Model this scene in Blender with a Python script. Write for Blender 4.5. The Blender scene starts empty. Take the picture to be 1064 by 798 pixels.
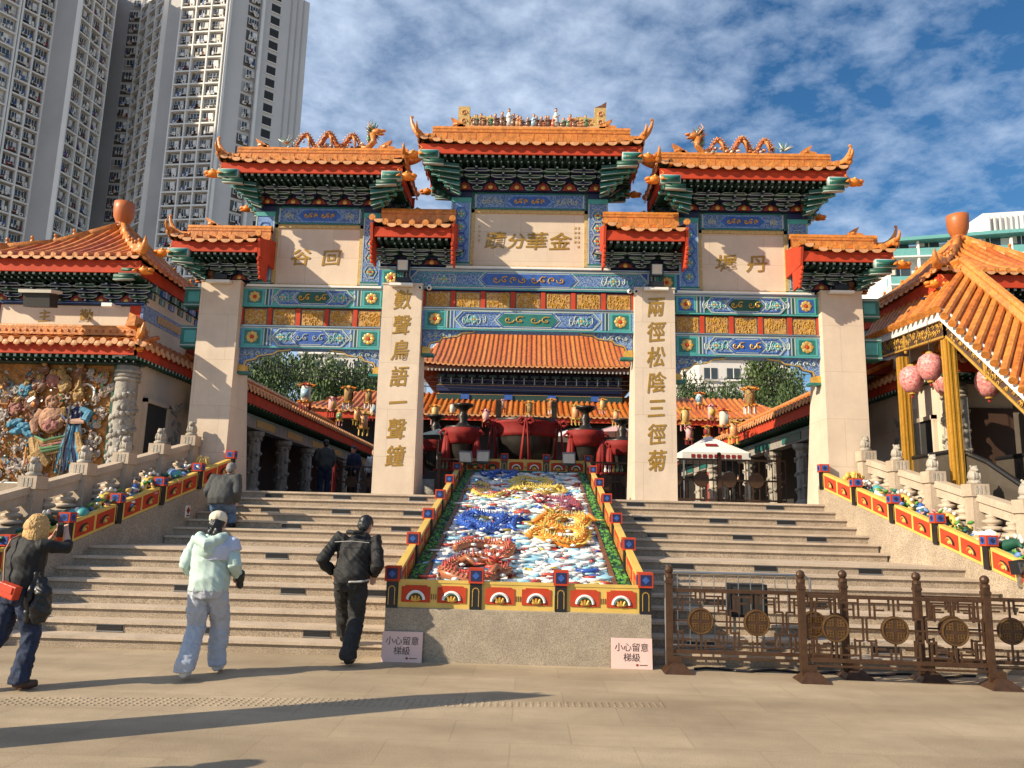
import bpy, math, random
from mathutils import Vector, Matrix, Euler, noise as mnoise
R = math.radians
PI = math.pi
random.seed(7)
S = bpy.context.scene
COL = S.collection

# ------------------------------------------------------------------ camera
cam_d = bpy.data.cameras.new('camera')
cam = bpy.data.objects.new('camera', cam_d)
COL.objects.link(cam)
cam_d.sensor_width = 36
cam_d.lens = 36 * 800 / 1064
cam_d.clip_start = 0.1
cam_d.clip_end = 3000
_yaw, _pitch, _roll = 0.0255, 0.1758, 0.0250
_f = Vector((-math.sin(_yaw) * math.cos(_pitch), math.cos(_yaw) * math.cos(_pitch), math.sin(_pitch)))
_r = Vector((math.cos(_yaw), math.sin(_yaw), 0))
_u = _r.cross(_f)
_r2 = math.cos(_roll) * _r + math.sin(_roll) * _u
_u2 = math.cos(_roll) * _u - math.sin(_roll) * _r
cam.matrix_world = Matrix(((_r2.x, _u2.x, -_f.x, 0.1014), (_r2.y, _u2.y, -_f.y, 0.0), (_r2.z, _u2.z, -_f.z, 1.6), (0, 0, 0, 1)))
S.camera = cam

# ------------------------------------------------------------------ light
SUN_TO = Vector((-0.89 * math.cos(R(29.5)), -0.455 * math.cos(R(29.5)), math.sin(R(29.5)))).normalized()
sd = bpy.data.lights.new('sun', 'SUN')
sd.energy = 5.0
sd.angle = R(0.5)
sd.color = (1.0, 0.875, 0.66)
sun = bpy.data.objects.new('sun', sd)
COL.objects.link(sun)
sun.rotation_euler = SUN_TO.to_track_quat('Z', 'Y').to_euler()

W = bpy.data.worlds.new('World')
S.world = W
W.use_nodes = True
nt = W.node_tree
nt.nodes.clear()
def N(t, **kw):
    n = nt.nodes.new(t)
    for k, v in kw.items(): setattr(n, k, v)
    return n
def L(a, b): nt.links.new(a, b)
wo = N('ShaderNodeOutputWorld'); bg = N('ShaderNodeBackground'); bg.inputs[1].default_value = 0.043
sky = N('ShaderNodeTexSky', sky_type='NISHITA', sun_disc=False, sun_elevation=R(29.5), sun_rotation=math.atan2(SUN_TO.x, SUN_TO.y), altitude=10, air_density=1.1, dust_density=0.1, ozone_density=3.5)
tc = N('ShaderNodeTexCoord')
sep = N('ShaderNodeSeparateXYZ'); L(tc.outputs['Generated'], sep.inputs[0])
zz = N('ShaderNodeMath', operation='MAXIMUM'); L(sep.outputs[2], zz.inputs[0]); zz.inputs[1].default_value = 0.0
za = N('ShaderNodeMath', operation='ADD'); L(zz.outputs[0], za.inputs[0]); za.inputs[1].default_value = 0.22
dx = N('ShaderNodeMath', operation='DIVIDE'); L(sep.outputs[0], dx.inputs[0]); L(za.outputs[0], dx.inputs[1])
dy = N('ShaderNodeMath', operation='DIVIDE'); L(sep.outputs[1], dy.inputs[0]); L(za.outputs[0], dy.inputs[1])
cb = N('ShaderNodeCombineXYZ'); L(dx.outputs[0], cb.inputs[0]); L(dy.outputs[0], cb.inputs[1])
mp = N('ShaderNodeMapping'); L(cb.outputs[0], mp.inputs[0]); mp.inputs['Rotation'].default_value = (0, 0, R(-24)); mp.inputs['Scale'].default_value = (1.4, 1.5, 1)
n1 = N('ShaderNodeTexNoise'); L(mp.outputs[0], n1.inputs['Vector']); n1.inputs['Scale'].default_value = 9.0; n1.inputs['Detail'].default_value = 12; n1.inputs['Roughness'].default_value = 0.62; n1.inputs['Distortion'].default_value = 0.12
n2 = N('ShaderNodeTexNoise'); L(mp.outputs[0], n2.inputs['Vector']); n2.inputs['Scale'].default_value = 1.9; n2.inputs['Detail'].default_value = 3
# more cloud towards the left of the view, clear patches to the right
gx = N('ShaderNodeMapRange'); L(sep.outputs[0], gx.inputs[0]); gx.inputs[1].default_value = -0.30; gx.inputs[2].default_value = 0.42; gx.inputs[3].default_value = 0.18; gx.inputs[4].default_value = -0.05
s1 = N('ShaderNodeMath', operation='MULTIPLY_ADD'); L(n2.outputs[0], s1.inputs[0]); s1.inputs[1].default_value = 0.66; L(gx.outputs[0], s1.inputs[2])
s2 = N('ShaderNodeMath', operation='MULTIPLY_ADD'); L(n1.outputs[0], s2.inputs[0]); s2.inputs[1].default_value = 0.62; L(s1.outputs[0], s2.inputs[2])
cr = N('ShaderNodeValToRGB'); L(s2.outputs[0], cr.inputs[0])
cr.color_ramp.elements[0].position = 0.52; cr.color_ramp.elements[0].color = (0.0, 0.0, 0.0, 1)
cr.color_ramp.elements[1].position = 1.0; cr.color_ramp.elements[1].color = (0.95, 0.95, 0.95, 1)
mx = N('ShaderNodeMixRGB'); hs = N('ShaderNodeHueSaturation'); hs.inputs['Saturation'].default_value = 1.25; hs.inputs['Value'].default_value = 1.85; L(sky.outputs[0], hs.inputs['Color']); L(cr.outputs[0], mx.inputs[0]); L(hs.outputs[0], mx.inputs[1]); mx.inputs[2].default_value = (12.2, 14.4, 17.8, 1)
L(mx.outputs[0], bg.inputs[0]); L(bg.outputs[0], wo.inputs[0])
S.view_settings.view_transform = 'Standard'
S.view_settings.look = 'None'
S.view_settings.exposure = 0.50
S.view_settings.gamma = 1.0
S.view_settings.use_curve_mapping = False
S.cycles.max_bounces = 5
S.cycles.diffuse_bounces = 2
S.cycles.glossy_bounces = 2
S.cycles.transmission_bounces = 3
S.cycles.transparent_max_bounces = 6

# ------------------------------------------------------------------ materials
M = {}
def mat(name, base, rough=0.6, metal=0.0, var=0.12, vs=3.0, base2=None, speck=None, bump=0.0, bs=40.0, coat=0.0, emit=None, dirt=0.0):
    m = bpy.data.materials.new(name)
    m.use_nodes = True
    t = m.node_tree; t.nodes.clear()
    o = t.nodes.new('ShaderNodeOutputMaterial'); p = t.nodes.new('ShaderNodeBsdfPrincipled')
    t.links.new(p.outputs[0], o.inputs[0])
    p.inputs['Roughness'].default_value = rough; p.inputs['Metallic'].default_value = metal
    if coat: p.inputs['Coat Weight'].default_value = coat; p.inputs['Coat Roughness'].default_value = 0.15
    g = t.nodes.new('ShaderNodeNewGeometry')
    tcn = t.nodes.new('ShaderNodeTexCoord')
    pos = tcn.outputs['Object']
    nz = t.nodes.new('ShaderNodeTexNoise'); nz.inputs['Scale'].default_value = vs; nz.inputs['Detail'].default_value = 6; nz.inputs['Roughness'].default_value = 0.65
    t.links.new(pos, nz.inputs['Vector'])
    rp = t.nodes.new('ShaderNodeValToRGB')
    rp.color_ramp.elements[0].position = 0.33; rp.color_ramp.elements[1].position = 0.67
    b2 = base2 or tuple(min(1, c * (1 + var)) for c in base)
    b1 = base if base2 else tuple(c * (1 - var) for c in base)
    rp.color_ramp.elements[0].color = (*b1, 1); rp.color_ramp.elements[1].color = (*b2, 1)
    t.links.new(nz.outputs[0], rp.inputs[0])
    out = rp.outputs[0]
    if speck:
        sc, col, amt = speck
        v = t.nodes.new('ShaderNodeTexNoise'); v.inputs['Scale'].default_value = sc; v.inputs['Detail'].default_value = 2
        t.links.new(pos, v.inputs['Vector'])
        r2 = t.nodes.new('ShaderNodeValToRGB'); r2.color_ramp.elements[0].position = 0.44; r2.color_ramp.elements[1].position = 0.60
        r2.color_ramp.elements[0].color = (0, 0, 0, 1); r2.color_ramp.elements[1].color = (amt, amt, amt, 1)
        t.links.new(v.outputs[0], r2.inputs[0])
        mm = t.nodes.new('ShaderNodeMixRGB'); t.links.new(r2.outputs[0], mm.inputs[0]); t.links.new(out, mm.inputs[1]); mm.inputs[2].default_value = (*col, 1)
        out = mm.outputs[0]
    if dirt:
        v = t.nodes.new('ShaderNodeTexNoise'); v.inputs['Scale'].default_value = 1.3; v.inputs['Detail'].default_value = 8; v.inputs['Roughness'].default_value = 0.7
        mpn = t.nodes.new('ShaderNodeMapping'); mpn.inputs['Scale'].default_value = (3, 3, 0.6); t.links.new(pos, mpn.inputs[0]); t.links.new(mpn.outputs[0], v.inputs['Vector'])
        r2 = t.nodes.new('ShaderNodeValToRGB'); r2.color_ramp.elements[0].position = 0.48; r2.color_ramp.elements[1].position = 0.75
        r2.color_ramp.elements[0].color = (0, 0, 0, 1); r2.color_ramp.elements[1].color = (dirt, dirt, dirt, 1)
        t.links.new(v.outputs[0], r2.inputs[0])
        mm = t.nodes.new('ShaderNodeMixRGB'); t.links.new(r2.outputs[0], mm.inputs[0]); t.links.new(out, mm.inputs[1]); mm.inputs[2].default_value = (base[0] * .35, base[1] * .33, base[2] * .3, 1)
        out = mm.outputs[0]
    t.links.new(out, p.inputs['Base Color'])
    if bump:
        v = t.nodes.new('ShaderNodeTexNoise'); v.inputs['Scale'].default_value = bs; v.inputs['Detail'].default_value = 4
        t.links.new(pos, v.inputs['Vector'])
        b = t.nodes.new('ShaderNodeBump'); b.inputs['Strength'].default_value = bump; b.inputs['Distance'].default_value = 0.02
        t.links.new(v.outputs[0], b.inputs['Height']); t.links.new(b.outputs[0], p.inputs['Normal'])
    if emit:
        p.inputs['Emission Color'].default_value = (*emit[:3], 1); p.inputs['Emission Strength'].default_value = emit[3]
    M[name] = m
    return m

mat('tile', (0.54, 0.155, 0.025), 0.42, var=0.4, vs=9, bump=0.25, bs=30, dirt=0.65)
mat('tile_light', (0.60, 0.215, 0.04), 0.42, var=0.32, vs=11, bump=0.4, bs=26, dirt=0.6)
mat('tile_pale', (0.66, 0.33, 0.15), 0.4, var=0.2, vs=8, dirt=0.3)
mat('tile_dark', (0.16, 0.06, 0.025), 0.6, var=0.3, vs=6)
mat('red', (0.50, 0.045, 0.010), 0.8, var=0.15, vs=4, bump=0.1, dirt=0.3)
mat('red_dark', (0.25, 0.025, 0.015), 0.6)
mat('cloth_red', (0.24, 0.010, 0.008), 0.75, var=0.2, vs=6)
mat('sandstone', (0.70, 0.565, 0.44), 0.75, var=0.08, vs=2.2, speck=(170, (0.50, 0.38, 0.28), 0.3), bump=0.12, bs=120, dirt=0.12)
mat('sandstone_panel', (0.71, 0.57, 0.44), 0.7, var=0.06, vs=2.0, speck=(120, (0.54, 0.41, 0.30), 0.3), dirt=0.1)
mat('gold_frame', (0.60, 0.40, 0.14), 0.5, var=0.3, vs=18, speck=(60, (0.30, 0.20, 0.08), 0.5))
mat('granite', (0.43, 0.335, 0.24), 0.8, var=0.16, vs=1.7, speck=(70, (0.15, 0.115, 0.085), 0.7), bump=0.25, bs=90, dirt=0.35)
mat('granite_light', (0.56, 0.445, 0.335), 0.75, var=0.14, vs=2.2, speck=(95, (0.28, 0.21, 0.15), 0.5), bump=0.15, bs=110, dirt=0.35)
mat('granite_block', (0.40, 0.33, 0.245), 0.8, var=0.18, vs=2.4, speck=(95, (0.17, 0.135, 0.10), 0.6), bump=0.3, bs=90, dirt=0.25)
mat('carved', (0.46, 0.41, 0.34), 0.8, var=0.2, vs=5, speck=(80, (0.25, 0.21, 0.17), 0.5), bump=0.4, bs=50, dirt=0.5)
mat('carved_grey', (0.33, 0.30, 0.26), 0.8, var=0.25, vs=8, bump=0.8, bs=22, dirt=0.6)
mat('blue', (0.035, 0.10, 0.36), 0.45, var=0.25, vs=9)
mat('blue_light', (0.09, 0.20, 0.50), 0.5, var=0.3, vs=14, speck=(45, (0.30, 0.45, 0.62), 0.55))
mat('blue_fil', (0.05, 0.12, 0.34), 0.5, var=0.3, vs=20, speck=(34, (0.34, 0.44, 0.52), 0.7))
mat('navy', (0.012, 0.018, 0.075), 0.5)
mat('teal', (0.02, 0.15, 0.13), 0.45, var=0.2, vs=8)
mat('teal_light', (0.07, 0.34, 0.33), 0.5, var=0.15, vs=8)
mat('green', (0.012, 0.075, 0.045), 0.5, var=0.2)
mat('green_dark', (0.012, 0.045, 0.035), 0.55)
mat('line', (0.38, 0.45, 0.43), 0.5, var=0.1)
mat('gold', (0.62, 0.36, 0.07), 0.38, metal=0.35, var=0.2, vs=20)
mat('gold_text', (0.36, 0.20, 0.025), 0.45, metal=0.2, var=0.15, vs=20)
mat('gold_fil', (0.58, 0.36, 0.10), 0.5, var=0.3, vs=30, speck=(30, (0.28, 0.06, 0.02), 0.8))
mat('yellow', (0.66, 0.44, 0.10), 0.5, var=0.1, vs=5)
mat('orange', (0.72, 0.22, 0.02), 0.45, var=0.2, vs=9)
mat('black', (0.012, 0.012, 0.014), 0.4)
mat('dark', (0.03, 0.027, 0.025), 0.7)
mat('darkwood', (0.07, 0.035, 0.022), 0.6)
mat('white', (0.78, 0.76, 0.72), 0.5, var=0.05)
mat('offwhite', (0.66, 0.60, 0.50), 0.7, var=0.1)
mat('steel', (0.42, 0.42, 0.42), 0.3, metal=0.8)
mat('glass_dark', (0.05, 0.06, 0.07), 0.08)
mat('bronze', (0.085, 0.042, 0.022), 0.42, metal=0.4, var=0.25, vs=12, bump=0.2, bs=60)
mat('bronze_gold', (0.16, 0.085, 0.03), 0.42, metal=0.5, var=0.25, vs=14)
mat('cast', (0.035, 0.03, 0.025), 0.4, metal=0.5, var=0.3)
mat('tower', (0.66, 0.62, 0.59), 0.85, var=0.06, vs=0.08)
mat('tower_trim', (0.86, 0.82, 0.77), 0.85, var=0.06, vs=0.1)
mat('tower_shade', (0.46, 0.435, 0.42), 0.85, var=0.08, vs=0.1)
mat('leaf', (0.055, 0.10, 0.025), 0.7, base2=(0.12, 0.16, 0.04), vs=1.2)
mat('leaf_dark', (0.03, 0.06, 0.02), 0.7, base2=(0.06, 0.10, 0.03), vs=1.2)
mat('tile_b', (0.44, 0.10, 0.015), 0.4, var=0.3, vs=6, dirt=0.5)
mat('bark', (0.10, 0.07, 0.05), 0.9)
mat('skin', (0.52, 0.30, 0.21), 0.55, var=0.06)
mat('goldpost', (0.50, 0.26, 0.03), 0.35, metal=0.4, var=.15)
mat('smoked', (0.09, 0.075, 0.06), 0.12)
mat('clear', (0.30, 0.30, 0.29), 0.1)
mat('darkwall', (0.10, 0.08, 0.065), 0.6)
mat('silk', (0.50, 0.05, 0.06), 0.5, base2=(0.74, 0.44, 0.40), vs=26)
mat('hill', (0.035, 0.055, 0.028), 0.95, var=0.4, vs=0.1)

# faint slab joints on the pillars and tablets
for nm_, rh in (('sandstone', 0.92), ('sandstone_panel', 0.62)):
    t = M[nm_].node_tree; p = t.nodes['Principled BSDF']; src = p.inputs['Base Color'].links[0].from_socket
    tcn = t.nodes.new('ShaderNodeTexCoord'); sx_ = t.nodes.new('ShaderNodeSeparateXYZ'); t.links.new(tcn.outputs['Object'], sx_.inputs[0])
    ad = t.nodes.new('ShaderNodeMath'); t.links.new(sx_.outputs[0], ad.inputs[0]); t.links.new(sx_.outputs[1], ad.inputs[1])
    cx_ = t.nodes.new('ShaderNodeCombineXYZ'); t.links.new(ad.outputs[0], cx_.inputs[0]); t.links.new(sx_.outputs[2], cx_.inputs[1])
    bk = t.nodes.new('ShaderNodeTexBrick'); bk.inputs['Scale'].default_value = 1; bk.inputs['Brick Width'].default_value = 1.1; bk.inputs['Row Height'].default_value = rh; bk.inputs['Mortar Size'].default_value = .004
    bk.inputs['Color1'].default_value = (1, 1, 1, 1); bk.inputs['Color2'].default_value = (.93, .92, .90, 1); bk.inputs['Mortar'].default_value = (.66, .62, .56, 1); t.links.new(cx_.outputs[0], bk.inputs['Vector'])
    mm = t.nodes.new('ShaderNodeMixRGB'); mm.blend_type = 'MULTIPLY'; mm.inputs[0].default_value = .8; t.links.new(src, mm.inputs[1]); t.links.new(bk.outputs[0], mm.inputs[2]); t.links.new(mm.outputs[0], p.inputs['Base Color'])

# ------------------------------------------------------------------ mesh builder
class MB:
    def __init__(s): s.v = []; s.f = []; s.m = []; s.mats = []
    def mi(s, m):
        if m not in s.mats: s.mats.append(m)
        return s.mats.index(m)
    def add(s, vs, fs, m):
        k = len(s.v); i = s.mi(m)
        s.v.extend([tuple(a) for a in vs])
        for f in fs: s.f.append([a + k for a in f]); s.m.append(i)
    def hexa(s, p, m):   # p: 8 points, bottom 4 ccw then top 4
        s.add(p, [(3, 2, 1, 0), (4, 5, 6, 7), (0, 1, 5, 4), (1, 2, 6, 5), (2, 3, 7, 6), (3, 0, 4, 7)], m)
    def bb(s, x0, x1, y0, y1, z0, z1, m):
        x0, x1 = min(x0, x1), max(x0, x1); y0, y1 = min(y0, y1), max(y0, y1); z0, z1 = min(z0, z1), max(z0, z1)
        s.hexa([(x0, y0, z0), (x1, y0, z0), (x1, y1, z0), (x0, y1, z0), (x0, y0, z1), (x1, y0, z1), (x1, y1, z1), (x0, y1, z1)], m)
    def box(s, c, d, m, rot=None):
        Rm = Euler(rot).to_matrix() if rot else Matrix.Identity(3)
        P = []
        for z in (-.5, .5):
            for x, y in ((-.5, -.5), (.5, -.5), (.5, .5), (-.5, .5)):
                P.append(Vector(c) + Rm @ Vector((x * d[0], y * d[1], z * d[2])))
        s.hexa(P, m)
    def bar(s, a, b, w, h, m, up=(0, 0, 1)):
        a = Vector(a); b = Vector(b); d = (b - a).normalized(); u = Vector(up)
        r = d.cross(u)
        if r.length < 1e-4: r = d.cross(Vector((0, 1, 0)))
        r.normalize(); u = r.cross(d).normalized()
        r = r * w / 2; u = u * h / 2
        s.hexa([a - r - u, a + r - u, b + r - u, b - r - u, a - r + u, a + r + u, b + r + u, b - r + u], m)
    def tube(s, pts, rad, m, seg=6, cap=True, ell=None):
        pts = [Vector(p) for p in pts]; n = len(pts)
        if not hasattr(rad, '__len__'): rad = [rad] * n
        k = len(s.v); i = s.mi(m); prev = None
        for j, p in enumerate(pts):
            d = (pts[min(j + 1, n - 1)] - pts[max(j - 1, 0)])
            if d.length < 1e-9: d = Vector((0, 0, 1))
            d.normalize()
            if prev is None:
                a = d.cross(Vector((0, 0, 1)))
                if a.length < 0.05: a = d.cross(Vector((0, 1, 0)))
            else: a = prev - d * prev.dot(d)
            a.normalize(); prev = a; b = d.cross(a)
            for q in range(seg):
                t = 2 * PI * q / seg
                ra = rad[j]; rb = ra
                if ell: rb = ra * ell
                s.v.append(tuple(p + a * math.cos(t) * ra + b * math.sin(t) * rb))
        for j in range(n - 1):
            for q in range(seg):
                A = k + j * seg + q; B = k + j * seg + (q + 1) % seg
                s.f.append([A, B, B + seg, A + seg]); s.m.append(i)
        if cap:
            s.f.append([k + q for q in range(seg)][::-1]); s.m.append(i)
            s.f.append([k + (n - 1) * seg + q for q in range(seg)]); s.m.append(i)
    def lathe(s, c, prof, m, seg=10, mt=None, sx=1, sy=1):
        k = len(s.v); i = s.mi(m); mt = mt or Matrix.Identity(3); c = Vector(c)
        for r, z in prof:
            for q in range(seg):
                t = 2 * PI * q / seg
                s.v.append(tuple(c + mt @ Vector((r * sx * math.cos(t), r * sy * math.sin(t), z))))
        for j in range(len(prof) - 1):
            for q in range(seg):
                A = k + j * seg + q; B = k + j * seg + (q + 1) % seg
                s.f.append([A, B, B + seg, A + seg]); s.m.append(i)
        s.f.append([k + q for q in range(seg)][::-1]); s.m.append(i)
        s.f.append([k + (len(prof) - 1) * seg + q for q in range(seg)]); s.m.append(i)
    def ell(s, c, r, m, seg=8, ring=5, rot=None):
        mt = Euler(rot).to_matrix() if rot else Matrix.Identity(3)
        k = len(s.v); i = s.mi(m); c = Vector(c)
        for j in range(1, ring):
            a = PI * j / ring
            for q in range(seg):
                t = 2 * PI * q / seg
                s.v.append(tuple(c + mt @ Vector((r[0] * math.sin(a) * math.cos(t), r[1] * math.sin(a) * math.sin(t), -r[2] * math.cos(a)))))
        b = len(s.v); s.v.append(tuple(c + mt @ Vector((0, 0, -r[2])))); s.v.append(tuple(c + mt @ Vector((0, 0, r[2]))))
        for j in range(ring - 2):
            for q in range(seg):
                A = k + j * seg + q; B = k + j * seg + (q + 1) % seg
                s.f.append([A, B, B + seg, A + seg]); s.m.append(i)
        for q in range(seg):
            s.f.append([b, k + (q + 1) % seg, k + q]); s.m.append(i)
            A = k + (ring - 2) * seg
            s.f.append([b + 1, A + q, A + (q + 1) % seg]); s.m.append(i)
    def prism(s, poly, y0, y1, m):   # poly in xz, extruded along y
        n = len(poly)
        V = [(x, y0, z) for x, z in poly] + [(x, y1, z) for x, z in poly]
        F = [list(range(n)), list(range(2 * n - 1, n - 1, -1))] + [[(i + 1) % n, i, n + i, n + (i + 1) % n] for i in range(n)]
        s.add(V, F, m)
    def prismx(s, poly, x0, x1, m):  # poly in yz
        n = len(poly)
        V = [(x0, y, z) for y, z in poly] + [(x1, y, z) for y, z in poly]
        F = [list(range(n))[::-1], list(range(n, 2 * n))] + [[i, (i + 1) % n, n + (i + 1) % n, n + i] for i in range(n)]
        s.add(V, F, m)
    def mesh(s, name, smooth=False):
        me = bpy.data.meshes.new(name)
        me.from_pydata(s.v, [], s.f)
        for m in s.mats: me.materials.append(M[m])
        me.polygons.foreach_set('material_index', s.m)
        if smooth: me.polygons.foreach_set('use_smooth', [True] * len(me.polygons))
        me.update()
        return me
    def build(s, name, parent=None, smooth=False, **tags):
        if not s.f: return None
        o = bpy.data.objects.new(name, s.mesh(name, smooth))
        return attach(o, parent, **tags)

LOCAL = set()
def attach(o, parent=None, **tags):
    COL.objects.link(o)
    if parent is not None:
        o.parent = parent
        if parent.type == 'EMPTY' and parent.name not in LOCAL:
            o.matrix_parent_inverse = Matrix.Translation(parent.location).inverted()
    for k, v in tags.items():
        if v: o[k] = v
    return o
def thing(name, loc, label, category, group=None, local=False, rot=0):
    o = bpy.data.objects.new(name, None)
    o.empty_display_size = 0.2
    COL.objects.link(o)
    o.location = loc
    if local: LOCAL.add(o.name); o.rotation_euler = (0, 0, rot)
    o['label'] = label; o['category'] = category
    if group: o['group'] = group
    return o
def dup(root, loc, rot=None, label=None, scale=None):
    r = root.copy(); COL.objects.link(r); r.location = loc
    if rot is not None: r.rotation_euler = (0, 0, rot)
    if scale: r.scale = scale
    if label: r['label'] = label
    def rec(a, b):
        for ch in a.children:
            c = ch.copy(); COL.objects.link(c); c.parent = b
            rec(ch, c)
    rec(root, r)
    return r
def struct(mb, name, smooth=False): return mb.build(name, None, smooth, kind='structure')

def text_obj(txt, name, loc, size, mname, parent, rot=(PI / 2, 0, 0), bold=0.0, ext=0.01, shear=0.0, sx=1.0, align='CENTER', wob=0.0, **tags):
    c = bpy.data.curves.new('lettering', 'FONT')
    c.body = txt; c.size = size; c.extrude = ext; c.offset = bold; c.shear = shear; c.align_x = align; c.align_y = 'CENTER'; c.resolution_u = 3
    o = bpy.data.objects.new('lettering', c); COL.objects.link(o)
    bpy.context.view_layer.update()
    dg = bpy.context.evaluated_depsgraph_get()
    me = bpy.data.meshes.new_from_object(o.evaluated_get(dg))
    bpy.data.objects.remove(o)
    mt = Matrix.Translation(Vector(loc)) @ Euler(rot).to_matrix().to_4x4() @ Matrix.Diagonal((sx, 1, 1, 1))
    if wob:
        for v in me.vertices:
            q = mnoise.noise(Vector((v.co.x, v.co.y, 0)) * (5 / size) * 0.5 + Vector(loc))
            q2 = mnoise.noise(Vector((v.co.y, v.co.x, 3)) * (5 / size) * 0.5 + Vector(loc))
            v.co.x += q * wob * size; v.co.y += q2 * wob * size + v.co.x * 0.06
    me.transform(mt)
    me.materials.clear(); me.materials.append(M[mname])
    me.name = name
    o = bpy.data.objects.new(name, me)
    return attach(o, parent, **tags)

# ------------------------------------------------------------------ paving material
def paving(name, base, lw=0.6, sx=0.9):
    m = mat(name, base, 0.78, var=0.13, vs=0.9, speck=(110, tuple(c * .5 for c in base), 0.6), bump=0.2, bs=140, dirt=0.18)
    t = m.node_tree
    p = [n for n in t.nodes if n.type == 'BSDF_PRINCIPLED'][0]
    src = p.inputs['Base Color'].links[0].from_socket
    tcn = t.nodes.new('ShaderNodeTexCoord')
    b = t.nodes.new('ShaderNodeTexBrick'); b.inputs['Scale'].default_value = 1.0
    b.inputs['Brick Width'].default_value = sx; b.inputs['Row Height'].default_value = lw; b.inputs['Mortar Size'].default_value = 0.006; b.inputs['Mortar Smooth'].default_value = 0.2
    b.inputs['Color1'].default_value = (1, 1, 1, 1); b.inputs['Color2'].default_value = (0.86, 0.85, 0.84, 1); b.inputs['Mortar'].default_value = (0.74, 0.72, 0.68, 1); b.inputs['Bias'].default_value = -0.1
    t.links.new(tcn.outputs['Object'], b.inputs['Vector'])
    mm = t.nodes.new('ShaderNodeMixRGB'); mm.blend_type = 'MULTIPLY'; mm.inputs[0].default_value = 0.8
    t.links.new(src, mm.inputs[1]); t.links.new(b.outputs[0], mm.inputs[2])
    # broad worn patches
    n = t.nodes.new('ShaderNodeTexNoise'); n.inputs['Scale'].default_value = 0.55; n.inputs['Detail'].default_value = 7; n.inputs['Roughness'].default_value = 0.62
    mpn = t.nodes.new('ShaderNodeMapping'); mpn.inputs['Rotation'].default_value = (0, 0, 0.25); mpn.inputs['Scale'].default_value = (0.5, 1.8, 1); t.links.new(tcn.outputs['Object'], mpn.inputs[0]); t.links.new(mpn.outputs[0], n.inputs['Vector'])
    rp = t.nodes.new('ShaderNodeValToRGB'); rp.color_ramp.elements[0].position = .35; rp.color_ramp.elements[0].color = (0.64, 0.61, 0.58, 1); rp.color_ramp.elements[1].position = .62; rp.color_ramp.elements[1].color = (1, 1, 1, 1)
    t.links.new(n.outputs[0], rp.inputs[0])
    m2 = t.nodes.new('ShaderNodeMixRGB'); m2.blend_type = 'MULTIPLY'; m2.inputs[0].default_value = 0.9
    t.links.new(mm.outputs[0], m2.inputs[1]); t.links.new(rp.outputs[0], m2.inputs[2])
    t.links.new(m2.outputs[0], p.inputs['Base Color'])
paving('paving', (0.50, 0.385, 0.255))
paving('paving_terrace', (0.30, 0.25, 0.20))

# ------------------------------------------------------------------ setting
RS, TR, S0, DL, LL_, DP = 0.1363, 0.3065, 9.40, 11.544, 1.306, 14.69
HP = 15 * RS
b = MB(); b.add([(-900, -200, 0), (900, -200, 0), (900, 1500, 0), (-900, 1500, 0)], [(0, 1, 2, 3)], 'paving'); struct(b, 'ground')
# raised tactile dots in a strip
b = MB()
for i in range(92):
    for j in range(5):
        x = -4.3 + i * 0.062; y = 6.62 + j * 0.062 + i * 0.0075
        if i > 66 and j > 2: continue
        b.lathe((x, y, 0.001), [(0.016, 0), (0.012, 0.005)], 'paving', 6)
struct(b, 'tactile_paving')
b = MB()
for sx in (-1, 1):
    x0, x1 = sorted((sx * 1.53, sx * 6.5))
    for k in range(8):
        y = S0 + k * TR
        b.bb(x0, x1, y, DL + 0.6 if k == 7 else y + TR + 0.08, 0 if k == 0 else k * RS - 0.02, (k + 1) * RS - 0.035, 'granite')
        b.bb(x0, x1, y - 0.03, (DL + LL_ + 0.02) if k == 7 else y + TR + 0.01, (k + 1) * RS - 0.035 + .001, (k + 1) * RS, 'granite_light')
    x0, x1 = sorted((sx * 1.53, sx * 5.9))
    for k in range(7):
        y = DL + LL_ + k * TR
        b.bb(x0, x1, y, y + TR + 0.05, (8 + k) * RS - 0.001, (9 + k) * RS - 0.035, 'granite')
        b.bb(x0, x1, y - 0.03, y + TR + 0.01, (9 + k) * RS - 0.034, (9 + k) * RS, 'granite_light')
struct(b, 'stairs')
b = MB()
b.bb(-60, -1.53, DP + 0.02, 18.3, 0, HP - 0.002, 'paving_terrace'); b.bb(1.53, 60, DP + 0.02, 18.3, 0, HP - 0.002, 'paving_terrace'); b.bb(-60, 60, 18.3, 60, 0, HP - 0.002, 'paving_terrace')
for sx in (-1, 1):
    x0, x1 = sorted((sx * 7.3, sx * 60)); b.bb(x0, x1, 13.6, DP + 0.02, 0, HP - 0.004, 'granite')
struct(b, 'terrace')

def xline(a, y): return a + (DP - y) * 0.25
def zpl(y): return 2.33 - 0.342 * (14.7 - y)      # foot of the painted parapet
def zbal(y): return 3.05 - 0.295 * (14.6 - y)     # top of the balustrade post blocks

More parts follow.
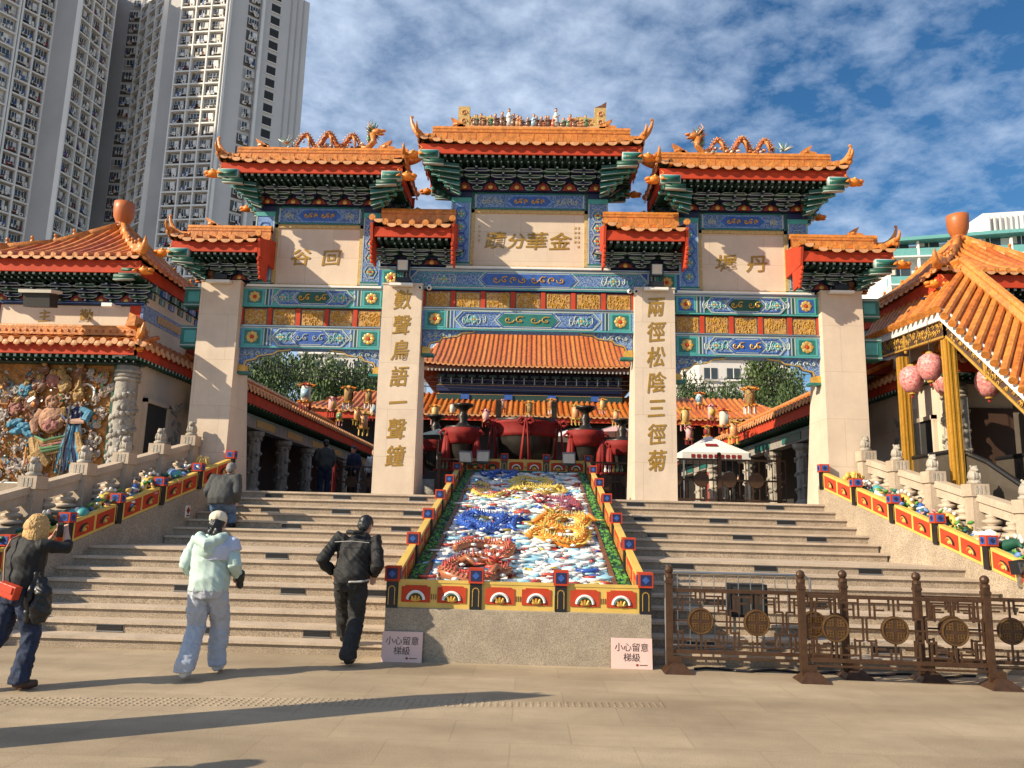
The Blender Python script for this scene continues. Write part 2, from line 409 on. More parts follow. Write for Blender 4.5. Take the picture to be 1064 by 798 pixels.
# step lights: recessed black louvred boxes on the risers
def step_light(k, x, label):
    y = (S0 + (k - 1) * TR) if k <= 8 else (DL + LL_ + (k - 9) * TR)
    z = (k - 1) * RS + 0.055
    o = MB()
    o.bb(-0.16, 0.16, -0.012, 0.0, -0.036, 0.036, 'black'); o.bb(-0.175, 0.175, -0.016, -0.001, 0.036, 0.046, 'steel'); o.bb(-0.175, 0.175, -0.016, -0.001, -0.046, -0.036, 'steel')
    for q in range(4): o.bb(-0.155, 0.155, -0.018, -0.012, -0.03 + q * .018, -0.024 + q * .018, 'dark')
    return o, (x, y, z)
rows = [(2, [-5.0, -2.45]), (2, [-3.7]), (5, [-4.5, -3.05, -1.95]), (8, [-4.85, -3.6]), (11, [-2.1, -4.0]), (13, [-2.0, -3.3, -4.6]), (15, [-2.0, -3.45, -4.75]),
        (2, [2.2, 4.4]), (5, [2.6, 3.9]), (8, [2.35, 3.55, 5.05]), (11, [2.3, 3.75, 5.0]), (13, [2.15, 3.5, 4.7]), (15, [2.1, 3.35, 4.7])]
first = None
ordn = ['lowest', 'second', 'third', 'fourth', 'fifth', 'sixth', 'seventh', 'eighth', 'ninth', 'tenth', 'eleventh', 'twelfth', 'thirteenth', 'fourteenth', 'topmost']
posn = ['nearest the central relief', 'middle of its row', 'nearest the outer wall']
for k, xs in rows:
    for x in xs:
        mb_, loc = step_light(k, x, '')
        if first is None: first = mb_.mesh('step_light')
        o = bpy.data.objects.new('step_light', first); attach(o); o.location = loc
        rank = sorted([abs(a) for kk, aa in rows for a in aa if kk == k and a * x > 0]).index(abs(x))
        n_in = len([a for kk, aa in rows for a in aa if kk == k and a * x > 0])
        pz = posn[rank] if n_in == 3 else (posn[0] if rank == 0 else posn[2])
        o['label'] = 'black step light in the %s riser of the %s stairs, %s' % (ordn[k - 1], 'left' if x < 0 else 'right', pz)
        o['category'] = 'step light'; o['group'] = 'step lights set into the stair risers'

# ------------------------------------------------------------------ parapet walls beside the stairs, with painted panels and stone balustrades
def side_name(sx): return 'left' if sx < 0 else 'right'
YS = [14.75, 13.85, 12.95, 12.05, 11.15, 10.25, 9.35, 8.45]
def parapet(sx):
    T = thing('parapet_wall', (sx * 6.6, 12, 0), 'speckled granite parapet wall flanking the %s stairs under red painted panels' % side_name(sx), 'wall')
    w = MB()
    ys = [14.9, 14.69, 13.8, 12.85, 12.2, 11.544, 10.6, 9.5, 8.2]
    def base_x(y):
        if y >= 12.85: return 5.60 + (14.9 - y) * 0.02
        if y >= 11.544: return 5.64 + (12.85 - y) / 1.306 * 0.76
        return 6.4 + (11.544 - y) * 0.02 + max(0, 9.6 - y) * 0.2
    pts = [(base_x(y), max(base_x(y), xline(5.62, y)), y) for y in ys]
    for i in range(len(ys) - 1):
        a0, a1, y0 = pts[i]; b0, b1, y1 = pts[i + 1]
        z0, z1 = zpl(y0) - .004, zpl(y1) - .004
        q0, q1 = xline(6.38, y0) + .25, xline(6.38, y1) + .25
        P = [(a0, y0, -.05), (b0, y1, -.05), (q1, y1, -.05), (q0, y0, -.05), (a1, y0, z0), (b1, y1, z1), (q1, y1, z1), (q0, y0, z0)]
        P = [(sx * x, y, z) for x, y, z in P]
        if sx < 0: P = [P[3], P[2], P[1], P[0], P[7], P[6], P[5], P[4]]
        w.hexa(P, 'granite')
    w.build('wall', T)
    # painted parapet
    for i in range(len(YS)):
        y = YS[i]; x = sx * xline(5.62 + .05, y); z = zpl(y)
        p = MB(); p.bb(x - .065, x + .065, y - .065, y + .065, z - .02, z + .30, 'black')
        for q in (-1, 1):   # gold line on both visible faces
            p.bb(x - .04, x + .04, y - .068, y - .064, z + .03, z + .035, 'gold')
            p.bb(x + q * .038, x + q * .044, y - .068, y - .064, z + .03, z + .26, 'gold')
        po = p.build('post', T)
        h = MB(); h.bb(x - .085, x + .085, y - .085, y + .085, z + .30, z + .45, 'red')
        for fx, fy in ((0, -1), (-sx, 0)):
            c = (x + fx * .087, y + fy * .087, z + .375)
            h.box(c, (.11 if fy else .006, .11 if fx else .006, .1), 'blue')
            h.box((c[0] + fx * .003, c[1] + fy * .003, c[2]), (.06 if fy else .006, .06 if fx else .006, .055), 'navy', (0, R(45) if fy else 0, 0) if fy else (R(45), 0, 0))
        h.build('post_cap', po)
        if i < len(YS) - 1:
            ya, yb = y - .07, YS[i + 1] + .07
            g = MB()
            def qd(u, v, off, mname, hh0, hh1, th=.03):
                # slab along the slope between fractions u, v
                P = []
                for t, s_ in ((u, 1), (v, 1), (v, 0), (u, 0)):
                    yy = ya + (yb - ya) * t; xx = sx * (xline(5.62 + .05, yy) - (off if s_ else off - th)); P.append((xx, yy, zpl(yy) + hh0))
                T8 = P + [(a, b_, c + hh1 - hh0) for a, b_, c in P]
                if sx > 0: T8 = [T8[3], T8[2], T8[1], T8[0], T8[7], T8[6], T8[5], T8[4]]
                g.hexa(T8, mname)
            qd(0, 1, .045, 'yellow' , .0, .31, .09)
            for c0 in (.04, .53):
                qd(c0, c0 + .43, .052, 'red', .045, .265, .012)
                cy = ya + (yb - ya) * (c0 + .215); cx = sx * (xline(5.67, cy) - .056); cz = zpl(cy) + .145
                g.tube([(cx, cy + math.cos(PI * q / 8) * .10, cz - .035 + math.sin(PI * q / 8) * .085 + .342 * math.cos(PI * q / 8) * .10) for q in range(9)], .012, 'black', 5)
                g.tube([(cx, cy + math.cos(PI * q / 8) * .075, cz - .035 + math.sin(PI * q / 8) * .06 + .342 * math.cos(PI * q / 8) * .075) for q in range(9)], .016, 'gold', 5)
                g.ell((cx, cy, cz - .03), (.012, .05, .03), 'yellow', 6, 4)
            g.build('painted_panel', T)
    return T
parapet(-1); parapet(1)

def lion(b, x, y, z, s=1.0, m='carved'):
    # little seated guardian on its drum
    b.lathe((x, y, z), [(.10 * s, 0), (.115 * s, .03 * s), (.09 * s, .05 * s), (.085 * s, .07 * s)], m, 10)
    b.lathe((x, y, z + .06 * s), [(.085 * s, 0), (.10 * s, .05 * s), (.085 * s, .12 * s), (.06 * s, .15 * s)], m, 10)
    b.ell((x, y - .02 * s, z + .225 * s), (.062 * s, .065 * s, .06 * s), m, 10, 6)
    for q in (-1, 1):
        b.ell((x + q * .045 * s, y - .07 * s, z + .12 * s), (.022 * s, .03 * s, .07 * s), m, 6, 5)
        b.ell((x + q * .045 * s, y, z + .27 * s), (.02 * s, .02 * s, .022 * s), m, 6, 4)
    b.ell((x, y - .085 * s, z + .21 * s), (.035 * s, .03 * s, .025 * s), m, 6, 4)
    b.ell((x, y + .05 * s, z + .16 * s), (.05 * s, .06 * s, .09 * s), m, 8, 5)
BY = [14.6, 13.8, 13.0, 12.18, 11.3, 10.4, 9.5, 8.6]
def balustrade(sx):
    T = thing('stone_balustrade', (sx * 7, 12, 1.4), 'pale carved stone balustrade with lion topped posts climbing beside the %s stairs' % side_name(sx), 'balustrade')
    for i, y in enumerate(BY):
        x = sx * xline(6.38, y); z = zbal(y)
        p = MB(); p.bb(x - .115, x + .115, y - .115, y + .115, z - .95, z - .19, 'granite_light'); p.bb(x - .14, x + .14, y - .14, y + .14, z - .19, z, 'granite_light')
        for q in (-.06, 0, .06): p.bb(x + q - .018, x + q + .018, y - .146, y - .139, z - .16, z - .03, 'carved')
        p.bb(x - .075, x + .075, y - .119, y - .114, z - .75, z - .25, 'granite_light')
        po = p.build('post', T)
        l = MB(); lion(l, x, y, z, 1.0); l.build('lion_finial', po, True)
        if i < len(BY) - 1:
            y2 = BY[i + 1]
            r = MB()
            def seg(h0, h1, wd, mname, mbx):
                P = []
                for yy, s_ in ((y - .11, -1), (y2 + .11, -1), (y2 + .11, 1), (y - .11, 1)):
                    xx = sx * (xline(6.38, yy) + s_ * wd / 2 * (1 if sx > 0 else 1)); P.append((xx, yy, zbal(yy) + h0))
                T8 = P + [(a, b_, c + h1 - h0) for a, b_, c in P]
                if sx < 0: T8 = [T8[3], T8[2], T8[1], T8[0], T8[7], T8[6], T8[5], T8[4]]
                mbx.hexa(T8, mname)
            seg(-.23, -.12, .18, 'granite_light', r); seg(-.38, -.231, .11, 'granite_light', r)
            r.build('handrail', T)
            r = MB(); seg(-1.05, -.645, .20, 'granite_light', r); seg(-.644, -.62, .24, 'carved', r)
            r.build('base_rail', T)
            for t in (.3, .7):
                yy = y + (y2 - y) * t; xx = sx * xline(6.38, yy); zz_ = zbal(yy) - .62
                v = MB(); v.lathe((xx, yy, zz_), [(.15, 0), (.16, .03), (.13, .055), (.06, .07), (.13, .10), (.14, .13), (.12, .15), (.06, .165), (.09, .19), (.08, .23)], 'granite_light', 12)
                v.build('vase_support', T, True)
    return T
balustrade(-1); balustrade(1)

# painted plaster figures on the sloping beds between parapet and balustrade
mat('leafy', (0.10, 0.30, 0.05), 0.5, var=0.2)
mat('pink2', (0.60, 0.25, 0.25), 0.5)
def bed_figure(kind, x, y, z, label, name, cat):
    b = MB(); rnd = random.Random(int(x * 100 + y * 77))
    if kind == 'bridge':
        for q in range(9):
            a = PI * q / 8; b.box((x, y + math.cos(a) * .3, z + .02 + math.sin(a) * .2), (.12, .13, .05), 'yellow', (a - PI / 2, 0, 0))
        b.ell((x, y, z + .05), (.06, .16, .08), 'teal_light')
        for q in range(9):
            a = PI * q / 8; b.ell((x, y + math.cos(a) * .34, z + .06 + math.sin(a) * .25), (.03, .03, .03), 'white', 6, 4)
    elif kind == 'dragonfish':
        pts = [(x + .05 * math.sin(q * 1.1), y - .4 + q * .1, z + .12 + .06 * math.sin(q * .9)) for q in range(9)]
        b.tube(pts, [.02, .05, .07, .085, .09, .08, .06, .04, .015], 'green' if rnd.random() < .5 else 'teal', 8)
        for q in range(8): b.ell((pts[q][0], pts[q][1], pts[q][2] + .09), (.015, .04, .04), 'white', 5, 4)
    elif kind == 'gold':
        for q in range(16): b.ell((x + rnd.uniform(-.16, .16), y + rnd.uniform(-.25, .25), z + rnd.uniform(.05, .26)), (.05, .07, .04), rnd.choice(['yellow', 'gold', 'yellow', 'tile_light']), 6, 4, (rnd.random(), rnd.random(), 0))
        for q in range(10):
            yy = y + rnd.uniform(-.25, .25); b.tube([(x + rnd.uniform(-.1, .1), yy, z + .1), (x, yy + .05, z + .3)], [.02, .005], 'yellow', 5)
    elif kind == 'person':
        b.lathe((x, y, z), [(.09, 0), (.08, .1), (.05, .2), (.025, .24)], rnd.choice(['blue', 'cloth_red', 'teal_light']), 8); b.ell((x, y, z + .28), (.035, .035, .042), 'skin', 8, 5); b.ell((x, y + .01, z + .31), (.036, .036, .03), 'black', 8, 4)
        b.tube([(x - .08, y - .02, z + .14), (x, y - .08, z + .17), (x + .08, y, z + .14)], .02, 'white', 5)
    elif kind == 'rock':
        for q in range(9): b.ell((x + rnd.uniform(-.15, .15), y + rnd.uniform(-.3, .3), z + rnd.uniform(.02, .12)), (.09, .12, .08), rnd.choice(['blue_light', 'white', 'teal_light', 'tile_pale', 'white']), 7, 4, (rnd.random(), 0, rnd.random()))
    elif kind == 'lotus':
        for q in range(8):
            a = q * PI / 4; b.ell((x + .1 * math.cos(a), y + .12 * math.sin(a), z + .08), (.05, .08, .03), 'cloth_red' if q % 2 else 'tile_pale', 6, 4, (.4, 0, a))
        b.ell((x, y, z + .11), (.05, .05, .05), 'yellow', 6, 4)
    for q in range(3): b.ell((x + rnd.uniform(-.12, .12), y + rnd.uniform(-.2, .2), z + .01), (.1, .12, .05), rnd.choice(['teal', 'white', 'green']), 6, 4)
    return b.build(name, None, True, label=label, category=cat, group='painted figures on the sloping beds beside the stairs')
seq = [('gold', 14.3, 'gilded_flower', 'gilded clump of flowers and leaves', 'figure'), ('rock', 13.75, 'painted_rock', 'blue and white rockery', 'rock'), ('bridge', 13.1, 'painted_bridge', 'yellow arched toy bridge with white balls', 'figure'),
       ('person', 12.7, 'painted_figurine', 'small robed figurine with white sash', 'figurine'), ('bridge', 12.2, 'painted_bridge', 'yellow humped toy bridge over teal water', 'figure'), ('rock', 11.65, 'painted_rock', 'pale blue and white rocks', 'rock'),
       ('dragonfish', 11.2, 'painted_fish', 'green dragon fish with white fins', 'figure'), ('lotus', 10.7, 'painted_lotus', 'red and pink lotus', 'figure'), ('gold', 10.1, 'gilded_flower', 'gilded bunch of petals', 'figure'), ('rock', 9.6, 'painted_rock', 'white and pink painted rocks', 'rock')]
for sx in (-1, 1):
    for j in range(9):       # clumps of painted leaves between the figures
        y = 14.0 - j * .52; x = sx * (xline(5.62, y) + .24); b = MB(); rnd = random.Random(j * 3 + sx)
        for q in range(34):
            c = (x + rnd.uniform(-.14, .2), y + rnd.uniform(-.24, .24), zpl(y) + .1 + rnd.uniform(0, .28)); b.ell(c, (.045, .06, .02), rnd.choice(['green', 'leafy', 'yellow', 'teal', 'leafy', 'tile_pale', 'blue_light', 'pink2', 'white']), 5, 3, (rnd.uniform(-1, 1), rnd.uniform(-1, 1), rnd.random() * 3))
        b.build('painted_leaves', None, True, label='clump of painted leaves number %s down the %s bed' % (ordn[8 - j] if False else ordn[j].replace('lowest', 'first'), side_name(sx)), category='ornament', group='painted leaves on the sloping beds')
    for i, (k, y, nm, lb, ct) in enumerate(seq):
        x = sx * (xline(5.62, y) + .30)
        near = ['by the gate pillar', 'just below the gilded flowers', 'above the robed figurine', 'between the two toy bridges', 'below the robed figurine', 'above the green dragon fish', 'below the pale rocks', 'beyond the tail of the fish', 'low on the slope', 'lowest on the slope'][i]
        bed_figure(k, x, y, zpl(y) + .16, '%s on the %s bed, %s' % (lb, side_name(sx), near), nm, ct)
# loudspeaker-like black floodlight on the right bed
b = MB(); b.box((6.66, 10.62, 1.16), (.24, .18, .18), 'black', (R(-10), 0, R(20))); b.box((6.64, 10.52, 1.16), (.20, .02, .13), 'glass_dark', (R(-10), 0, R(20)))
b.bb(6.6, 6.66, 10.6, 10.66, .9, 1.1, 'steel')
b.build('floodlight', None, label='black box floodlight on the low end of the right bed', category='floodlight')
b = MB(); b.box((-6.95, 9.9, 0.98), (.5, .3, .2), 'black', (R(-15), 0, R(-15))); b.box((-6.9, 9.74, .98), (.44, .02, .15), 'glass_dark', (R(-15), 0, R(-15)))
b.build('floodlight', None, label='long black floodlight on the low end of the left bed', category='floodlight')
# small notice on the left parapet face
b = MB(); b.box((-5.76, 13.3, 1.62), (.012, .16, .2), 'white', (0, 0, 0)); b.box((-5.752, 13.3, 1.64), (.012, .09, .09), 'cloth_red', (R(45), 0, 0)); b.box((-5.75, 13.3, 1.55), (.012, .12, .02), 'dark')
b.build('notice', None, label='small white notice with red mark on the left parapet wall', category='sign')

# ------------------------------------------------------------------ central relief ramp
def zr(y): return 0.60 + 0.2335 * (y - 9.12)
RT = thing('relief_ramp', (0, 9.12, 0), 'sloping dragon and cloud relief in a green border on a speckled granite block', 'relief')
w = MB()
w.prismx([(9.12, 0), (18.3, 0), (18.3, zr(18.3) - .06), (9.12, .58)], -1.52, 1.52, 'granite_block'); w.build('base_block', RT)
w = MB()
w.prismx([(9.20, .58), (18.2, .58), (18.2, zr(18.2) - .02), (9.20, zr(9.2) + .0)], -1.40, 1.40, 'granite')
bw = .20
for sx in (-1, 1):
    P = [(sx * 1.40, 9.3), (sx * (1.40 - bw), 9.3), (sx * (1.40 - bw), 18.1), (sx * 1.40, 18.1)]
    P = [(x, y, zr(y) - .015) for x, y in P] + [(x, y, zr(y) + .05) for x, y in P]
    w.hexa(P, 'green')
    w.bar((sx * (1.40 - bw), 9.3, zr(9.3) + .05), (sx * (1.40 - bw), 18.1, zr(18.1) + .05), .05, .05, 'tile_dark')
    rnd = random.Random(3)
    for q in range(330):
        y = rnd.uniform(9.35, 18.05); x = sx * rnd.uniform(1.40 - bw + .04, 1.38)
        w.ell((x, y, zr(y) + .055), (.025, .045, .02), rnd.choice(['green', 'leafy', 'leafy']), 5, 3, (0, 0, rnd.uniform(0, 3)))
mat('leafy', (0.10, 0.30, 0.05), 0.5, var=0.2)
mat('rel_white', (0.78, 0.77, 0.74), 0.4, var=0.06, vs=10, coat=0.3)
mat('rel_sky', (0.30, 0.55, 0.68), 0.4, var=0.15, coat=0.3)
mat('rel_blue', (0.03, 0.10, 0.42), 0.35, var=0.3, coat=0.3)
mat('rel_red', (0.55, 0.08, 0.05), 0.4, var=0.2, coat=0.3)
mat('rel_brown', (0.36, 0.12, 0.05), 0.4, var=0.2, coat=0.3)
mat('rel_yellow', (0.70, 0.50, 0.10), 0.4, var=0.2, coat=0.3)
mat('rel_purple', (0.20, 0.05, 0.10), 0.4, var=0.2, coat=0.3)
w.bar((-1.2, 18.0, zr(18) + .05), (1.2, 18.0, zr(18) + .05), .2, .05, 'green'); w.bar((-1.2, 9.38, zr(9.38) + .04), (1.2, 9.38, zr(9.38) + .04), .12, .06, 'green')
w.build('border', RT)
# carved field: a bumpy sheet of surf and cloud scrolls
w = MB(); rnd = random.Random(11)
nx, ny = 60, 170
def hgt(x, y):
    v = Vector((x * 2.2, y * 2.2, 0)); return 0.05 * mnoise.noise(v) + .035 * mnoise.noise(v * 3.1) + .03
V = [(-1.17 + 2.34 * i / nx, 9.42 + 8.5 * j / ny, zr(9.42 + 8.5 * j / ny) + hgt(-1.17 + 2.34 * i / nx, 9.42 + 8.5 * j / ny)) for j in range(ny + 1) for i in range(nx + 1)]
Fw, Fs, Fb = [], [], []
for j in range(ny):
    for i in range(nx):
        f = (j * (nx + 1) + i, j * (nx + 1) + i + 1, (j + 1) * (nx + 1) + i + 1, (j + 1) * (nx + 1) + i)
        x, y, z = V[f[0]]; q = mnoise.noise(Vector((x * 3.3, y * 1.6, 5)))
        (Fs if q > .12 else Fb if q < -.42 else Fw).append(f)
k0 = len(w.v); w.add(V, Fw, 'rel_white'); i_s = w.mi('rel_sky'); i_b = w.mi('rel_red')
for f in Fs: w.f.append([a + k0 for a in f]); w.m.append(i_s)
for f in Fb: w.f.append([a + k0 for a in f]); w.m.append(i_b)
# cloud scrolls
for q in range(1250):
    x = rnd.uniform(-1.14, 1.14); y = rnd.uniform(9.5, 17.85); s_ = rnd.uniform(.045, .13)
    t = (y - 9.4) / 8.5
    mcol = rnd.choices(['rel_white', 'rel_sky', 'rel_red', 'rel_blue', 'rel_yellow'], [9, 2.2, 1.3, .7, .6])[0]
    n = 9; turn = rnd.choice((-1, 1)); a0 = rnd.uniform(0, 6.28)
    a0 = rnd.uniform(2.2, 4.2) if rnd.random() < .7 else a0; n = rnd.choice((5, 7, 9)); pts = [(x + s_ * (1 - i / 9 * .8) * math.cos(a0 + turn * i * .7) * 1.5, y + s_ * (1 - i / 9 * .8) * math.sin(a0 + turn * i * .7) * 1.4, zr(y) + hgt(x, y) + .012 + i * .003) for i in range(n)]
    w.tube(pts, [.006] + [.015 + .006 * (q % 3)] * (n - 2) + [.008], mcol, 5)
w.build('cloud_field', RT, True)
def rel_dragon(path, r, m1, m2, name, spikes=True, seed=1):
    rnd = random.Random(seed); b = MB(); n = len(path) * 9; pts = []
    for i in range(n):
        t = i / (n - 1) * (len(path) - 1); a = int(min(t, len(path) - 2)); u = t - a
        p0 = Vector(path[max(a - 1, 0)]); p1 = Vector(path[a]); p2 = Vector(path[a + 1]); p3 = Vector(path[min(a + 2, len(path) - 1)])
        c = .5 * ((2 * p1) + (p2 - p0) * u + (2 * p0 - 5 * p1 + 4 * p2 - p3) * u * u + (3 * p1 - p0 - 3 * p2 + p3) * u ** 3)
        pts.append((c.x, c.y, zr(c.y) + .05 + r * .5 + .03 * math.sin(t * 4)))
    r *= .8
    rad = [r * (.35 + .65 * math.sin(PI * min(1, .12 + .88 * i / n)) ** .5) * (1 + .12 * (i % 2)) for i in range(n)]
    b.tube(pts, rad, m1, 8)
    for i in range(1, n - 1):
        p = pts[i]; d = Vector(pts[i + 1]) - Vector(pts[i - 1]); d.normalize(); sd_ = Vector((-d.y, d.x, 0))
        for q in (-.7, -.25, .25, .7):      # overlapping scales
            e = Vector(p) + sd_ * q * rad[i] + Vector((0, 0, rad[i] * math.sqrt(max(.1, 1 - q * q)) * .9)); b.ell(e, (rad[i] * .34, rad[i] * .34, rad[i] * .2), m1 if (i + int(q * 4)) % 3 else m2, 5, 3)
        for q in ((-1, 0, 1) if spikes else (0,)):
            e = Vector(p) + sd_ * q * rad[i] * 2.2 + Vector((rnd.uniform(-.02, .02), .02, rad[i] * (1.8 if q == 0 else .5)))
            b.tube([p, e], [rad[i] * .45, .003], m2, 4)
        if i % 5 == 0:
            for q in (-1, 1): b.ell(Vector(p) + sd_ * q * rad[i] * 1.5, (rad[i] * .6, rad[i] * .6, rad[i] * .3), 'rel_white', 6, 4)
    h = Vector(pts[-1]); b.ell(h, (r * 1.6, r * 1.9, r * 1.2), m1, 8, 6); b.ell(h + Vector((0, -r * 1.5, r * .4)), (r * .9, r * 1.0, r * .6), m2, 7, 5)
    for e in (-1, 1): b.ell(h + Vector((e * r * .7, -r * .9, r * 1.1)), (r * .35,) * 3, 'rel_white', 6, 4); b.tube([h + Vector((e * r * .6, 0, r)), h + Vector((e * r * 1.6, r * 1.6, r * 1.6)), h + Vector((e * r * 1.4, r * 2.6, r * 2.2))], [r * .35, r * .25, .004], m2, 5)
    for q in range(26):
        a = q / 26 * 2 * PI; b.tube([h, h + Vector((math.cos(a) * r * rnd.uniform(2.4, 4.2), math.sin(a) * r * rnd.uniform(2.4, 4.2), r * rnd.uniform(.0, 1.3)))], [r * .4, .004], rnd.choice([m1, m2, m2, 'rel_white']), 5)
    for q in range(5):   # legs with claws
        i = int(n * (.15 + .17 * q)); p = Vector(pts[i]); a = rnd.uniform(0, 6.28)
        e = p + Vector((math.cos(a) * r * 4, math.sin(a) * r * 4, 0)); b.tube([p, (p + e) / 2 + Vector((0, 0, r)), e], [r * .6, r * .5, r * .35], m1, 6)
        for c in (-.8, -.4, 0, .4, .8): b.tube([e, e + Vector((math.cos(a + c) * r * 2.0, math.sin(a + c) * r * 2.0, .01))], [r * .25, .003], m2, 4)
    b.build(name, RT, True)
rel_dragon([(.1, 12.0), (.55, 12.5), (.95, 12.2), (.75, 11.6), (.35, 11.9), (.45, 12.9), (.9, 13.3), (1.0, 12.8), (.6, 12.4), (.2, 12.9), (.5, 13.5)], .10, 'orange', 'rel_yellow', 'dragon', seed=2)
rel_dragon([(-1.0, 13.0), (-.6, 12.6), (-.3, 13.0), (-.7, 13.4), (-1.0, 12.9), (-.55, 12.3), (-.2, 12.6), (-.1, 13.1)], .085, 'rel_blue', 'rel_blue', 'dragon', seed=3)
rel_dragon([(-.95, 11.2), (-.5, 11.5), (-.15, 11.2), (-.4, 10.7), (-.85, 10.5), (-.95, 10.0), (-.5, 9.85), (-.15, 10.2), (-.35, 10.6)], .10, 'rel_brown', 'rel_red', 'dragon', False, 4)
rel_dragon([(-.3, 16.4), (.1, 16.9), (.5, 16.4), (.2, 15.8), (-.2, 15.6), (-.1, 16.2), (.4, 16.0), (.8, 15.6), (.4, 15.3)], .085, 'rel_yellow', 'rel_yellow', 'dragon', seed=5)
rel_dragon([(.1, 14.6), (.5, 14.9), (.9, 14.5), (1.0, 14.0), (.6, 14.1), (.3, 14.4)], .08, 'rel_purple', 'rel_red', 'dragon', False, 6)
rel_dragon([(-1.0, 17.4), (-.6, 17.0), (-.2, 17.4), (-.5, 17.7), (-.9, 17.2)], .07, 'rel_blue', 'rel_blue', 'dragon', False, 7)
rel_dragon([(-1.0, 16.2), (-.7, 15.8), (-1.0, 15.3), (-.6, 15.0), (-.3, 15.3)], .07, 'rel_yellow', 'rel_red', 'dragon', False, 8)
# painted railing round the relief
RL = thing('relief_railing', (0, 9.2, .6), 'low yellow and red painted railing with blue capped posts round the relief', 'railing')
def rpost(x, y, z):
    p = MB(); p.bb(x - .065, x + .065, y - .065, y + .065, z - .02, z + .29, 'black')
    for q in (-1, 1):
        p.bb(x + q * .036 - .004, x + q * .036 + .004, y - .069, y - .064, z + .03, z + .2, 'gold')
    for q in range(7):
        a = PI * q / 6; p.box((x + math.cos(a) * .036, y - .067, z + .2 + math.sin(a) * .036), (.014, .006, .012), 'gold', (0, -a + PI / 2, 0))
    po = p.build('post', RL)
    h = MB(); h.bb(x - .085, x + .085, y - .085, y + .085, z + .29, z + .46, 'red'); h.bb(x - .062, x + .062, y - .09, y - .084, z + .315, z + .435, 'navy')
    h.box((x, y - .091, z + .375), (.06, .006, .06), 'blue', (0, R(45), 0)); h.bb(x - .091, x + .091, y - .055, y + .055, z + .32, z + .43, 'navy')
    h.build('post_cap', po)
def cart(g, cx, cz, y, dy, w_=.18, col=('rel_white', 'green')):
    g.bb(cx - w_, cx + w_, y, y + dy, cz - .075, cz + .10, 'red')
    g.bb(cx - w_ * .75, cx + w_ * .75, y, y + dy, cz + .10, cz + .115, 'red')
    g.tube([(cx + math.cos(PI * q / 10) * .095, y - .002, cz - .045 + math.sin(PI * q / 10) * .090) for q in range(11)], .019, col[0], 6)
    g.tube([(cx + math.cos(PI * q / 10) * .070, y - .006, cz - .045 + math.sin(PI * q / 10) * .066) for q in range(11)], .013, col[1], 6)
    for q in (-.8, 0, .8): g.tube([(cx + q * .03, y - .006, cz - .05), (cx + q * .055, y - .012, cz + .005 - abs(q) * .012)], [.02, .012], 'gold', 6)
    g.ell((cx, y - .006, cz - .045), (.06, .012, .022), 'yellow', 8, 5)
def rpanel_x(x0, x1, y, z, back=False):
    g = MB(); g.bb(x0, x1, y - .04, y + .04, z, z + .31, 'yellow'); n = 2
    g.bb(x0, x1, y - .047, y + .047, z + .285, z + .315, 'yellow')
    cols = random.choice([('rel_white', 'black'), ('rel_white', 'green'), ('green', 'black')])
    for q in range(n): cart(g, x0 + (x1 - x0) * (q + .5) / n, z + .14, y - .05, .012, min(.18, (x1 - x0) / 5), cols)
    for q in range(3): g.bb((x0 + x1) / 2 - .03 + q * .025, (x0 + x1) / 2 - .02 + q * .025, y - .046, y - .04, z + .1, z + .16, 'tile_dark')
    g.build('painted_panel', RL)
X4 = [-1.46, -.49, .49, 1.46]
for x in X4: rpost(x, 9.2, .59)
for a, c in zip(X4, X4[1:]): rpanel_x(a + .07, c - .07, 9.2, .585)
for k in range(1, 7):
    y = 9.2 + 1.49 * k
    for sx in (-1, 1): rpost(sx * 1.46, y, zr(y) - .01)
for k in range(6):
    ya, yb = 9.27 + 1.49 * k, 9.13 + 1.49 * (k + 1)
    for sx in (-1, 1):
        g = MB(); x = sx * 1.46
        def sl(x0, x1, h0, h1, mname, u=0, v=1):
            a_, b_ = ya + (yb - ya) * u, ya + (yb - ya) * v
            x0, x1 = min(x0, x1), max(x0, x1)
            P = [(x0, a_, zr(a_) + h0), (x1, a_, zr(a_) + h0), (x1, b_, zr(b_) + h0), (x0, b_, zr(b_) + h0)]
            g.hexa(P + [(p, q, r_ + h1 - h0) for p, q, r_ in P], mname)
        sl(x - .035, x + .035, -.02, .30, 'yellow'); sl(x - .045, x + .045, .28, .31, 'yellow')
        for u in (.05, .54):
            sl(x - .041, x + .041, .06, .24, 'red', u, u + .41); sl(x - .046, x + .046, .09, .18, 'gold', u + .1, u + .31)
        g.build('painted_panel', RL)
for a, c in zip(X4, X4[1:]): rpanel_x(a + .07, c - .07, 18.14, zr(18.14))
for x in X4[1:3]: rpost(x, 18.14, zr(18.14) - .01)
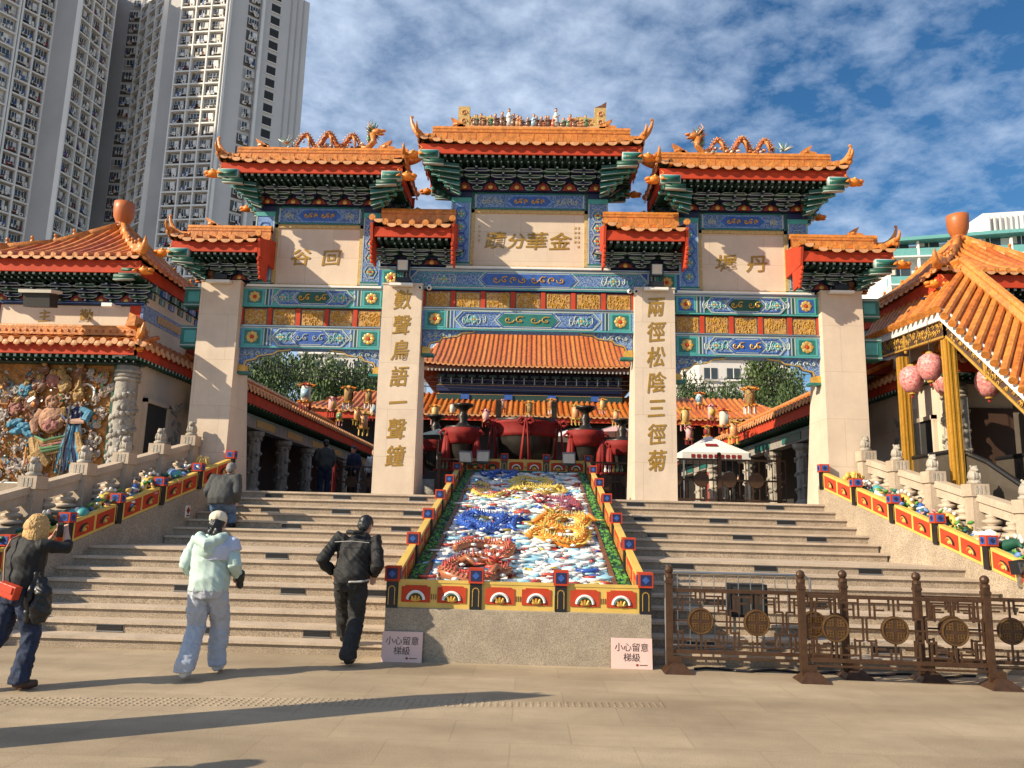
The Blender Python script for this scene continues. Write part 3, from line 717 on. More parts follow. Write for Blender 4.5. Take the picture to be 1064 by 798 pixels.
# floodlights standing at the relief ends
for i, (x, y, s_, lb) in enumerate([(-.95, 9.36, -1, 'flat black louvred floodlight at the lower end of the relief, near the woman in mint'), (.98, 9.36, 1, 'flat black louvred floodlight at the lower end of the relief, near the metal barriers'),
                              (-.98, 17.9, 0, 'grey box floodlight at the top of the relief, left of its centre'), (1.0, 17.9, 0, 'grey box floodlight at the top of the relief, right of its centre'), (-1.38, 17.75, 2, 'tilted pale floodlight at the upper left corner of the relief')]):
    b = MB(); z = zr(y) + .06
    if s_ in (-1, 1):
        b.box((x, y + .05, z + .03), (.36, .16, .08), 'black', (R(20), 0, 0))
        for q in range(10): b.box((x - .15 + q * .033, y + .05, z + .075), (.01, .15, .015), 'dark', (R(20), 0, 0))
        b.bb(x - .02, x + .02, y, y + .04, z - .06, z, 'steel')
    else:
        b.box((x, y - .05, z + .33), (.30, .14, .28), 'steel', (R(-25), 0, R(10 * s_))); b.box((x, y - .125, z + .33), (.26, .02, .24), 'offwhite', (R(-25), 0, R(10 * s_)))
        b.bb(x - .02, x + .02, y, y + .04, z - .06, z + .3, 'black')
    b.build('floodlight', None, label=lb, category='floodlight', group='floodlights on the relief')
# caution signs leaning on the block
for x, lb in ((-1.30, 'pink caution sign against the shaded end of the granite block, beside the man in black'), (1.29, 'pink caution sign against the sunlit end of the granite block, beside the metal barriers')):
    T = thing('caution_sign', (x, 9.06, 0), lb, 'sign', 'pink caution signs at the foot of the relief')
    b = MB(); mat('pink', (0.78, 0.52, 0.46), 0.45, var=0.04)
    b.box((x, 9.075, .165), (.46, .012, .33), 'pink', (R(-6), 0, 0)); b.build('board', T)
    z = .225
    text_obj('小心留意', 'lettering', (x, 9.0738, .225), .096, 'dark', T, (R(84), 0, 0), .0, .001)
    text_obj('梯級', 'lettering', (x, 9.0626, .118), .096, 'dark', T, (R(84), 0, 0), .0, .001)
    b = MB(); b.box((x + .06, 9.0555, .045), (.025, .003, .022), 'cloth_red', (R(-6), 0, 0)); b.box((x + .13, 9.0555, .045), (.09, .003, .008), 'dark', (R(-6), 0, 0)); b.build('emblem', T)

# ------------------------------------------------------------------ tiled roofs
def roof(parent, name, cx, cy, hx, hy, ze, zr_, lr, sides='fblr', pitch=.25, lift=.12, tile='tile', cap='tile_pale', rt=.06, curve=1.35, ridge_y=0.0, nseg=5):
    """hipped roof: eave rectangle (hx, hy) at ze rising to a ridge of half length lr at zr_. returns the tile part"""
    b = MB()
    def zf(t): return ze + (zr_ - ze) * (t ** curve * .55 + t * .45)
    def P(side, s, t):      # s along the eave -1..1, t up the slope 0..1
        lf = lift * (abs(s) ** 5) * (1 - t) ** 2
        if side in 'fb':
            y = -hy * (1 - t) + ridge_y * t; xx = s * (hx + (lr - hx) * t)
            if side == 'b': y = hy * (1 - t) + ridge_y * t
            return (cx + xx, cy + y, zf(t) + lf)
        sg = -1 if side == 'l' else 1
        return (cx + sg * (hx + (lr - hx) * t), cy + s * hy * (1 - t) + ridge_y * t, zf(t) + lf)
    for sd_ in sides:
        ns = 12; nt_ = nseg
        V = [P(sd_, -1 + 2 * i / ns, j / nt_) for j in range(nt_ + 1) for i in range(ns + 1)]
        F = [(j * (ns + 1) + i, j * (ns + 1) + i + 1, (j + 1) * (ns + 1) + i + 1, (j + 1) * (ns + 1) + i) for j in range(nt_) for i in range(ns)]
        b.add(V, F, tile)
        b.add([(x, y, z - .03) for x, y, z in V], [f[::-1] for f in F], 'green_dark')
        half = hx if sd_ in 'fb' else hy
        n = max(2, int(round(2 * half / pitch)))
        for k in range(n + 1):
            q = -half + 2 * half * k / n
            # column climbs at constant offset until it meets the hip
            if sd_ in 'fb': tm = 1.0 if (abs(q) <= lr or hx - lr < 1e-6) else max(.0, (hx - abs(q)) / (hx - lr))
            else: tm = max(0.0, (hy - abs(q)) / hy)
            if k in (0, n): tm = 0.04
            tm = min(1, max(tm, .05))
            pts = []
            for j in range(nt_ + 1):
                t = tm * j / nt_
                if sd_ in 'fb': s = q / (hx + (lr - hx) * t)
                else: s = q / max(1e-3, hy * (1 - t))
                s = max(-1, min(1, s)); x, y, z = P(sd_, s, t)
                if sd_ in 'fb': x = cx + q
                pts.append((x, y, z + rt * .3))
            b.tube(pts, rt, ('tile', 'tile_b', 'tile', 'tile_light')[(k * 7 + k // 3) % 4] if tile == 'tile' else tile, 6)
            # round end cap and hanging drip tile
            p0 = Vector(pts[0]); d = {'f': Vector((0, -1, 0)), 'b': Vector((0, 1, 0)), 'l': Vector((-1, 0, 0)), 'r': Vector((1, 0, 0))}[sd_]
            b.tube([p0, p0 + d * .03], [rt * 1.12, rt * 1.02], 'tile_light', 10)
            if k < n:
                side_v = Vector((1, 0, 0)) if sd_ in 'fb' else Vector((0, 1, 0))
                w2 = 2 * half / n
                c0 = p0 + side_v * w2 / 2 + d * .012 - Vector((0, 0, rt * .6))
                poly = []
                for a in range(7):
                    an = PI * a / 6; poly.append(c0 + side_v * math.cos(an) * w2 * .40 - Vector((0, 0, math.sin(an) * rt * 1.25)))
                V = [v for v in poly] + [v + d * .018 for v in poly]
                F = [list(range(7)), list(range(13, 6, -1))] + [[a, (a + 1) % 7, 7 + (a + 1) % 7, 7 + a] for a in range(7)]
                b.add(V, F, cap)
    return b.build(name, parent), P

def eave_under(parent, cx, cy, hx, hy, zt, inner_y, zb, inner_hx=None, sides='fb', h_f=.22, clusters=None, dark=False, fas='red', inner_yb=None):
    """red eave board, two rows of rafter ends and soffit under the eave at height zt; brackets down to zb at the wall plane"""
    b = MB()
    inner_hx = inner_hx if inner_hx is not None else hx - .35
    o = .07
    for k_, q_ in (('f', (cx - hx + .03, cx + hx - .03, cy - hy + o, cy - hy + o + .04)), ('b', (cx - hx + .03, cx + hx - .03, cy + hy - o - .04, cy + hy - o)), ('l', (cx - hx + o, cx - hx + o + .04, cy - hy + .12, cy + hy - .12)), ('r', (cx + hx - o - .04, cx + hx - o, cy - hy + .12, cy + hy - .12))):
        if k_ in sides: b = MB(); b.bb(*q_, zt - h_f, zt, fas); b.build('eave_board', parent)
    b = MB()
    z = zt - h_f
    # soffit block, stepping inwards
    b.bb(cx - hx + .2, cx + hx - .2, cy - hy + .28, cy + hy - .28, z - .02, z + .06, 'green_dark')
    n = int(2 * hx / .135)
    for s_, yy in ((-1, cy - hy),) + (((1, cy + hy),) if 'b' in sides else ()):
        for k in range(n):
            x = cx - hx + .12 + (2 * hx - .24) * k / (n - 1)
            y0 = yy - s_ * .13; b.bb(x - .03, x + .03, y0, y0 - s_ * .3, z - .045, z + .015, 'green_dark')
            b.bb(x - .024, x + .024, y0 + s_ * .004, y0 - s_ * .004, z - .04, z + .01, 'line')
            if abs(x - cx) < hx - .3:
                y1 = yy - s_ * .25; b.tube([(x + .03, y1, z - .075), (x + .03, y1 - s_ * .25, z - .075)], .026, 'green_dark', 6); b.tube([(x + .03, y1 + s_ * .004, z - .075), (x + .03, y1, z - .075)], .017, 'line', 6)
    for s_ in ((-1,) if 'l' in sides else ()) + ((1,) if 'r' in sides else ()):
        m_ = int(2 * hy / .135)
        for k in range(m_):
            y = cy - hy + .12 + (2 * hy - .24) * k / (m_ - 1); x0 = cx + s_ * (hx - .13)
            b.bb(x0, x0 - s_ * .3, y - .03, y + .03, z - .045, z + .015, 'green'); b.bb(x0 + s_ * .004, x0 - s_ * .004, y - .024, y + .024, z - .04, z + .01, 'line')
    b.build('rafters', parent)
    # bracket sets
    b = MB()
    z1 = z - .10; H = z1 - zb; wy = inner_y; fy = cy - hy + .42
    nt_ = 4
    iyb = inner_yb if inner_yb is not None else 2 * cy - inner_y
    for j in range(nt_):       # stepped dark core behind the brackets
        t = j / nt_; zz0 = zb + H * j / nt_; ex = inner_hx + (hx - .35 - inner_hx) * (j / nt_)
        yf = wy + (fy + .22 - wy) * t; yb_ = iyb - (yf - wy)
        b.bb(cx - ex, cx + ex, yf, max(yb_, yf + .05), zz0, zz0 + H / nt_ - .012, 'green_dark' if j % 2 else 'navy')
    n = clusters or max(2, int(round(2 * inner_hx / .52)))
    for fb in ((-1, 1) if 'b' in sides else (-1,)):
        for k in range(n + 1):
            x = cx - inner_hx + 2 * inner_hx * k / n
            for j in range(nt_):
                t = (j + .6) / nt_; y = wy + (fy - wy) * t
                if fb == 1: y = iyb - (y - wy)
                zz0 = zb + H * (j + .1) / nt_; hh = H / nt_ * .62
                wdt = .10 + .075 * j; colr = ('navy', 'green_dark', 'navy', 'green')[(j + k) % 4]
                # boat-shaped arm with pale outline
                poly = [(x - wdt, zz0 + hh), (x - wdt, zz0 + hh * .55), (x - wdt * .6, zz0), (x + wdt * .6, zz0), (x + wdt, zz0 + hh * .55), (x + wdt, zz0 + hh)]
                y0, y1 = sorted((y, y - fb * .10)); b.prism(poly, y0, y1, colr)
                if fb == -1:
                    for p, q in zip(poly, poly[1:] + poly[:1]): b.bar((p[0], y - .006, p[1]), (q[0], y - .006, q[1]), .012, .014, 'line', (0, 1, 0))
                # nose pointing out
                if fb == -1: b.bb(x - .028, x + .028, y - .15, y, zz0 + hh * .1, zz0 + hh * .75, colr); b.bb(x - .018, x + .018, y - .156, y - .149, zz0 + hh * .2, zz0 + hh * .65, 'line')
                for q in (-1, 1): b.bb(x + q * wdt - .03, x + q * wdt + .03, min(y, y - fb * .12), max(y, y - fb * .12), zz0 + hh, zz0 + H / nt_ * .98, 'green' if colr == 'navy' else 'navy')
            # red board with flame between the sets
            if k < n and fb == -1:
                xm = x + inner_hx / n; b.prism([(xm - .15, zb + .005), (xm + .15, zb + .005), (xm + .1, zb + H * .3), (xm, zb + H * .5), (xm - .1, zb + H * .3)], wy - .07, wy - .05, 'red_dark')
                b.ell((xm, wy - .08, zb + H * .17), (.05, .012, .045), 'gold', 8, 5)
    b.build('brackets', parent)

def corner_beast(parent, x, y, z, ang, s=1.0, m='orange', board=True):
    """painted corner beam end with a gilded beast head"""
    b = MB(); d = Vector((math.cos(ang), math.sin(ang), 0)); sdv = Vector((-d.y, d.x, 0)); p = Vector((x, y, z))
    if board:
        b.bar(p - d * .40 * s, p, .12 * s, .17 * s, 'line'); b.bar(p - d * .385 * s, p - d * .015 * s, .126 * s, .14 * s, 'teal'); b.bar(p - d * .34 * s, p - d * .06 * s, .13 * s, .07 * s, 'green')
        b.bar(p - d * .5 * s - Vector((0, 0, .15 * s)), p - d * .1 * s - Vector((0, 0, .13 * s)), .1 * s, .1 * s, 'green')
        b.bar(p - d * .5 * s - Vector((0, 0, .203 * s)), p - d * .1 * s - Vector((0, 0, .183 * s)), .105 * s, .012, 'line')
    q = p + Vector((0, 0, .0))
    b.ell(q + d * .10 * s, (.13 * s, .10 * s, .085 * s), m, 8, 6, (0, 0, ang)); b.ell(q + d * .22 * s + Vector((0, 0, .015 * s)), (.08 * s, .07 * s, .045 * s), m, 8, 5, (0, 0, ang))
    b.ell(q + d * .20 * s - Vector((0, 0, .05 * s)), (.08 * s, .055 * s, .022 * s), m, 8, 5, (0, 0, ang))
    for e in (-1, 1):
        b.ell(q + d * .10 * s + sdv * e * .07 * s + Vector((0, 0, .05 * s)), (.03 * s,) * 3, 'yellow', 6, 4)
        b.tube([q + sdv * e * .04 * s + Vector((0, 0, .06 * s)), q - d * .08 * s + sdv * e * .06 * s + Vector((0, 0, .12 * s)), q - d * .02 * s + sdv * e * .07 * s + Vector((0, 0, .17 * s))], [.02 * s, .016 * s, .004], m, 5)
        b.tube([q - d * .02 + sdv * e * .09 * s, q - d * .1 * s + sdv * e * .12 * s - Vector((0, 0, .04 * s))], [.04 * s, .006], m, 5)
    b.build('corner_beast', parent, True)

def ridge_end(b, x, y, z, sg, s=1.0, m='tile_light'):
    """upswept horn at a ridge end; sg = +-1 outward along x"""
    pts = []; rad = []
    for i in range(9):
        t = i / 8
        pts.append((x + sg * s * (.52 * t - .06 * t ** 6), y, z + s * (-.05 + .02 * t + .40 * t ** 3.0))); rad.append(s * (.085 * (1 - t) ** .8 + .018))
    b.tube(pts, rad, m, 8)
    b.ell((pts[-1][0] - sg * .02 * s, y, pts[-1][2]), (.032 * s, .03 * s, .028 * s), m, 6, 4)

def ridge(parent, cx, y, z0, z1, lr, ends='lr', horn=1.0, m='tile_light', m2='tile', orn=True):
    b = MB(); h = z1 - z0
    b.bb(cx - lr, cx + lr, y - .10, y + .10, z0, z0 + h * .2, m2); b.bb(cx - lr, cx + lr, y - .075, y + .075, z0 + h * .2, z0 + h * .85, m)
    b.bb(cx - lr, cx + lr, y - .084, y + .084, z0 + h * .72 - .008, z0 + h * .72 + .008, m2); [b.bb(cx - lr + q * .3, cx - lr + q * .3 + .012, y - .08, y + .08, z0 + h * .25, z0 + h * .7, m2) for q in range(int(2 * lr / .3))]
    b.tube([(cx - lr, y, z1 - h * .08), (cx + lr, y, z1 - h * .08)], .08, m, 8)
    for e in ends:
        sg = -1 if e == 'l' else 1
        ridge_end(b, cx + sg * (lr - .05), y, z0 + h * .55, sg, horn, m)
        if orn:    # scroll beast astride the ridge
            X = cx + sg * (lr - .42 * horn)
            b.prism([(X - .16 * horn, z1 - .02), (X + .16 * horn, z1 - .02), (X + .17 * horn, z1 + .06 * horn), (X + sg * .04 * horn, z1 + .08 * horn), (X + sg * .10 * horn, z1 + .2 * horn), (X - sg * .02 * horn, z1 + .14 * horn), (X - sg * .12 * horn, z1 + .07 * horn)][::sg], y - .06, y + .06, m)
            b.ell((X - sg * .02, y, z1 + .07 * horn), (.09 * horn, .085, .05 * horn), m, 8, 5)
    return b.build('ridge', parent)

def hip_beasts(parent, pts, n=4, s=1.0, m='tile_light'):
    b = MB(); pts = [Vector(p) for p in pts]
    if s > 1.3:
        for p, q in zip(pts, pts[1:]): b.bar(p + Vector((0, 0, .05)), q + Vector((0, 0, .05)), .10, .20, m)
    b.tube(pts, .06 * s, m, 6); b.tube([p + Vector((0, 0, .05 * s)) for p in pts], .035 * s, m, 6)
    a, e = pts[0], pts[-1]
    for k in range(n):
        t = (.12 + .13 * k) * (len(pts) - 1); i_ = min(int(t), len(pts) - 2); p = pts[i_].lerp(pts[i_ + 1], t - i_) + Vector((0, 0, .1 * s))
        b.ell(p, (.035 * s, .035 * s, .06 * s), m, 6, 4); b.ell(p + Vector((0, -.02, .07 * s)), (.026 * s,) * 3, m, 6, 4)
    d = (a - e).normalized(); b.tube([a, a + d * .12 * s + Vector((0, 0, .02)), a + d * .2 * s + Vector((0, 0, .14 * s)), a + d * .19 * s + Vector((0, 0, .24 * s))], [.06 * s, .05 * s, .035 * s, .01], m, 6)
    b.build('hip_ridge', parent, True)

# ------------------------------------------------------------------ the memorial archway
G = thing('memorial_archway', (0, 14.9, HP), 'stone gateway with four pale pillars, seven orange tiled roofs and blue painted beams', 'gateway')
GY = 14.78
A_, B_ = 2.51, 6.18
PZ = 6.20
for i, (x, txt) in enumerate([(-B_, None), (-A_, '數聲鳥語一聲鐘'), (A_, '兩徑松陰三徑菊'), (B_, None)]):
    b = MB(); wb, wt = .404, .393
    if abs(x) > 5: wb, wt = .40, .40
    db, dt = 1.25, .42
    b.hexa([(x - wb, GY, HP - .01), (x + wb, GY, HP - .01), (x + wb, GY + db, HP - .01), (x - wb, GY + db, HP - .01), (x - wt, GY, PZ), (x + wt, GY, PZ), (x + wt, GY + dt, PZ), (x - wt, GY + dt, PZ)], 'sandstone')
    b.bb(x - wt - .015, x + wt + .015, GY - .015, GY + dt + .015, PZ, PZ + .03, 'sandstone')
    p = b.build('pillar', G)
    if txt:
        zs = [5.86 - .52 * k for k in range(7)]
        if x > 0: zs = [5.80 - .505 * k for k in range(7)]
        for ch, z in zip(txt, zs):
            text_obj(ch, 'inscription', (x - .0, GY - .004, z), .425, 'gold_text', p, (PI / 2, 0, 0), .005, .006, 0.12, .86, wob=.035)
    # scrolled drum stone behind the foot
    b = MB()
    for zc, rr in ((2.45, .38), (3.05, .24), (3.45, .16)):
        b.tube([(x - .14, GY + 1.35, zc), (x + .14, GY + 1.35, zc)], rr, 'carved', 14)
    b.build('drum_stone', p)

def rosette(b, x, z, y, r, c1='gold', c2='line'):
    for q in range(8):
        a = q * PI / 4; b.ell((x + math.cos(a) * r * .6, y, z + math.sin(a) * r * .6), (r * .34, .012, r * .34), c2 if q % 2 else c1, 6, 4)
    b.ell((x, y - .006, z), (r * .3, .014, r * .3), 'red' if c1 == 'gold' else 'gold', 6, 4)
def scroll_run(b, x0, x1, z, y, amp, m, n=None):
    n = n or max(2, int((x1 - x0) / .16)); rnd = random.Random(int(abs(x0 * 100)))
    for k in range(n):
        x = x0 + (x1 - x0) * (k + .5) / n; sg = 1 if k % 2 else -1; r = (x1 - x0) / n * .5
        pts = [(x + r * (1 - i * .1) * math.cos(i * .75 + k), y, z + sg * amp * (1 - i * .09) * math.sin(i * .75 + k)) for i in range(8)]
        b.tube(pts, [.012] * 7 + [.004], m, 4)
        b.ell((x, y, z), (.018, .01, .018), m, 5, 3)
def hexf(x0, x1, z0, z1, t):
    zc = (z0 + z1) / 2
    return [(x0, zc), (x0 + t, z0), (x1 - t, z0), (x1, zc), (x1 - t, z1), (x0 + t, z1)]
def outline(b, poly, y, w_, m):
    for p, q in zip(poly, poly[1:] + poly[:1]): b.bar((p[0], y, p[1]), (q[0], y, q[1]), .012, w_, m, (0, 1, 0)) if False else b.bar((p[0], y, p[1]), (q[0], y, q[1]), w_, .012, m, (0, 1, 0))
def beam(x0, x1, z0, z1, base, field, cart_c, scroll_c, y=14.95, depth=.30, ends=True, rounded=True):
    b = MB(); h = z1 - z0; L_ = x1 - x0; zc = (z0 + z1) / 2
    b.bb(x0, x1, y, y + depth, z0, z1, base)
    for z in (z0 + h * .05, z1 - h * .05): b.bb(x0, x1, y - .008, y, z - h * .035, z + h * .035, 'line' if z > zc else 'teal_light')
    b.bb(x0 - .01, x1 + .01, y - .03, y + depth, z1, z1 + .022, 'steel')
    e = h * .95 if ends else 0
    if ends:
        for xa in (x0 + .06, x1 - .06 - e):
            b.bb(xa, xa + e, y - .010, y, z0 + h * .1, z1 - h * .1, 'teal_light'); b.bb(xa + e * .12, xa + e * .88, y - .016, y - .009, z0 + h * .18, z1 - h * .18, 'teal' if base != 'teal' else 'blue')
            rosette(b, xa + e / 2, zc, y - .024, h * .30, 'gold', 'gold_frame')
        for xa, sg in ((x0 + .06 + e, 1), (x1 - .06 - e, -1)):
            for q, c in enumerate(('line', 'green', 'line', 'blue', 'line')): b.bb(xa + sg * (.01 + q * .035), xa + sg * (.036 + q * .035), y - .012, y, z0 + h * .1, z1 - h * .1, c)
    xs, xe = x0 + e + .24, x1 - e - .24
    mid = (xs + xe) / 2; cl = (xe - xs) * .19 + .12
    # filigree fields with chevrons
    poly = hexf(xs, xe, z0 + h * .1, z1 - h * .1, h * .35)
    b.prism(poly, y - .006, y + .002, field); outline(b, poly, y - .012, .024, 'line')
    poly2 = hexf(xs + .09, xe - .09, z0 + h * .2, z1 - h * .2, h * .26); outline(b, poly2, y - .012, .014, 'blue' if base != 'blue' else 'teal_light')
    for sg in (-1, 1):
        xr = mid + sg * (cl + (xe - xs) / 2) / 2
        rosette(b, xr, zc, y - .018, h * .2, 'line', 'teal_light')
        scroll_run(b, min(xr - .25, xr + .25), max(xr - .25, xr + .25), zc, y - .012, h * .26, 'line', 5)
        xo = xe - .3 if sg > 0 else xs + .3
        scroll_run(b, xo - .12, xo + .12, zc, y - .012, h * .2, 'teal_light', 2)
    for g_, c, off in ((.0, 'line', .012), (.03, 'blue', .016), (.055, 'line', .020)):
        poly = hexf(mid - cl + g_, mid + cl - g_, z0 + h * (.1 + g_ * 1.3), z1 - h * (.1 + g_ * 1.3), h * .34)
        b.prism(poly, y - off, y, c)
    poly = hexf(mid - cl + .075, mid + cl - .075, z0 + h * .21, z1 - h * .21, h * .26); b.prism(poly, y - .024, y, cart_c)
    scroll_run(b, mid - cl * .72, mid - .03, zc, y - .034, h * .17, scroll_c); scroll_run(b, mid + .03, mid + cl * .72, zc, y - .034, h * .17, scroll_c)
    return b.build('painted_beam', G)
def lattice(x0, x1, z0, z1, n, y=15.0):
    b = MB(); b.bb(x0, x1, y, y + .2, z0, z1, 'red'); w_ = (x1 - x0) / n; rnd = random.Random(n)
    for k in range(n):
        a, c = x0 + w_ * k + .07, x0 + w_ * (k + 1) - .07
        b.bb(a, c, y - .012, y + .001, z0 + .03, z1 - .03, 'gold_fil')
        b.bb(a - .02, c + .02, y - .008, y, z0 + .015, z1 - .015, 'teal')
        for q in range(26):
            xx = rnd.uniform(a + .03, c - .03); zz_ = rnd.uniform(z0 + .05, z1 - .05); r = rnd.uniform(.02, .045)
            b.tube([(xx + r * math.cos(i), y - .018, zz_ + r * math.sin(i)) for i in range(5)], [.009] * 5, 'gold', 4)
    for k in range(n + 1):
        xx = x0 + w_ * k; b.bb(xx - .045, xx + .045, y - .03, y, z0, z1, 'red')
    return b.build('lattice_panel', G)
def corbel(x, sg, z):
    b = MB()
    poly = [(x, z), (x, z - .34), (x + sg * .12, z - .36), (x + sg * .16, z - .26), (x + sg * .34, z - .22), (x + sg * .40, z - .15), (x + sg * .7, z - .11), (x + sg * .78, z - .05), (x + sg * 1.0, z - .03), (x + sg * 1.05, z)]
    b.prism(poly if sg < 0 else poly[::-1], 15.02, 15.14, 'blue_fil')
    for p, q in zip(poly[1:], poly[2:]): b.bar((p[0], 15.01, p[1]), (q[0], 15.01, q[1]), .025, .02, 'gold', (0, 1, 0))
    scroll_run(b, *sorted((x + sg * .08, x + sg * .6)), z - .1, 15.0, .05, 'line', 4)
    b.bb(*sorted((x - sg * .0, x + sg * .16)), 14.98, 15.16, z - .48, z - .36, 'gold'); b.bb(*sorted((x, x + sg * .24)), 14.97, 15.17, z - .53, z - .48, 'teal')
    b.build('corbel', G)
# centre bay
beam(-3.04, 3.04, 6.17, 6.60, 'blue', 'blue_fil', 'blue', 'gold')
lattice(-2.12, 2.12, 5.79, 6.148, 7)
beam(-2.12, 2.12, 5.33, 5.77, 'blue_light', 'blue_fil', 'teal', 'gold')
corbel(-2.1, 1, 5.33); corbel(2.1, -1, 5.33)
for sg in (-1, 1):
    x0, x1 = sorted((sg * 2.90, sg * 5.79))
    beam(x0, x1, 5.74, 6.15, 'teal_light' if sg < 0 else 'teal', 'blue_fil', 'green', 'gold')
    lattice(x0, x1, 5.35, 5.718, 5)
    beam(x0, x1, 4.89, 5.33, 'blue_light', 'blue_fil', 'blue', 'line' if sg < 0 else 'gold')
    corbel(x0 + (.0), 1, 4.89); corbel(x1, -1, 4.89)
    # beam stubs beyond the outer pillar
    for z0, z1 in ((5.72, 6.13), (4.88, 5.32)):
        b = MB()
        xa, xb = sorted((sg * 6.585, sg * 6.98)); b.bb(xa, xb, 14.95, 15.25, z0, z1, 'teal'); b.bb(xa, xb - .0, 14.94, 14.951, z0 + .03, z0 + .05, 'line'); b.bb(xa, xb, 14.94, 14.951, z1 - .05, z1 - .03, 'line')
        b.bb(xa + .08, xb - .08, 14.938, 14.95, z0 + .1, z1 - .1, 'teal_light')
        b.build('beam_end', G)
def name_panel(xc, hw, z0, z1, cols, ztop, text, rtxt, sizes):
    """blue framed stone tablet; cols half width outer"""
    b = MB(); b.bb(xc - hw, xc + hw, 15.03, 15.2, z0, z1, 'sandstone_panel')
    t = b.build('name_tablet', G)
    f = MB()
    for a, c, d, e in ((xc - hw, xc - hw + .07, z0, z1), (xc + hw - .07, xc + hw, z0, z1), (xc - hw, xc + hw, z1 - .07, z1), (xc - hw, xc + hw, z0, z0 + .05)): f.bb(a, c, 15.0, 15.035, d, e, 'gold_frame')
    f.bb(xc - cols - .05, xc + cols + .05, 14.9, 15.2, z0 - .045, z0 - .001, 'white')
    f.build('frame', t)
    for ch, dx_, s_ in rtxt: text_obj(ch, 'inscription', (xc + dx_, 15.024, (z0 + z1) / 2 - .06), s_, 'gold_text', t, (PI / 2, 0, 0), .004, .006, 0.1, 1.15, wob=.03)
    # side posts
    for sg in (-1, 1):
        xa, xb = sorted((xc + sg * hw, xc + sg * cols)); p = MB()
        p.bb(xa, xb, 14.97, 15.25, z0, ztop, 'blue_light' if (sg < 0) else 'blue_fil')
        for x_ in (xa + .02, xb - .02): p.bb(x_ - .012, x_ + .012, 14.962, 14.971, z0, ztop, 'line')
        p.bb(xa, xb, 14.955, 14.972, z0, z0 + .1, 'teal'); p.bb(xa, xb, 14.95, 14.96, z0 + .04, z0 + .06, 'line'); p.bb(xa, xb, 14.955, 14.972, ztop - .22, ztop - .12, 'teal_light'); p.bb(xa, xb, 14.945, 14.972, ztop - .12, ztop, 'navy')
        n = 4
        for k in range(n):
            z = z0 + .22 + (ztop - .3 - z0 - .2) * (k + .3) / n
            outline(p, [((xa + xb) / 2 + .13 * math.cos(q * PI / 3), z + .15 * math.sin(q * PI / 3)) for q in range(6)], 14.963, .014, 'blue' if sg < 0 else 'line')
            rosette(p, (xa + xb) / 2, z, 14.958, .085, 'line' if sg < 0 else 'gold', 'teal_light')
        p.build('painted_post', G)
    # top beam
    p = MB(); p.bb(xc - hw, xc + hw, 14.98, 15.25, z1, ztop - .0, 'blue_fil'); h = ztop - z1; zc = (z1 + ztop) / 2
    for x_ in (xc - hw, xc + hw): p.bb(x_ - .05 if x_ > xc else x_, x_ if x_ > xc else x_ + .05, 14.96, 14.98, z1, ztop, 'green')
    for x_ in (xc - hw + .09, xc + hw - .09): p.bb(x_ - .012, x_ + .012, 14.968, 14.981, z1, ztop, 'line')
    p.bb(xc - hw, xc + hw, 14.968, 14.981, ztop - .03, ztop, 'teal'); p.bb(xc - hw, xc + hw, 14.968, 14.981, z1, z1 + .03, 'teal')
    outline(p, hexf(xc - hw + .12, xc + hw - .12, z1 + .05, ztop - .05, .12), 14.975, .018, 'blue_light')
    for g_, c, o_ in ((0, 'blue_light', .008), (.03, 'blue', .012)): p.prism(hexf(xc - .48 + g_, xc + .48 - g_, z1 + .045 + g_, ztop - .045 - g_, .12), 14.98 - o_, 14.98, c)
    scroll_run(p, xc - .33, xc - .02, zc, 14.962, .055, 'gold', 3); scroll_run(p, xc + .02, xc + .33, zc, 14.962, .055, 'gold', 3)
    for sg in (-1, 1): scroll_run(p, *sorted((xc + sg * .55, xc + sg * (hw - .2))), zc, 14.97, .08, 'line', 4); rosette(p, xc + sg * (hw * .72), zc, 14.968, .06, 'line', 'blue_light')
    p.build('painted_beam', G)
name_panel(-.01, 1.20, 6.66, 7.91, 1.61, 8.27, '', [('金', .62, .40), ('華', .14, .40), ('分', -.26, .34), ('蹟', -.70, .38)], None)
b = MB()
for x in (-1.03, .93, 1.0):
    for k in range(5 if x > .95 else 4): b.box((x, 15.022, 7.55 - k * .1), (.035, .006, .05), 'gold_frame', (0, .3 * (k % 2), 0))
b.build('inscription', G)
name_panel(-4.34, .92, 6.20, 7.52, 1.32, 7.90, '', [('回', .27, .36), ('谷', -.36, .38)], None)
name_panel(4.34, .90, 6.22, 7.54, 1.31, 7.90, '', [('丹', .27, .38), ('墀', -.36, .38)], None)
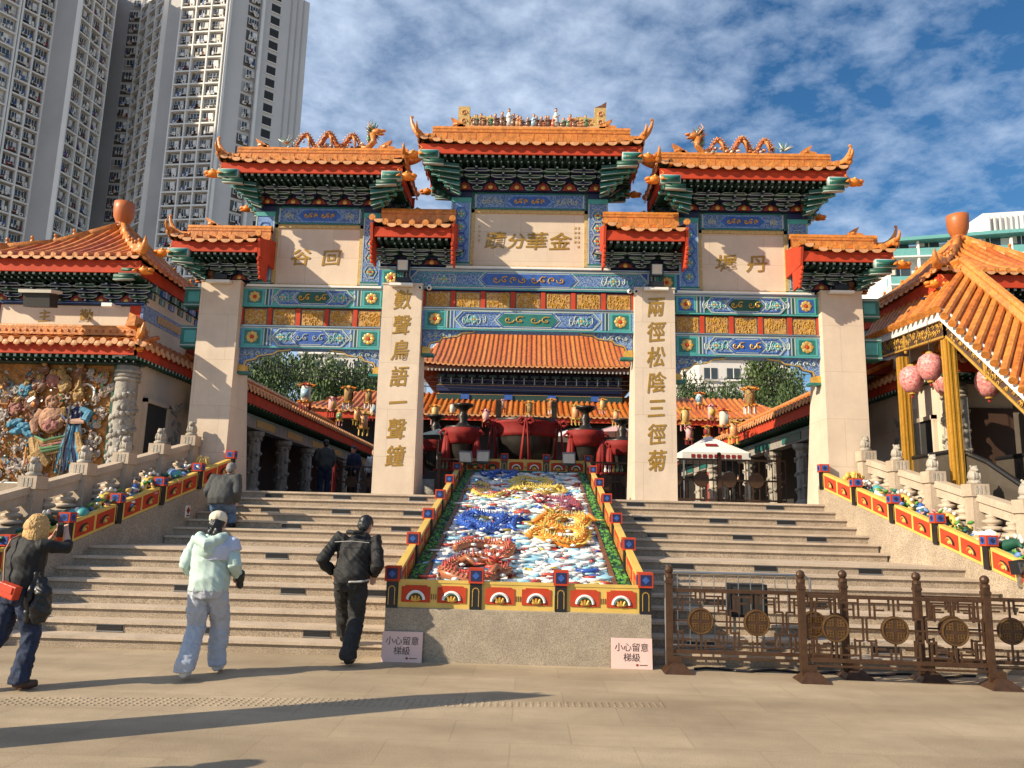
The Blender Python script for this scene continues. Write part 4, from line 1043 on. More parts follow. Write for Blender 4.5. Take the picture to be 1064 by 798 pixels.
# roofs
def gate_roof(xc, hx, ze, zrb, zrt, rl, sides, wall_hx, zb, ends, hy=.90, beasts=True, horn=1.0, lift=.10, yc=15.0):
    T_ = MB(); T_.bb(xc - min(rl, wall_hx) , xc + min(rl, wall_hx), yc + .0, yc + .2, zb - .02, zrb, 'green_dark'); RP = T_.build('roof', G)
    roof(RP, 'tiles', xc, yc, hx, hy, ze, zrb, rl if rl <= hx else hx - .02, sides, lift=lift, ridge_y=.0)
    eave_under(RP, xc, yc, hx, hy, ze - .04, 14.92, zb, wall_hx, 'fb' + ''.join(s for s in 'lr' if s in sides), .2)
    ridge(RP, xc, yc - .12, zrb - .06, zrt, rl, ends, horn, orn=True)
    for s, sg in (('l', -1), ('r', 1)):
        if s in sides and beasts:
            corner_beast(RP, xc + sg * (hx - .02), yc - hy + .03, ze - .30, PI if sg < 0 else 0, 1.0)
            corner_beast(RP, xc + sg * (hx - .05), yc + hy - .03, ze - .30, PI if sg < 0 else 0, .9)
            hip_beasts(RP, [(xc + sg * hx, yc - hy, ze + lift + .07), (xc + sg * (hx * .6 + rl * .4 if rl < hx else hx - .05), yc - hy * .5, (ze + zrb) / 2 + .08), (xc + sg * (rl if rl < hx else hx - .1), yc - .1, zrb + .08)], 0, .8)
            # splayed corner brackets
            for fy in (-1, 1):
                b = MB()
                for j in range(6):
                    z = ze - .36 - j * .10; o_ = hx - .12 - j * .13
                    if o_ < wall_hx - .1: break
                    for q, yy in enumerate((.62 - j * .07, .38 - j * .05)):
                        if q and fy > 0: continue
                        p0 = (xc + sg * (wall_hx - .2), yc + fy * max(.12, yy), z - .05); p1 = (xc + sg * o_, yc + fy * max(.12, yy), z + .02)
                        b.bar(p0, p1, .07, .075, 'teal' if (j + q) % 2 else 'green'); 
                        if fy < 0: b.bar((p0[0], p0[1] - .037, p0[2] - .03), (p1[0], p1[1] - .037, p1[2] - .03), .012, .014, 'line')
                        b.ell(p1, (.05, .045, .05), 'teal_light', 6, 4)
                b.ell((xc + sg * (hx - .62), yc + fy * .2, ze - .95 if zb < ze - .8 else zb + .1), (.1, .09, .08), 'tile_dark', 8, 5)
                b.build('corner_brackets', RP)
        elif s not in sides:
            b = MB(); X = xc + sg * (hx + .01)
            b.prismx([(yc - hy + .08, ze - .32), (yc + hy - .08, ze - .32), (yc + hy - .0, ze + .02), (yc, zrb + .02), (yc - hy + .0, ze + .02)], X - .025, X + .025, 'red')
            if True:      # hanging verge board with scalloped edge and tile caps
                b.prismx([(yc - hy + .05, ze - .34), (yc - hy + .24, ze - .68), (yc - hy + .55, ze - .70), (yc - hy + .55, ze - .3)], X - .02, X + .02, 'red')
                for q in range(5): b.ell((X, yc - hy + .06 + q * .04, ze - .38 - q * .08), (.035, .045, .05), 'red', 6, 4)
            b.build('gable_board', RP)
    return RP
RC = gate_roof(-.01, 2.22, 8.97, 9.30, 9.64, 2.05, 'fblr', 1.62, 8.28, 'lr', horn=1.15)
RLF = gate_roof(-4.34, 1.84, 8.51, 8.82, 9.12, 1.78, 'fblr', 1.34, 7.91, 'lr', horn=1.1)
RRT = gate_roof(4.34, 1.84, 8.51, 8.82, 9.12, 1.78, 'fblr', 1.34, 7.91, 'lr', horn=1.1)
RML = gate_roof(-2.27, .78, 7.22, 7.55, 7.80, .76, 'fb', .62, 6.66, '')
RMR = gate_roof(2.25, .78, 7.22, 7.55, 7.80, .76, 'fb', .62, 6.66, '')
RLL = gate_roof(-6.13, .88, 6.86, 7.12, 7.38, .86, 'fbl', .55, 6.27, 'l', horn=1.05)
RRR = gate_roof(6.10, .88, 6.86, 7.12, 7.38, .86, 'fbr', .55, 6.27, 'r', horn=1.05)
# crest of little figures on the middle ridge
b = MB(); y = 14.88
b.bb(-1.55, 1.53, y - .06, y + .06, 9.64, 9.69, 'tile_pale')
for sg in (-1, 1):
    X = sg * 1.42
    b.bb(X - .12, X + .12, y - .05, y + .05, 9.69, 10.12, 'gold_frame')
    for zz_ in (9.78, 9.97):
        b.tube([(X + .07 * (1 - i * .1) * math.cos(i * .9), y - .06, zz_ + .07 * (1 - i * .1) * math.sin(i * .9)) for i in range(9)], .014, 'tile_pale', 4)
    if sg > 0: b.prism([(X - .12, 10.12), (X + .12, 10.12), (X + .13, 10.26), (X + .02, 10.18)], y - .05, y + .05, 'tile_dark')
for sg in (-1, 1):
    for k in range(3):
        X = sg * (1.22 - k * .17); b.bb(X - .09, X + .09, y - .035, y + .035, 9.69, 9.90 + .02 * (k % 2), 'gold_frame')
        b.tube([(X + .06 * math.cos(i * 1.1), y - .045, 9.80 + .06 * math.sin(i * 1.1)) for i in range(6)], .012, 'tile_pale', 4)
b.build('crest', RC)
rnd = random.Random(5)
mat('porc_blue', (0.32, 0.48, 0.58), 0.3, var=.2, coat=.3); mat('porc_brown', (0.20, 0.10, 0.06), 0.35, var=.3, coat=.3); mat('porc_white', (0.72, 0.70, 0.66), 0.3, coat=.3); mat('porc_green', (0.12, 0.25, 0.12), .3, coat=.3); mat('porc_red', (0.55, 0.14, 0.06), .3, coat=.3)
figs = [(-1.0, .22, 'porc_brown'), (-.86, .26, 'porc_green'), (-.72, .20, 'porc_brown'), (-.62, .34, 'porc_brown'), (-.48, .42, 'porc_white'), (-.38, .3, 'porc_brown'), (-.24, .24, 'tile_pale'), (-.08, .22, 'porc_brown'), (.04, .30, 'porc_blue'), (.2, .24, 'porc_brown'), (.34, .26, 'porc_brown'), (.5, .44, 'porc_white'), (.66, .22, 'porc_green'), (.8, .3, 'porc_red'), (.92, .24, 'porc_brown'), (1.04, .2, 'tile_pale')]
figs += [(rnd.uniform(-1.2, 1.2), rnd.uniform(.14, .3), rnd.choice(['porc_brown', 'porc_brown', 'porc_green', 'tile_pale', 'porc_blue', 'porc_red', 'porc_brown'])) for q in range(26)]
for x, h, m_ in figs:
    b = MB(); b.lathe((x, y, 9.69), [(.075, 0), (.07, h * .3), (.055, h * .62), (.03, h * .74), (.02, h * .78)], m_, 8)
    b.ell((x, y - .01, 9.69 + h * .86), (.03, .03, .036), 'tile_pale', 7, 5); b.ell((x, y + .005, 9.69 + h * .95), (.03, .03, .025), 'black', 6, 4)
    b.tube([(x - .07, y - .02, 9.69 + h * .4), (x, y - .07, 9.69 + h * .5), (x + .08, y - .02, 9.69 + h * .62)], .016, m_, 5)
    b.build('porcelain_figure', RC, True)
def ridge_dragon(parent, x0, x1, z, sg):
    """sg: direction of the head"""
    b = MB(); y = 14.88; n = 44; pts = []; L_ = abs(x1 - x0); tail, head = (x0, x1) if sg > 0 else (x1, x0)
    for i in range(n):
        t = i / (n - 1); pts.append((tail + (head - tail) * (.12 + .76 * t), y + .03 * math.sin(t * 9), z + .20 + .15 * math.sin(t * 2 * PI * 2.75 - .6)))
    rad = [.02 + .035 * math.sin(PI * min(1, t_ / (n - 1) * .8 + .1)) for t_ in range(n)]
    b.tube(pts, rad, 'tile_b', 8)
    for i in range(0, n):
        for q in range(5): a = q * 1.26 + i * .6; b.ell(Vector(pts[i]) + Vector((0, math.cos(a) * rad[i], math.sin(a) * rad[i])), (.022, .02, .022), rnd.choice(['tile_pale', 'tile_light', 'porc_brown', 'tile_b']), 5, 3)
    for i in range(1, n - 1, 1):
        d = Vector(pts[i + 1]) - Vector(pts[i - 1]); nn = Vector((-d.z, 0, d.x)).normalized(); nn = nn if nn.z > 0 else -nn
        b.tube([Vector(pts[i]) + nn * rad[i] * .8, Vector(pts[i]) + nn * (rad[i] + .05) + Vector((-sg * .02, 0, 0))], [.02, .003], 'tile_pale', 4)
    h = Vector((head, y, z + .38)); b.tube([pts[-1], Vector(pts[-1]) + Vector((sg * .12, 0, -.02)), Vector((head + sg * .03, y, z + .20)), h], [.06, .07, .065, .075], 'tile_light', 8)
    for q in range(9): p_ = Vector((head - sg * .05, y, z + .18 + q * .04)); b.tube([p_, p_ + Vector((-sg * .09, rnd.uniform(-.03, .03), .05))], [.03, .004], rnd.choice(['tile_dark', 'porc_brown', 'porc_green']), 4)
    b.ell(h + Vector((sg * .08, 0, .04)), (.12, .075, .075), 'tile_light', 8, 6); b.ell(h + Vector((sg * .2, 0, .07)), (.08, .05, .03), 'tile_light', 8, 5); b.ell(h + Vector((sg * .17, 0, -.01)), (.08, .045, .022), 'tile_light', 8, 5)
    for q in range(26):
        a = q / 26 * PI * 1.5 + .1; b.tube([h, h + Vector((-sg * math.cos(a) * .2 * (.6 + .4 * rnd.random()), rnd.uniform(-.08, .08), math.sin(a) * .26))], [.035, .004], rnd.choice(['porc_brown', 'tile_dark', 'tile_light', 'porc_green']), 5)
    for e in (-1, 1): b.tube([h + Vector((0, e * .04, .07)), h + Vector((-sg * .1, e * .06, .2)), h + Vector((-sg * .04, e * .07, .28))], [.02, .015, .004], 'tile_pale', 5)
    for q in range(5):
        i = int(n * (.15 + .17 * q)); p = Vector(pts[i]); b.tube([p, p + Vector((.06, -.05, -.1)), (p.x + .1, y - .05, z + .04)], [.035, .03, .02], 'tile_light', 6)
    for q in range(60): b.ell((min(x0, x1) + L_ * rnd.random(), y + rnd.uniform(-.06, .06), z + rnd.uniform(0, .17)), (rnd.uniform(.02, .06), .04, rnd.uniform(.015, .035)), rnd.choice(['porc_white', 'porc_brown', 'porc_blue', 'tile_pale', 'tile_b']), 6, 4)
    for q in range(12):
        a = rnd.uniform(.2, 2.9); e = Vector((tail, y, z + .12)); b.tube([e, e + Vector((math.cos(a) * .2, rnd.uniform(-.05, .05), math.sin(a) * .2))], [.025, .004], rnd.choice(['porc_green', 'porc_green', 'porc_white']), 4)
    b.build('ridge_dragon', parent, True)
ridge_dragon(RLF, -5.12, -3.32, 9.12, 1); ridge_dragon(RRT, 3.45, 5.2, 9.12, -1)
# floodlights, strip lights and cameras on the pillar heads
for i, (x, lb) in enumerate([(-B_, 'grid faced floodlight on the pillar head at the outer left of the archway'), (-A_, 'grid faced floodlight above the pillar reading of birdsong'), (A_ + .03, 'grid faced floodlight above the pillar reading of pines and chrysanthemums'), (B_ - .02, 'grid faced floodlight on the pillar head at the outer right of the archway')]):
    b = MB(); z = PZ + .03
    b.box((x + .0, GY - .08, z + .33), (.23, .10, .24), 'black', (R(8), 0, 0)); b.box((x, GY - .136, z + .335), (.20, .012, .20), 'steel', (R(8), 0, 0)); b.box((x, GY - .142, z + .337), (.165, .01, .165), 'offwhite', (R(8), 0, 0))
    for q in (-1, 1): b.bb(x + q * .125 - .008, x + q * .125 + .008, GY - .1, GY - .06, z + .08, z + .35, 'black')
    b.bb(x - .14, x + .14, GY - .1, GY + .2, z + .005, z + .10, 'black')
    b.build('floodlight', None, label=lb, category='floodlight', group='floodlights on the archway pillars')
    b = MB(); xs_ = x + (.0 if i in (0, 1) else 0); b.bb(xs_ - .25, xs_ + .22, GY - .14, GY - .02, PZ - .05, PZ + .0, 'white'); b.bb(xs_ - .25, xs_ + .22, GY - .02, GY + .0, PZ - .03, PZ - .01, 'steel')
    b.build('strip_light', None, label='white strip light at the top of the pillar %s' % ['at the outer left', 'left of the relief', 'right of the relief', 'at the outer right'][i], category='light', group='strip lights on the archway pillars')
for x, lb in ((-2.16, 'white dome camera at the inner top corner of the pillar left of the relief'), (-1.98, 'small white box camera on the beam beside the left inner pillar'), (2.02, 'white box camera on the beam beside the right inner pillar'), (2.14, 'white dome camera at the inner top corner of the pillar right of the relief')):
    b = MB(); b.ell((x, GY + .02, PZ - .05), (.055, .05, .05), 'white', 8, 6); b.bb(x - .02, x + .02, GY + .02, GY + .2, PZ - .01, PZ + .02, 'white'); b.tube([(x, GY + .0, PZ - .06), (x, GY - .06, PZ - .07)], .025, 'black', 8)
    b.build('security_camera', None, True, label=lb, category='camera', group='security cameras on the archway')
mat('vase', (0.46, 0.13, 0.03), .45, var=.12)

# ------------------------------------------------------------------ residential towers
mat('balc_dark', (0.13, 0.12, 0.115), .9, var=.3, vs=.4)
def tower(name, label, faces, ztop, cols, fl=2.85, z_first=0.0, vis=(17, 37), plan=None):
    T = thing(name, (plan[0][0], plan[0][1], 0), label, 'tower', 'residential towers behind the temple')
    w = MB(); n = len(plan)
    V = [(x, y, 0) for x, y in plan] + [(x, y, ztop) for x, y in plan]
    w.add(V, [[i, (i + 1) % n, n + (i + 1) % n, n + i] for i in range(n)] + [list(range(n, 2 * n))], 'tower')
    # slabs, fins
    t2 = MB()
    for (x0, y0, x1, y1, kind, nc) in faces:
        d = Vector((x1 - x0, y1 - y0, 0)); L_ = d.length; d.normalize(); nrm = Vector((d.y, -d.x, 0))
        if kind == 'bay':
            nfl = int(ztop / fl)
            for k in range(nfl):
                z = k * fl
                if z < 30: continue
                t2.bar(Vector((x0, y0, z)) + nrm * .45, Vector((x1, y1, z)) + nrm * .45, .9, .30, 'tower_trim')
            for q in range(nc + 1):
                p = Vector((x0, y0, 0)) + d * L_ * q / nc + nrm * .45
                t2.hexa([p - d * .14 - nrm * .5, p + d * .14 - nrm * .5, p + d * .14 + nrm * .5, p - d * .14 + nrm * .5] and [tuple(v) for v in (p - d * .14 + nrm * .5, p + d * .14 + nrm * .5, p + d * .14 - nrm * .5, p - d * .14 - nrm * .5)] + [tuple(v + Vector((0, 0, ztop))) for v in (p - d * .14 + nrm * .5, p + d * .14 + nrm * .5, p + d * .14 - nrm * .5, p - d * .14 - nrm * .5)], 'tower_trim')
        elif kind == 'fin':
            p = Vector((x0, y0, 0)); t2.hexa([tuple(v) for v in (p - d * .25 + nrm * 1.0, p + d * .25 + nrm * 1.0, p + d * .25 - nrm * .2, p - d * .25 - nrm * .2)] + [tuple(v + Vector((0, 0, ztop))) for v in (p - d * .25 + nrm * 1.0, p + d * .25 + nrm * 1.0, p + d * .25 - nrm * .2, p - d * .25 - nrm * .2)], 'tower_trim')
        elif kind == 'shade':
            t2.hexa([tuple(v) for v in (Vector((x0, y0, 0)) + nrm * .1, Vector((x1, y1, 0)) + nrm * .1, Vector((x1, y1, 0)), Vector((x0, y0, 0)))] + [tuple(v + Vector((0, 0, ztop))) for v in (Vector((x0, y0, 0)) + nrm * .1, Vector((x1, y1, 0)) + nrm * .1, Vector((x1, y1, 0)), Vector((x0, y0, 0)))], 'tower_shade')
        if kind == 'seam':
            for k in range(1, nc):
                p = Vector((x0, y0, 0)) + d * L_ * k / nc; t2.bar(p + Vector((0, 0, 0)) + nrm * .05, p + Vector((0, 0, ztop)) + nrm * .05, .25, .18, 'tower_shade', nrm)
    w.build('wall', T); t2.build('floor_ledge', T)
    # window modules (shared meshes)
    var = {}
    def module(width, v):
        key = (round(width, 1), v)
        if key in var: return var[key]
        rnd = random.Random(hash(key) % 9999 + v); m = MB(); h = fl; m.bb(-width * .46, width * .46, .02, .06, .25, 2.6, rnd.choice(['tower_shade', 'balc_dark', 'balc_dark']))
        ww = width * rnd.uniform(.5, .62) if width > 2 else width * .7
        ox = rnd.choice((-1, 1)) * (width - ww) * .18
        m.bb(ox - ww / 2, ox + ww / 2, .30, .42, .95, 2.35, 'tower_trim')
        m.bb(ox - ww / 2 + .08, ox + ww / 2 - .08, .42, .45, 1.02, 2.28, 'glass_dark')
        for q in (-.17, .17): m.bb(ox + q * ww - .03, ox + q * ww + .03, .45, .48, 1.02, 2.28, 'tower_trim')
        if rnd.random() < .7:
            m.bb(ox - ww / 2 + .1, ox - ww / 2 + ww * rnd.uniform(.25, .6), .455, .47, 1.05, 2.25, rnd.choice(['offwhite', 'tower_trim', 'tower']))
        if v % 3 != 2: m.bb(-ox * 2.0 - .35, -ox * 2.0 + .35, .3, .75, .35, .85, 'tower_trim'); m.ell((-ox * 2, .76, .6), (.18, .02, .18), 'dark', 8, 4)
        m.bb(ox - ww / 2, ox + ww / 2, .4, .8, .84, .90, 'tower_trim')
        for q in range(rnd.randint(1, 6)):
            x = rnd.uniform(-ww / 2, ww / 2); m.bb(x - .16, x + .16, .72, .80, .4 + rnd.random() * .3, 1.25, rnd.choice(['white', 'blue', 'dark', 'cloth_red', 'porc_white', 'tower_trim', 'dark', 'offwhite']))
        if v % 2: m.bb(-width / 2 + .2, width / 2 - .2, .85, .90, 1.3, 1.33, 'steel')
        m.bb(-width / 2 + .1, -width / 2 + .25, .02, .3, 0, fl, 'tower_shade')
        me = m.mesh('window'); var[key] = me; return me
    count = 0; rest = MB()
    items = []
    for (x0, y0, x1, y1, kind, nc) in faces:
        if kind not in ('bay', 'col', 'slot'): continue
        d = Vector((x1 - x0, y1 - y0, 0)); L_ = d.length; d.normalize(); nrm = Vector((d.y, -d.x, 0))
        for q in range(nc):
            for k in range(int(ztop / fl)):
                z = k * fl
                if z < 34: continue
                c = Vector((x0, y0, z)) + d * L_ * (q + .5) / nc
                items.append((abs(z - 72), c, math.atan2(-nrm.x, nrm.y), L_ / nc, kind, (k * 7 + q * 3 + int(abs(x0)) * 5 + k * k) % 13))
    items.sort(key=lambda t: t[0])
    for it in items:
        _, c, a, wd, kind, v = it
        if kind == 'slot':
            key = ('slot', round(wd, 1))
            if key not in var:
                m = MB(); m.bb(-wd * .4, wd * .4, -.02, .06, .5, 2.4, 'dark'); m.bb(-wd * .45, wd * .45, 0, .3, .3, .5, 'tower_trim'); var[key] = m.mesh('window')
            me = var[key]
        else: me = module(wd, v)
        if count < 98:
            o = bpy.data.objects.new('window', me); attach(o, T)
            o.location = c; o.rotation_euler = (0, 0, a); count += 1
        else:
            mt = Matrix.Translation(c) @ Matrix.Rotation(a, 4, 'Z')
            vs = [mt @ v_.co for v_ in me.vertices]; k0 = len(rest.v); rest.v.extend([tuple(x) for x in vs])
            mi_ = [rest.mi(mm.name.split('.')[0]) for mm in me.materials]
            for p in me.polygons: rest.f.append([i + k0 for i in p.vertices]); rest.m.append(mi_[p.material_index])
    rest.build('window_rows', T, kind='stuff')
    return T
PL = [(-97.5, 128), (-94.4, 133), (-88.0, 130.5), (-86.7, 139), (-91.7, 148.2)]
tower('apartment_tower', 'grey apartment tower with zigzag bays rising out of frame at the far left edge',
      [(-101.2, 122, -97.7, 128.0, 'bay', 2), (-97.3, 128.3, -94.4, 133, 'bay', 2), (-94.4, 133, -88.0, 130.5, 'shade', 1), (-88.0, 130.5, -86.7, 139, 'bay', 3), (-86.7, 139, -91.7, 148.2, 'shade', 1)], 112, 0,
      plan=[(-112, 150), (-112, 122), (-101.2, 122)] + PL + [(-95, 160)])
tower('apartment_tower', 'grey apartment tower with pale blank side wall just behind the left side of the archway',
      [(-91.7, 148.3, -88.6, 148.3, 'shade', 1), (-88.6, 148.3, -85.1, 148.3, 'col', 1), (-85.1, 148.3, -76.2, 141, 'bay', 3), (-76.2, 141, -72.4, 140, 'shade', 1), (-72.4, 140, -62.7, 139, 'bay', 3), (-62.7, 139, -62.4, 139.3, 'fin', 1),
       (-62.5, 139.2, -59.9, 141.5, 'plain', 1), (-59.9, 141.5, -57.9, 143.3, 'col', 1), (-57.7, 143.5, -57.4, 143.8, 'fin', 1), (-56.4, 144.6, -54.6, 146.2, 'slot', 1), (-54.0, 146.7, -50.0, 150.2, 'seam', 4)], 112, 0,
      plan=[(-91.7, 148.3), (-85.1, 148.3), (-76.2, 141), (-72.4, 140), (-62.7, 139), (-50.0, 150.2), (-60.0, 178), (-91.7, 178)])
# guessed tower, added out of frame to the left to shade the two others
T = thing('apartment_tower', (-205, 72, 0), 'plain grey unseen tower added far outside the view to shade the other two', 'tower', 'residential towers behind the temple')
w = MB(); w.bb(-262, -166, 58, 78, 0, 150, 'tower')
for k in range(8): w.bb(-264, -164, 56.5, 58, 30 + k * 14, 30.8 + k * 14, 'tower_trim')
w.build('wall', T)
w = MB()
for k in range(40):
    for q in range(16): w.bb(-260 + q * 5.9, -257.6 + q * 5.9, 57.8, 58.02, k * 3.6 + 1, k * 3.6 + 2.6, 'glass_dark')
w.build('window_rows', T, kind='stuff')

# pale and teal block behind the right roofs
T = thing('apartment_block', (50, 78, 0), 'long pale apartment block with teal balcony bands behind the right roofs', 'building')
w = MB(); w.add([(36, 76, 0), (62, 72, 0), (64, 90, 0), (38, 92, 0), (36, 76, 30.9), (62, 72, 32.4), (64, 90, 32.4), (38, 92, 30.9)], [(0, 1, 5, 4), (1, 2, 6, 5), (2, 3, 7, 6), (3, 0, 4, 7), (4, 5, 6, 7)], 'tower_trim')
w.build('wall', T)
mat('teal_paint', (0.16, 0.42, 0.40), .6, var=.1)
dv = Vector((26, -4, 0)).normalized(); nv = Vector((dv.y, -dv.x, 0)); p0 = Vector((36, 76, 0))
for k in range(2, 11):
    z = k * 2.9 + .6; s = MB()
    s.bar(p0 + nv * .5 + Vector((0, 0, z + .45)), p0 + dv * 26.3 + nv * .5 + Vector((0, 0, z + .45)), 1.0, .85, 'teal_paint' if k < 11 else 'tower_trim'); s.bar(p0 + nv * .55 + Vector((0, 0, z)), p0 + dv * 26.3 + nv * .55 + Vector((0, 0, z)), 1.15, .14, 'tower_trim')
    s.build('balcony', T)
    for q in range(9):
        c = p0 + dv * (1.3 + q * 2.85) + nv * .06 + Vector((0, 0, z + 1.75)); m = MB()
        m.bar(c - dv * .95, c + dv * .95, .1, 1.1, 'glass_dark'); m.bar(c - dv * .03, c + dv * .03, .16, 1.1, 'tower_trim'); m.bar(c - dv * .95 + Vector((0, 0, -.0)), c - dv * .4, .14, .9, 'offwhite')
        m.build('window', T)
f = MB()
for q in range(10):
    c = p0 + dv * (q * 2.85) + nv * .9; f.bar(c, c + Vector((0, 0, 31.2)), .22, .22, 'tower_trim', nv)
f.bar(p0 + nv * .6 + Vector((0, 0, 31.3)), p0 + dv * 26.3 + nv * .6 + Vector((0, 0, 32.4)), 1.6, .35, 'teal_paint')
f.build('mullion', T)
f = MB(); f.hexa([(45.0, 74.0, 31.6), (65, 71, 32.2), (65, 84, 32.2), (45.0, 80, 31.6), (45.0, 74.0, 34.0), (65, 71, 34.5), (65, 84, 34.5), (45.0, 80, 34.0)], 'tower_trim')
for q in range(14): f.bb(45.2 + q * .55, 45.3 + q * .55, 73.4, 74.05, 31.9, 33.7, 'tower')
f.bb(51.2, 52.4, 72.2, 73.4, 31.8, 34.2, 'dark')
f.build('roof_house', T); T.location.z = -0.9

# hills, far houses and trees seen through the side bays
b = MB(); V = []; nx = 40
for j in range(9):
    for i in range(nx + 1):
        x = -140 + 280 * i / nx; y = 92 + j * 22
        V.append((x, y, max(-1, (j / 8) ** .8 * (17 + 6 * mnoise.noise(Vector((x * .02, y * .02, 0)))))))
b.add(V, [(j * (nx + 1) + i, j * (nx + 1) + i + 1, (j + 1) * (nx + 1) + i + 1, (j + 1) * (nx + 1) + i) for j in range(8) for i in range(nx)], 'hill')
struct(b, 'hill', True)
def far_block(x0, x1, y, z1, label, m1='tower_trim', fl=2.9, bw=2.3, roofc=None):
    T = thing('apartment_block', ((x0 + x1) / 2, y, 0), label, 'building')
    w = MB(); w.bb(x0, x1, y, y + 12, 0, z1, m1); w.bb(x0 - .3, x1 + .3, y - .3, y + 12.3, z1, z1 + .5, 'tower_trim'); w.build('wall', T)
    w = MB(); n = max(2, int((x1 - x0) / bw)); cnt = 0
    for k in range(int(z1 / fl) - 1, 1, -1):
        for q in range(n):
            if cnt >= 98: break
            xc = x0 + (x1 - x0) * (q + .5) / n; m = MB(); m.bb(xc - .75, xc + .75, y - .08, y - .0, k * fl + .9, k * fl + 2.2, 'glass_dark'); m.bb(xc - .04, xc + .04, y - .12, y - .08, k * fl + .9, k * fl + 2.2, 'tower_trim'); m.bb(xc - .85, xc + .85, y - .3, y - .0, k * fl + .7, k * fl + .85, 'tower_trim')
            m.build('window', T); cnt += 1
    return T
far_block(-27, -18.5, 88, 20.3, 'low grey apartment block with rows of windows seen through the left bay of the archway', 'tower')
far_block(-17.6, -14.0, 90, 20.6, 'narrow white apartment block at the right of the left bay of the archway', 'tower_trim')
far_block(19.5, 30, 88, 20.6, 'grey apartment block with dark windows seen through the right bay of the archway', 'tower')
far_block(15.8, 19.0, 95, 22.3, 'slim white apartment block at the left of the right bay of the archway', 'tower_trim')

def leaf_mesh(seed, n=5200, dark=False):
    rnd = random.Random(seed); b = MB(); lobes = []
    for q in range(16):
        a = rnd.uniform(0, 6.28); r = rnd.uniform(0, .62); z = rnd.uniform(.1, .95); lobes.append((math.cos(a) * r, math.sin(a) * r, z, rnd.uniform(.22, .42)))
    for i in range(n):
        lx, ly, lz, lr = rnd.choice(lobes); v = Vector((rnd.gauss(0, 1), rnd.gauss(0, 1), rnd.gauss(0, .8))).normalized() * lr * rnd.uniform(.55, 1.05)
        c = Vector((lx, ly, lz)) + v; s = rnd.uniform(.018, .042)
        a = Vector((rnd.gauss(0, 1), rnd.gauss(0, 1), rnd.gauss(0, 1))).normalized(); d = a.cross(Vector((rnd.gauss(0, 1), rnd.gauss(0, 1), rnd.gauss(0, 1)))).normalized()
        b.add([c - a * s, c + d * s * .6, c + a * s, c - d * s * .6], [(0, 1, 2, 3)], 'leaf_dark' if rnd.random() < (.75 if dark else .35) else 'leaf')
    return b.mesh('crown')
crowns = [leaf_mesh(1), leaf_mesh(2, dark=True), leaf_mesh(3)]
def tree(x, y, h, w, kind, label):
    zg = 0
    if y > 92: zg = 4
    T = thing('tree', (x, y, zg), label, 'tree', 'trees beyond the temple')
    b = MB(); b.tube([(x, y, zg), (x + .2, y, zg + h * .35), (x + .1, y + .1, zg + h * .7)], [.35, .25, .1], 'bark', 7)
    for q in range(5):
        a = q * 1.3; b.tube([(x + .15, y, zg + h * (.3 + .06 * q)), (x + math.cos(a) * w * .35, y + math.sin(a) * w * .35, zg + h * (.6 + .05 * q))], [.16, .04], 'bark', 5)
    b.build('trunk', T)
    o = bpy.data.objects.new('crown', crowns[kind]); attach(o, T); o.location = (x, y, zg + h - w * 2.3); o.scale = (w * 1.25, w * 1.25, w * 2.3); o.rotation_euler = (0, 0, x)
pos = ['nearest the left outer pillar', 'tallest in the left bay', 'mid left bay above the dragon lantern', 'right of the left bay behind the lanterns', 'low behind the gallery roof in the left bay', 'beside the left inner pillar']
for i, (x, y, h, w, k) in enumerate([(-25.5, 74, 17.6, 3.4, 1), (-22.8, 78, 17.4, 3.2, 0), (-19.6, 72, 15.6, 3.6, 0), (-16.8, 74, 15.9, 3.4, 1), (-23.5, 66, 13.0, 3.0, 1), (-14.4, 76, 17.0, 3.0, 2)]): tree(x, y, h, w, k, 'bushy evergreen tree, ' + pos[i])
pos = ['next to the right inner pillar', 'round crown in the middle of the right bay', 'lower tree in front of the right grey block', 'nearest the right outer pillar', 'half hidden by the right gallery roof']
for i, (x, y, h, w, k) in enumerate([(14.9, 72, 15.4, 2.6, 1), (21.3, 70, 17.2, 3.1, 2), (17.8, 68, 14.2, 2.6, 1), (25.4, 76, 15.8, 3.0, 0), (22.8, 64, 12.6, 2.6, 1)]): tree(x, y, h, w, k, 'leafy green tree, ' + pos[i])

# ------------------------------------------------------------------ main hall behind
H = thing('temple_hall', (0, 36, HP), 'temple hall with two orange roof tiers and dark painted frieze behind the court', 'hall')
RU = roof(H, 'upper_roof', 0, 41, 5.5, 5, 8.9, 12.0, 4.3, 'fblr', pitch=.25, lift=.2, rt=.066, nseg=4)[0]
ridge(RU, 0, 41, 11.9, 12.6, 4.3, 'lr', 1.4)
b = MB(); b.bb(-5.2, 5.2, 36.15, 36.2, 8.62, 8.86, 'tile_dark')
for k in range(54): x = -4.85 + k * .18; b.bb(x - .03, x + .03, 36.1, 36.15, 8.6, 8.7, 'line')
b.build('eave_board', RU)
b = MB(); b.bb(-4.4, 4.4, 37, 45, 6.6, 8.7, 'navy')
for k in range(18):
    x = -4.3 + k * .506
    for j in range(3): b.bb(x - .10 - .04 * j, x + .10 + .04 * j, 36.9 - j * .16, 37, 8.05 + j * .17, 8.18 + j * .17, ('green', 'navy', 'green_dark')[j])
    b.bb(x - .02, x + .02, 36.6, 37, 8.1, 8.5, 'line')
b.build('bracket_frieze', H)
b = MB()
for z, c in ((7.75, 'navy'), (7.3, 'green_dark'), (6.95, 'navy')):
    b.bb(-4.5, 4.5, 36.85, 37, z, z + .3, c); b.bb(-4.5, 4.5, 36.83, 36.86, z + .29, z + .305, 'gold_frame')
for k in range(4): x = -3.1 + k * 2.1; b.bb(x - .2, x + .2, 36.78, 36.86, 7.36, 7.60, 'blue')
b.build('painted_frieze', H)
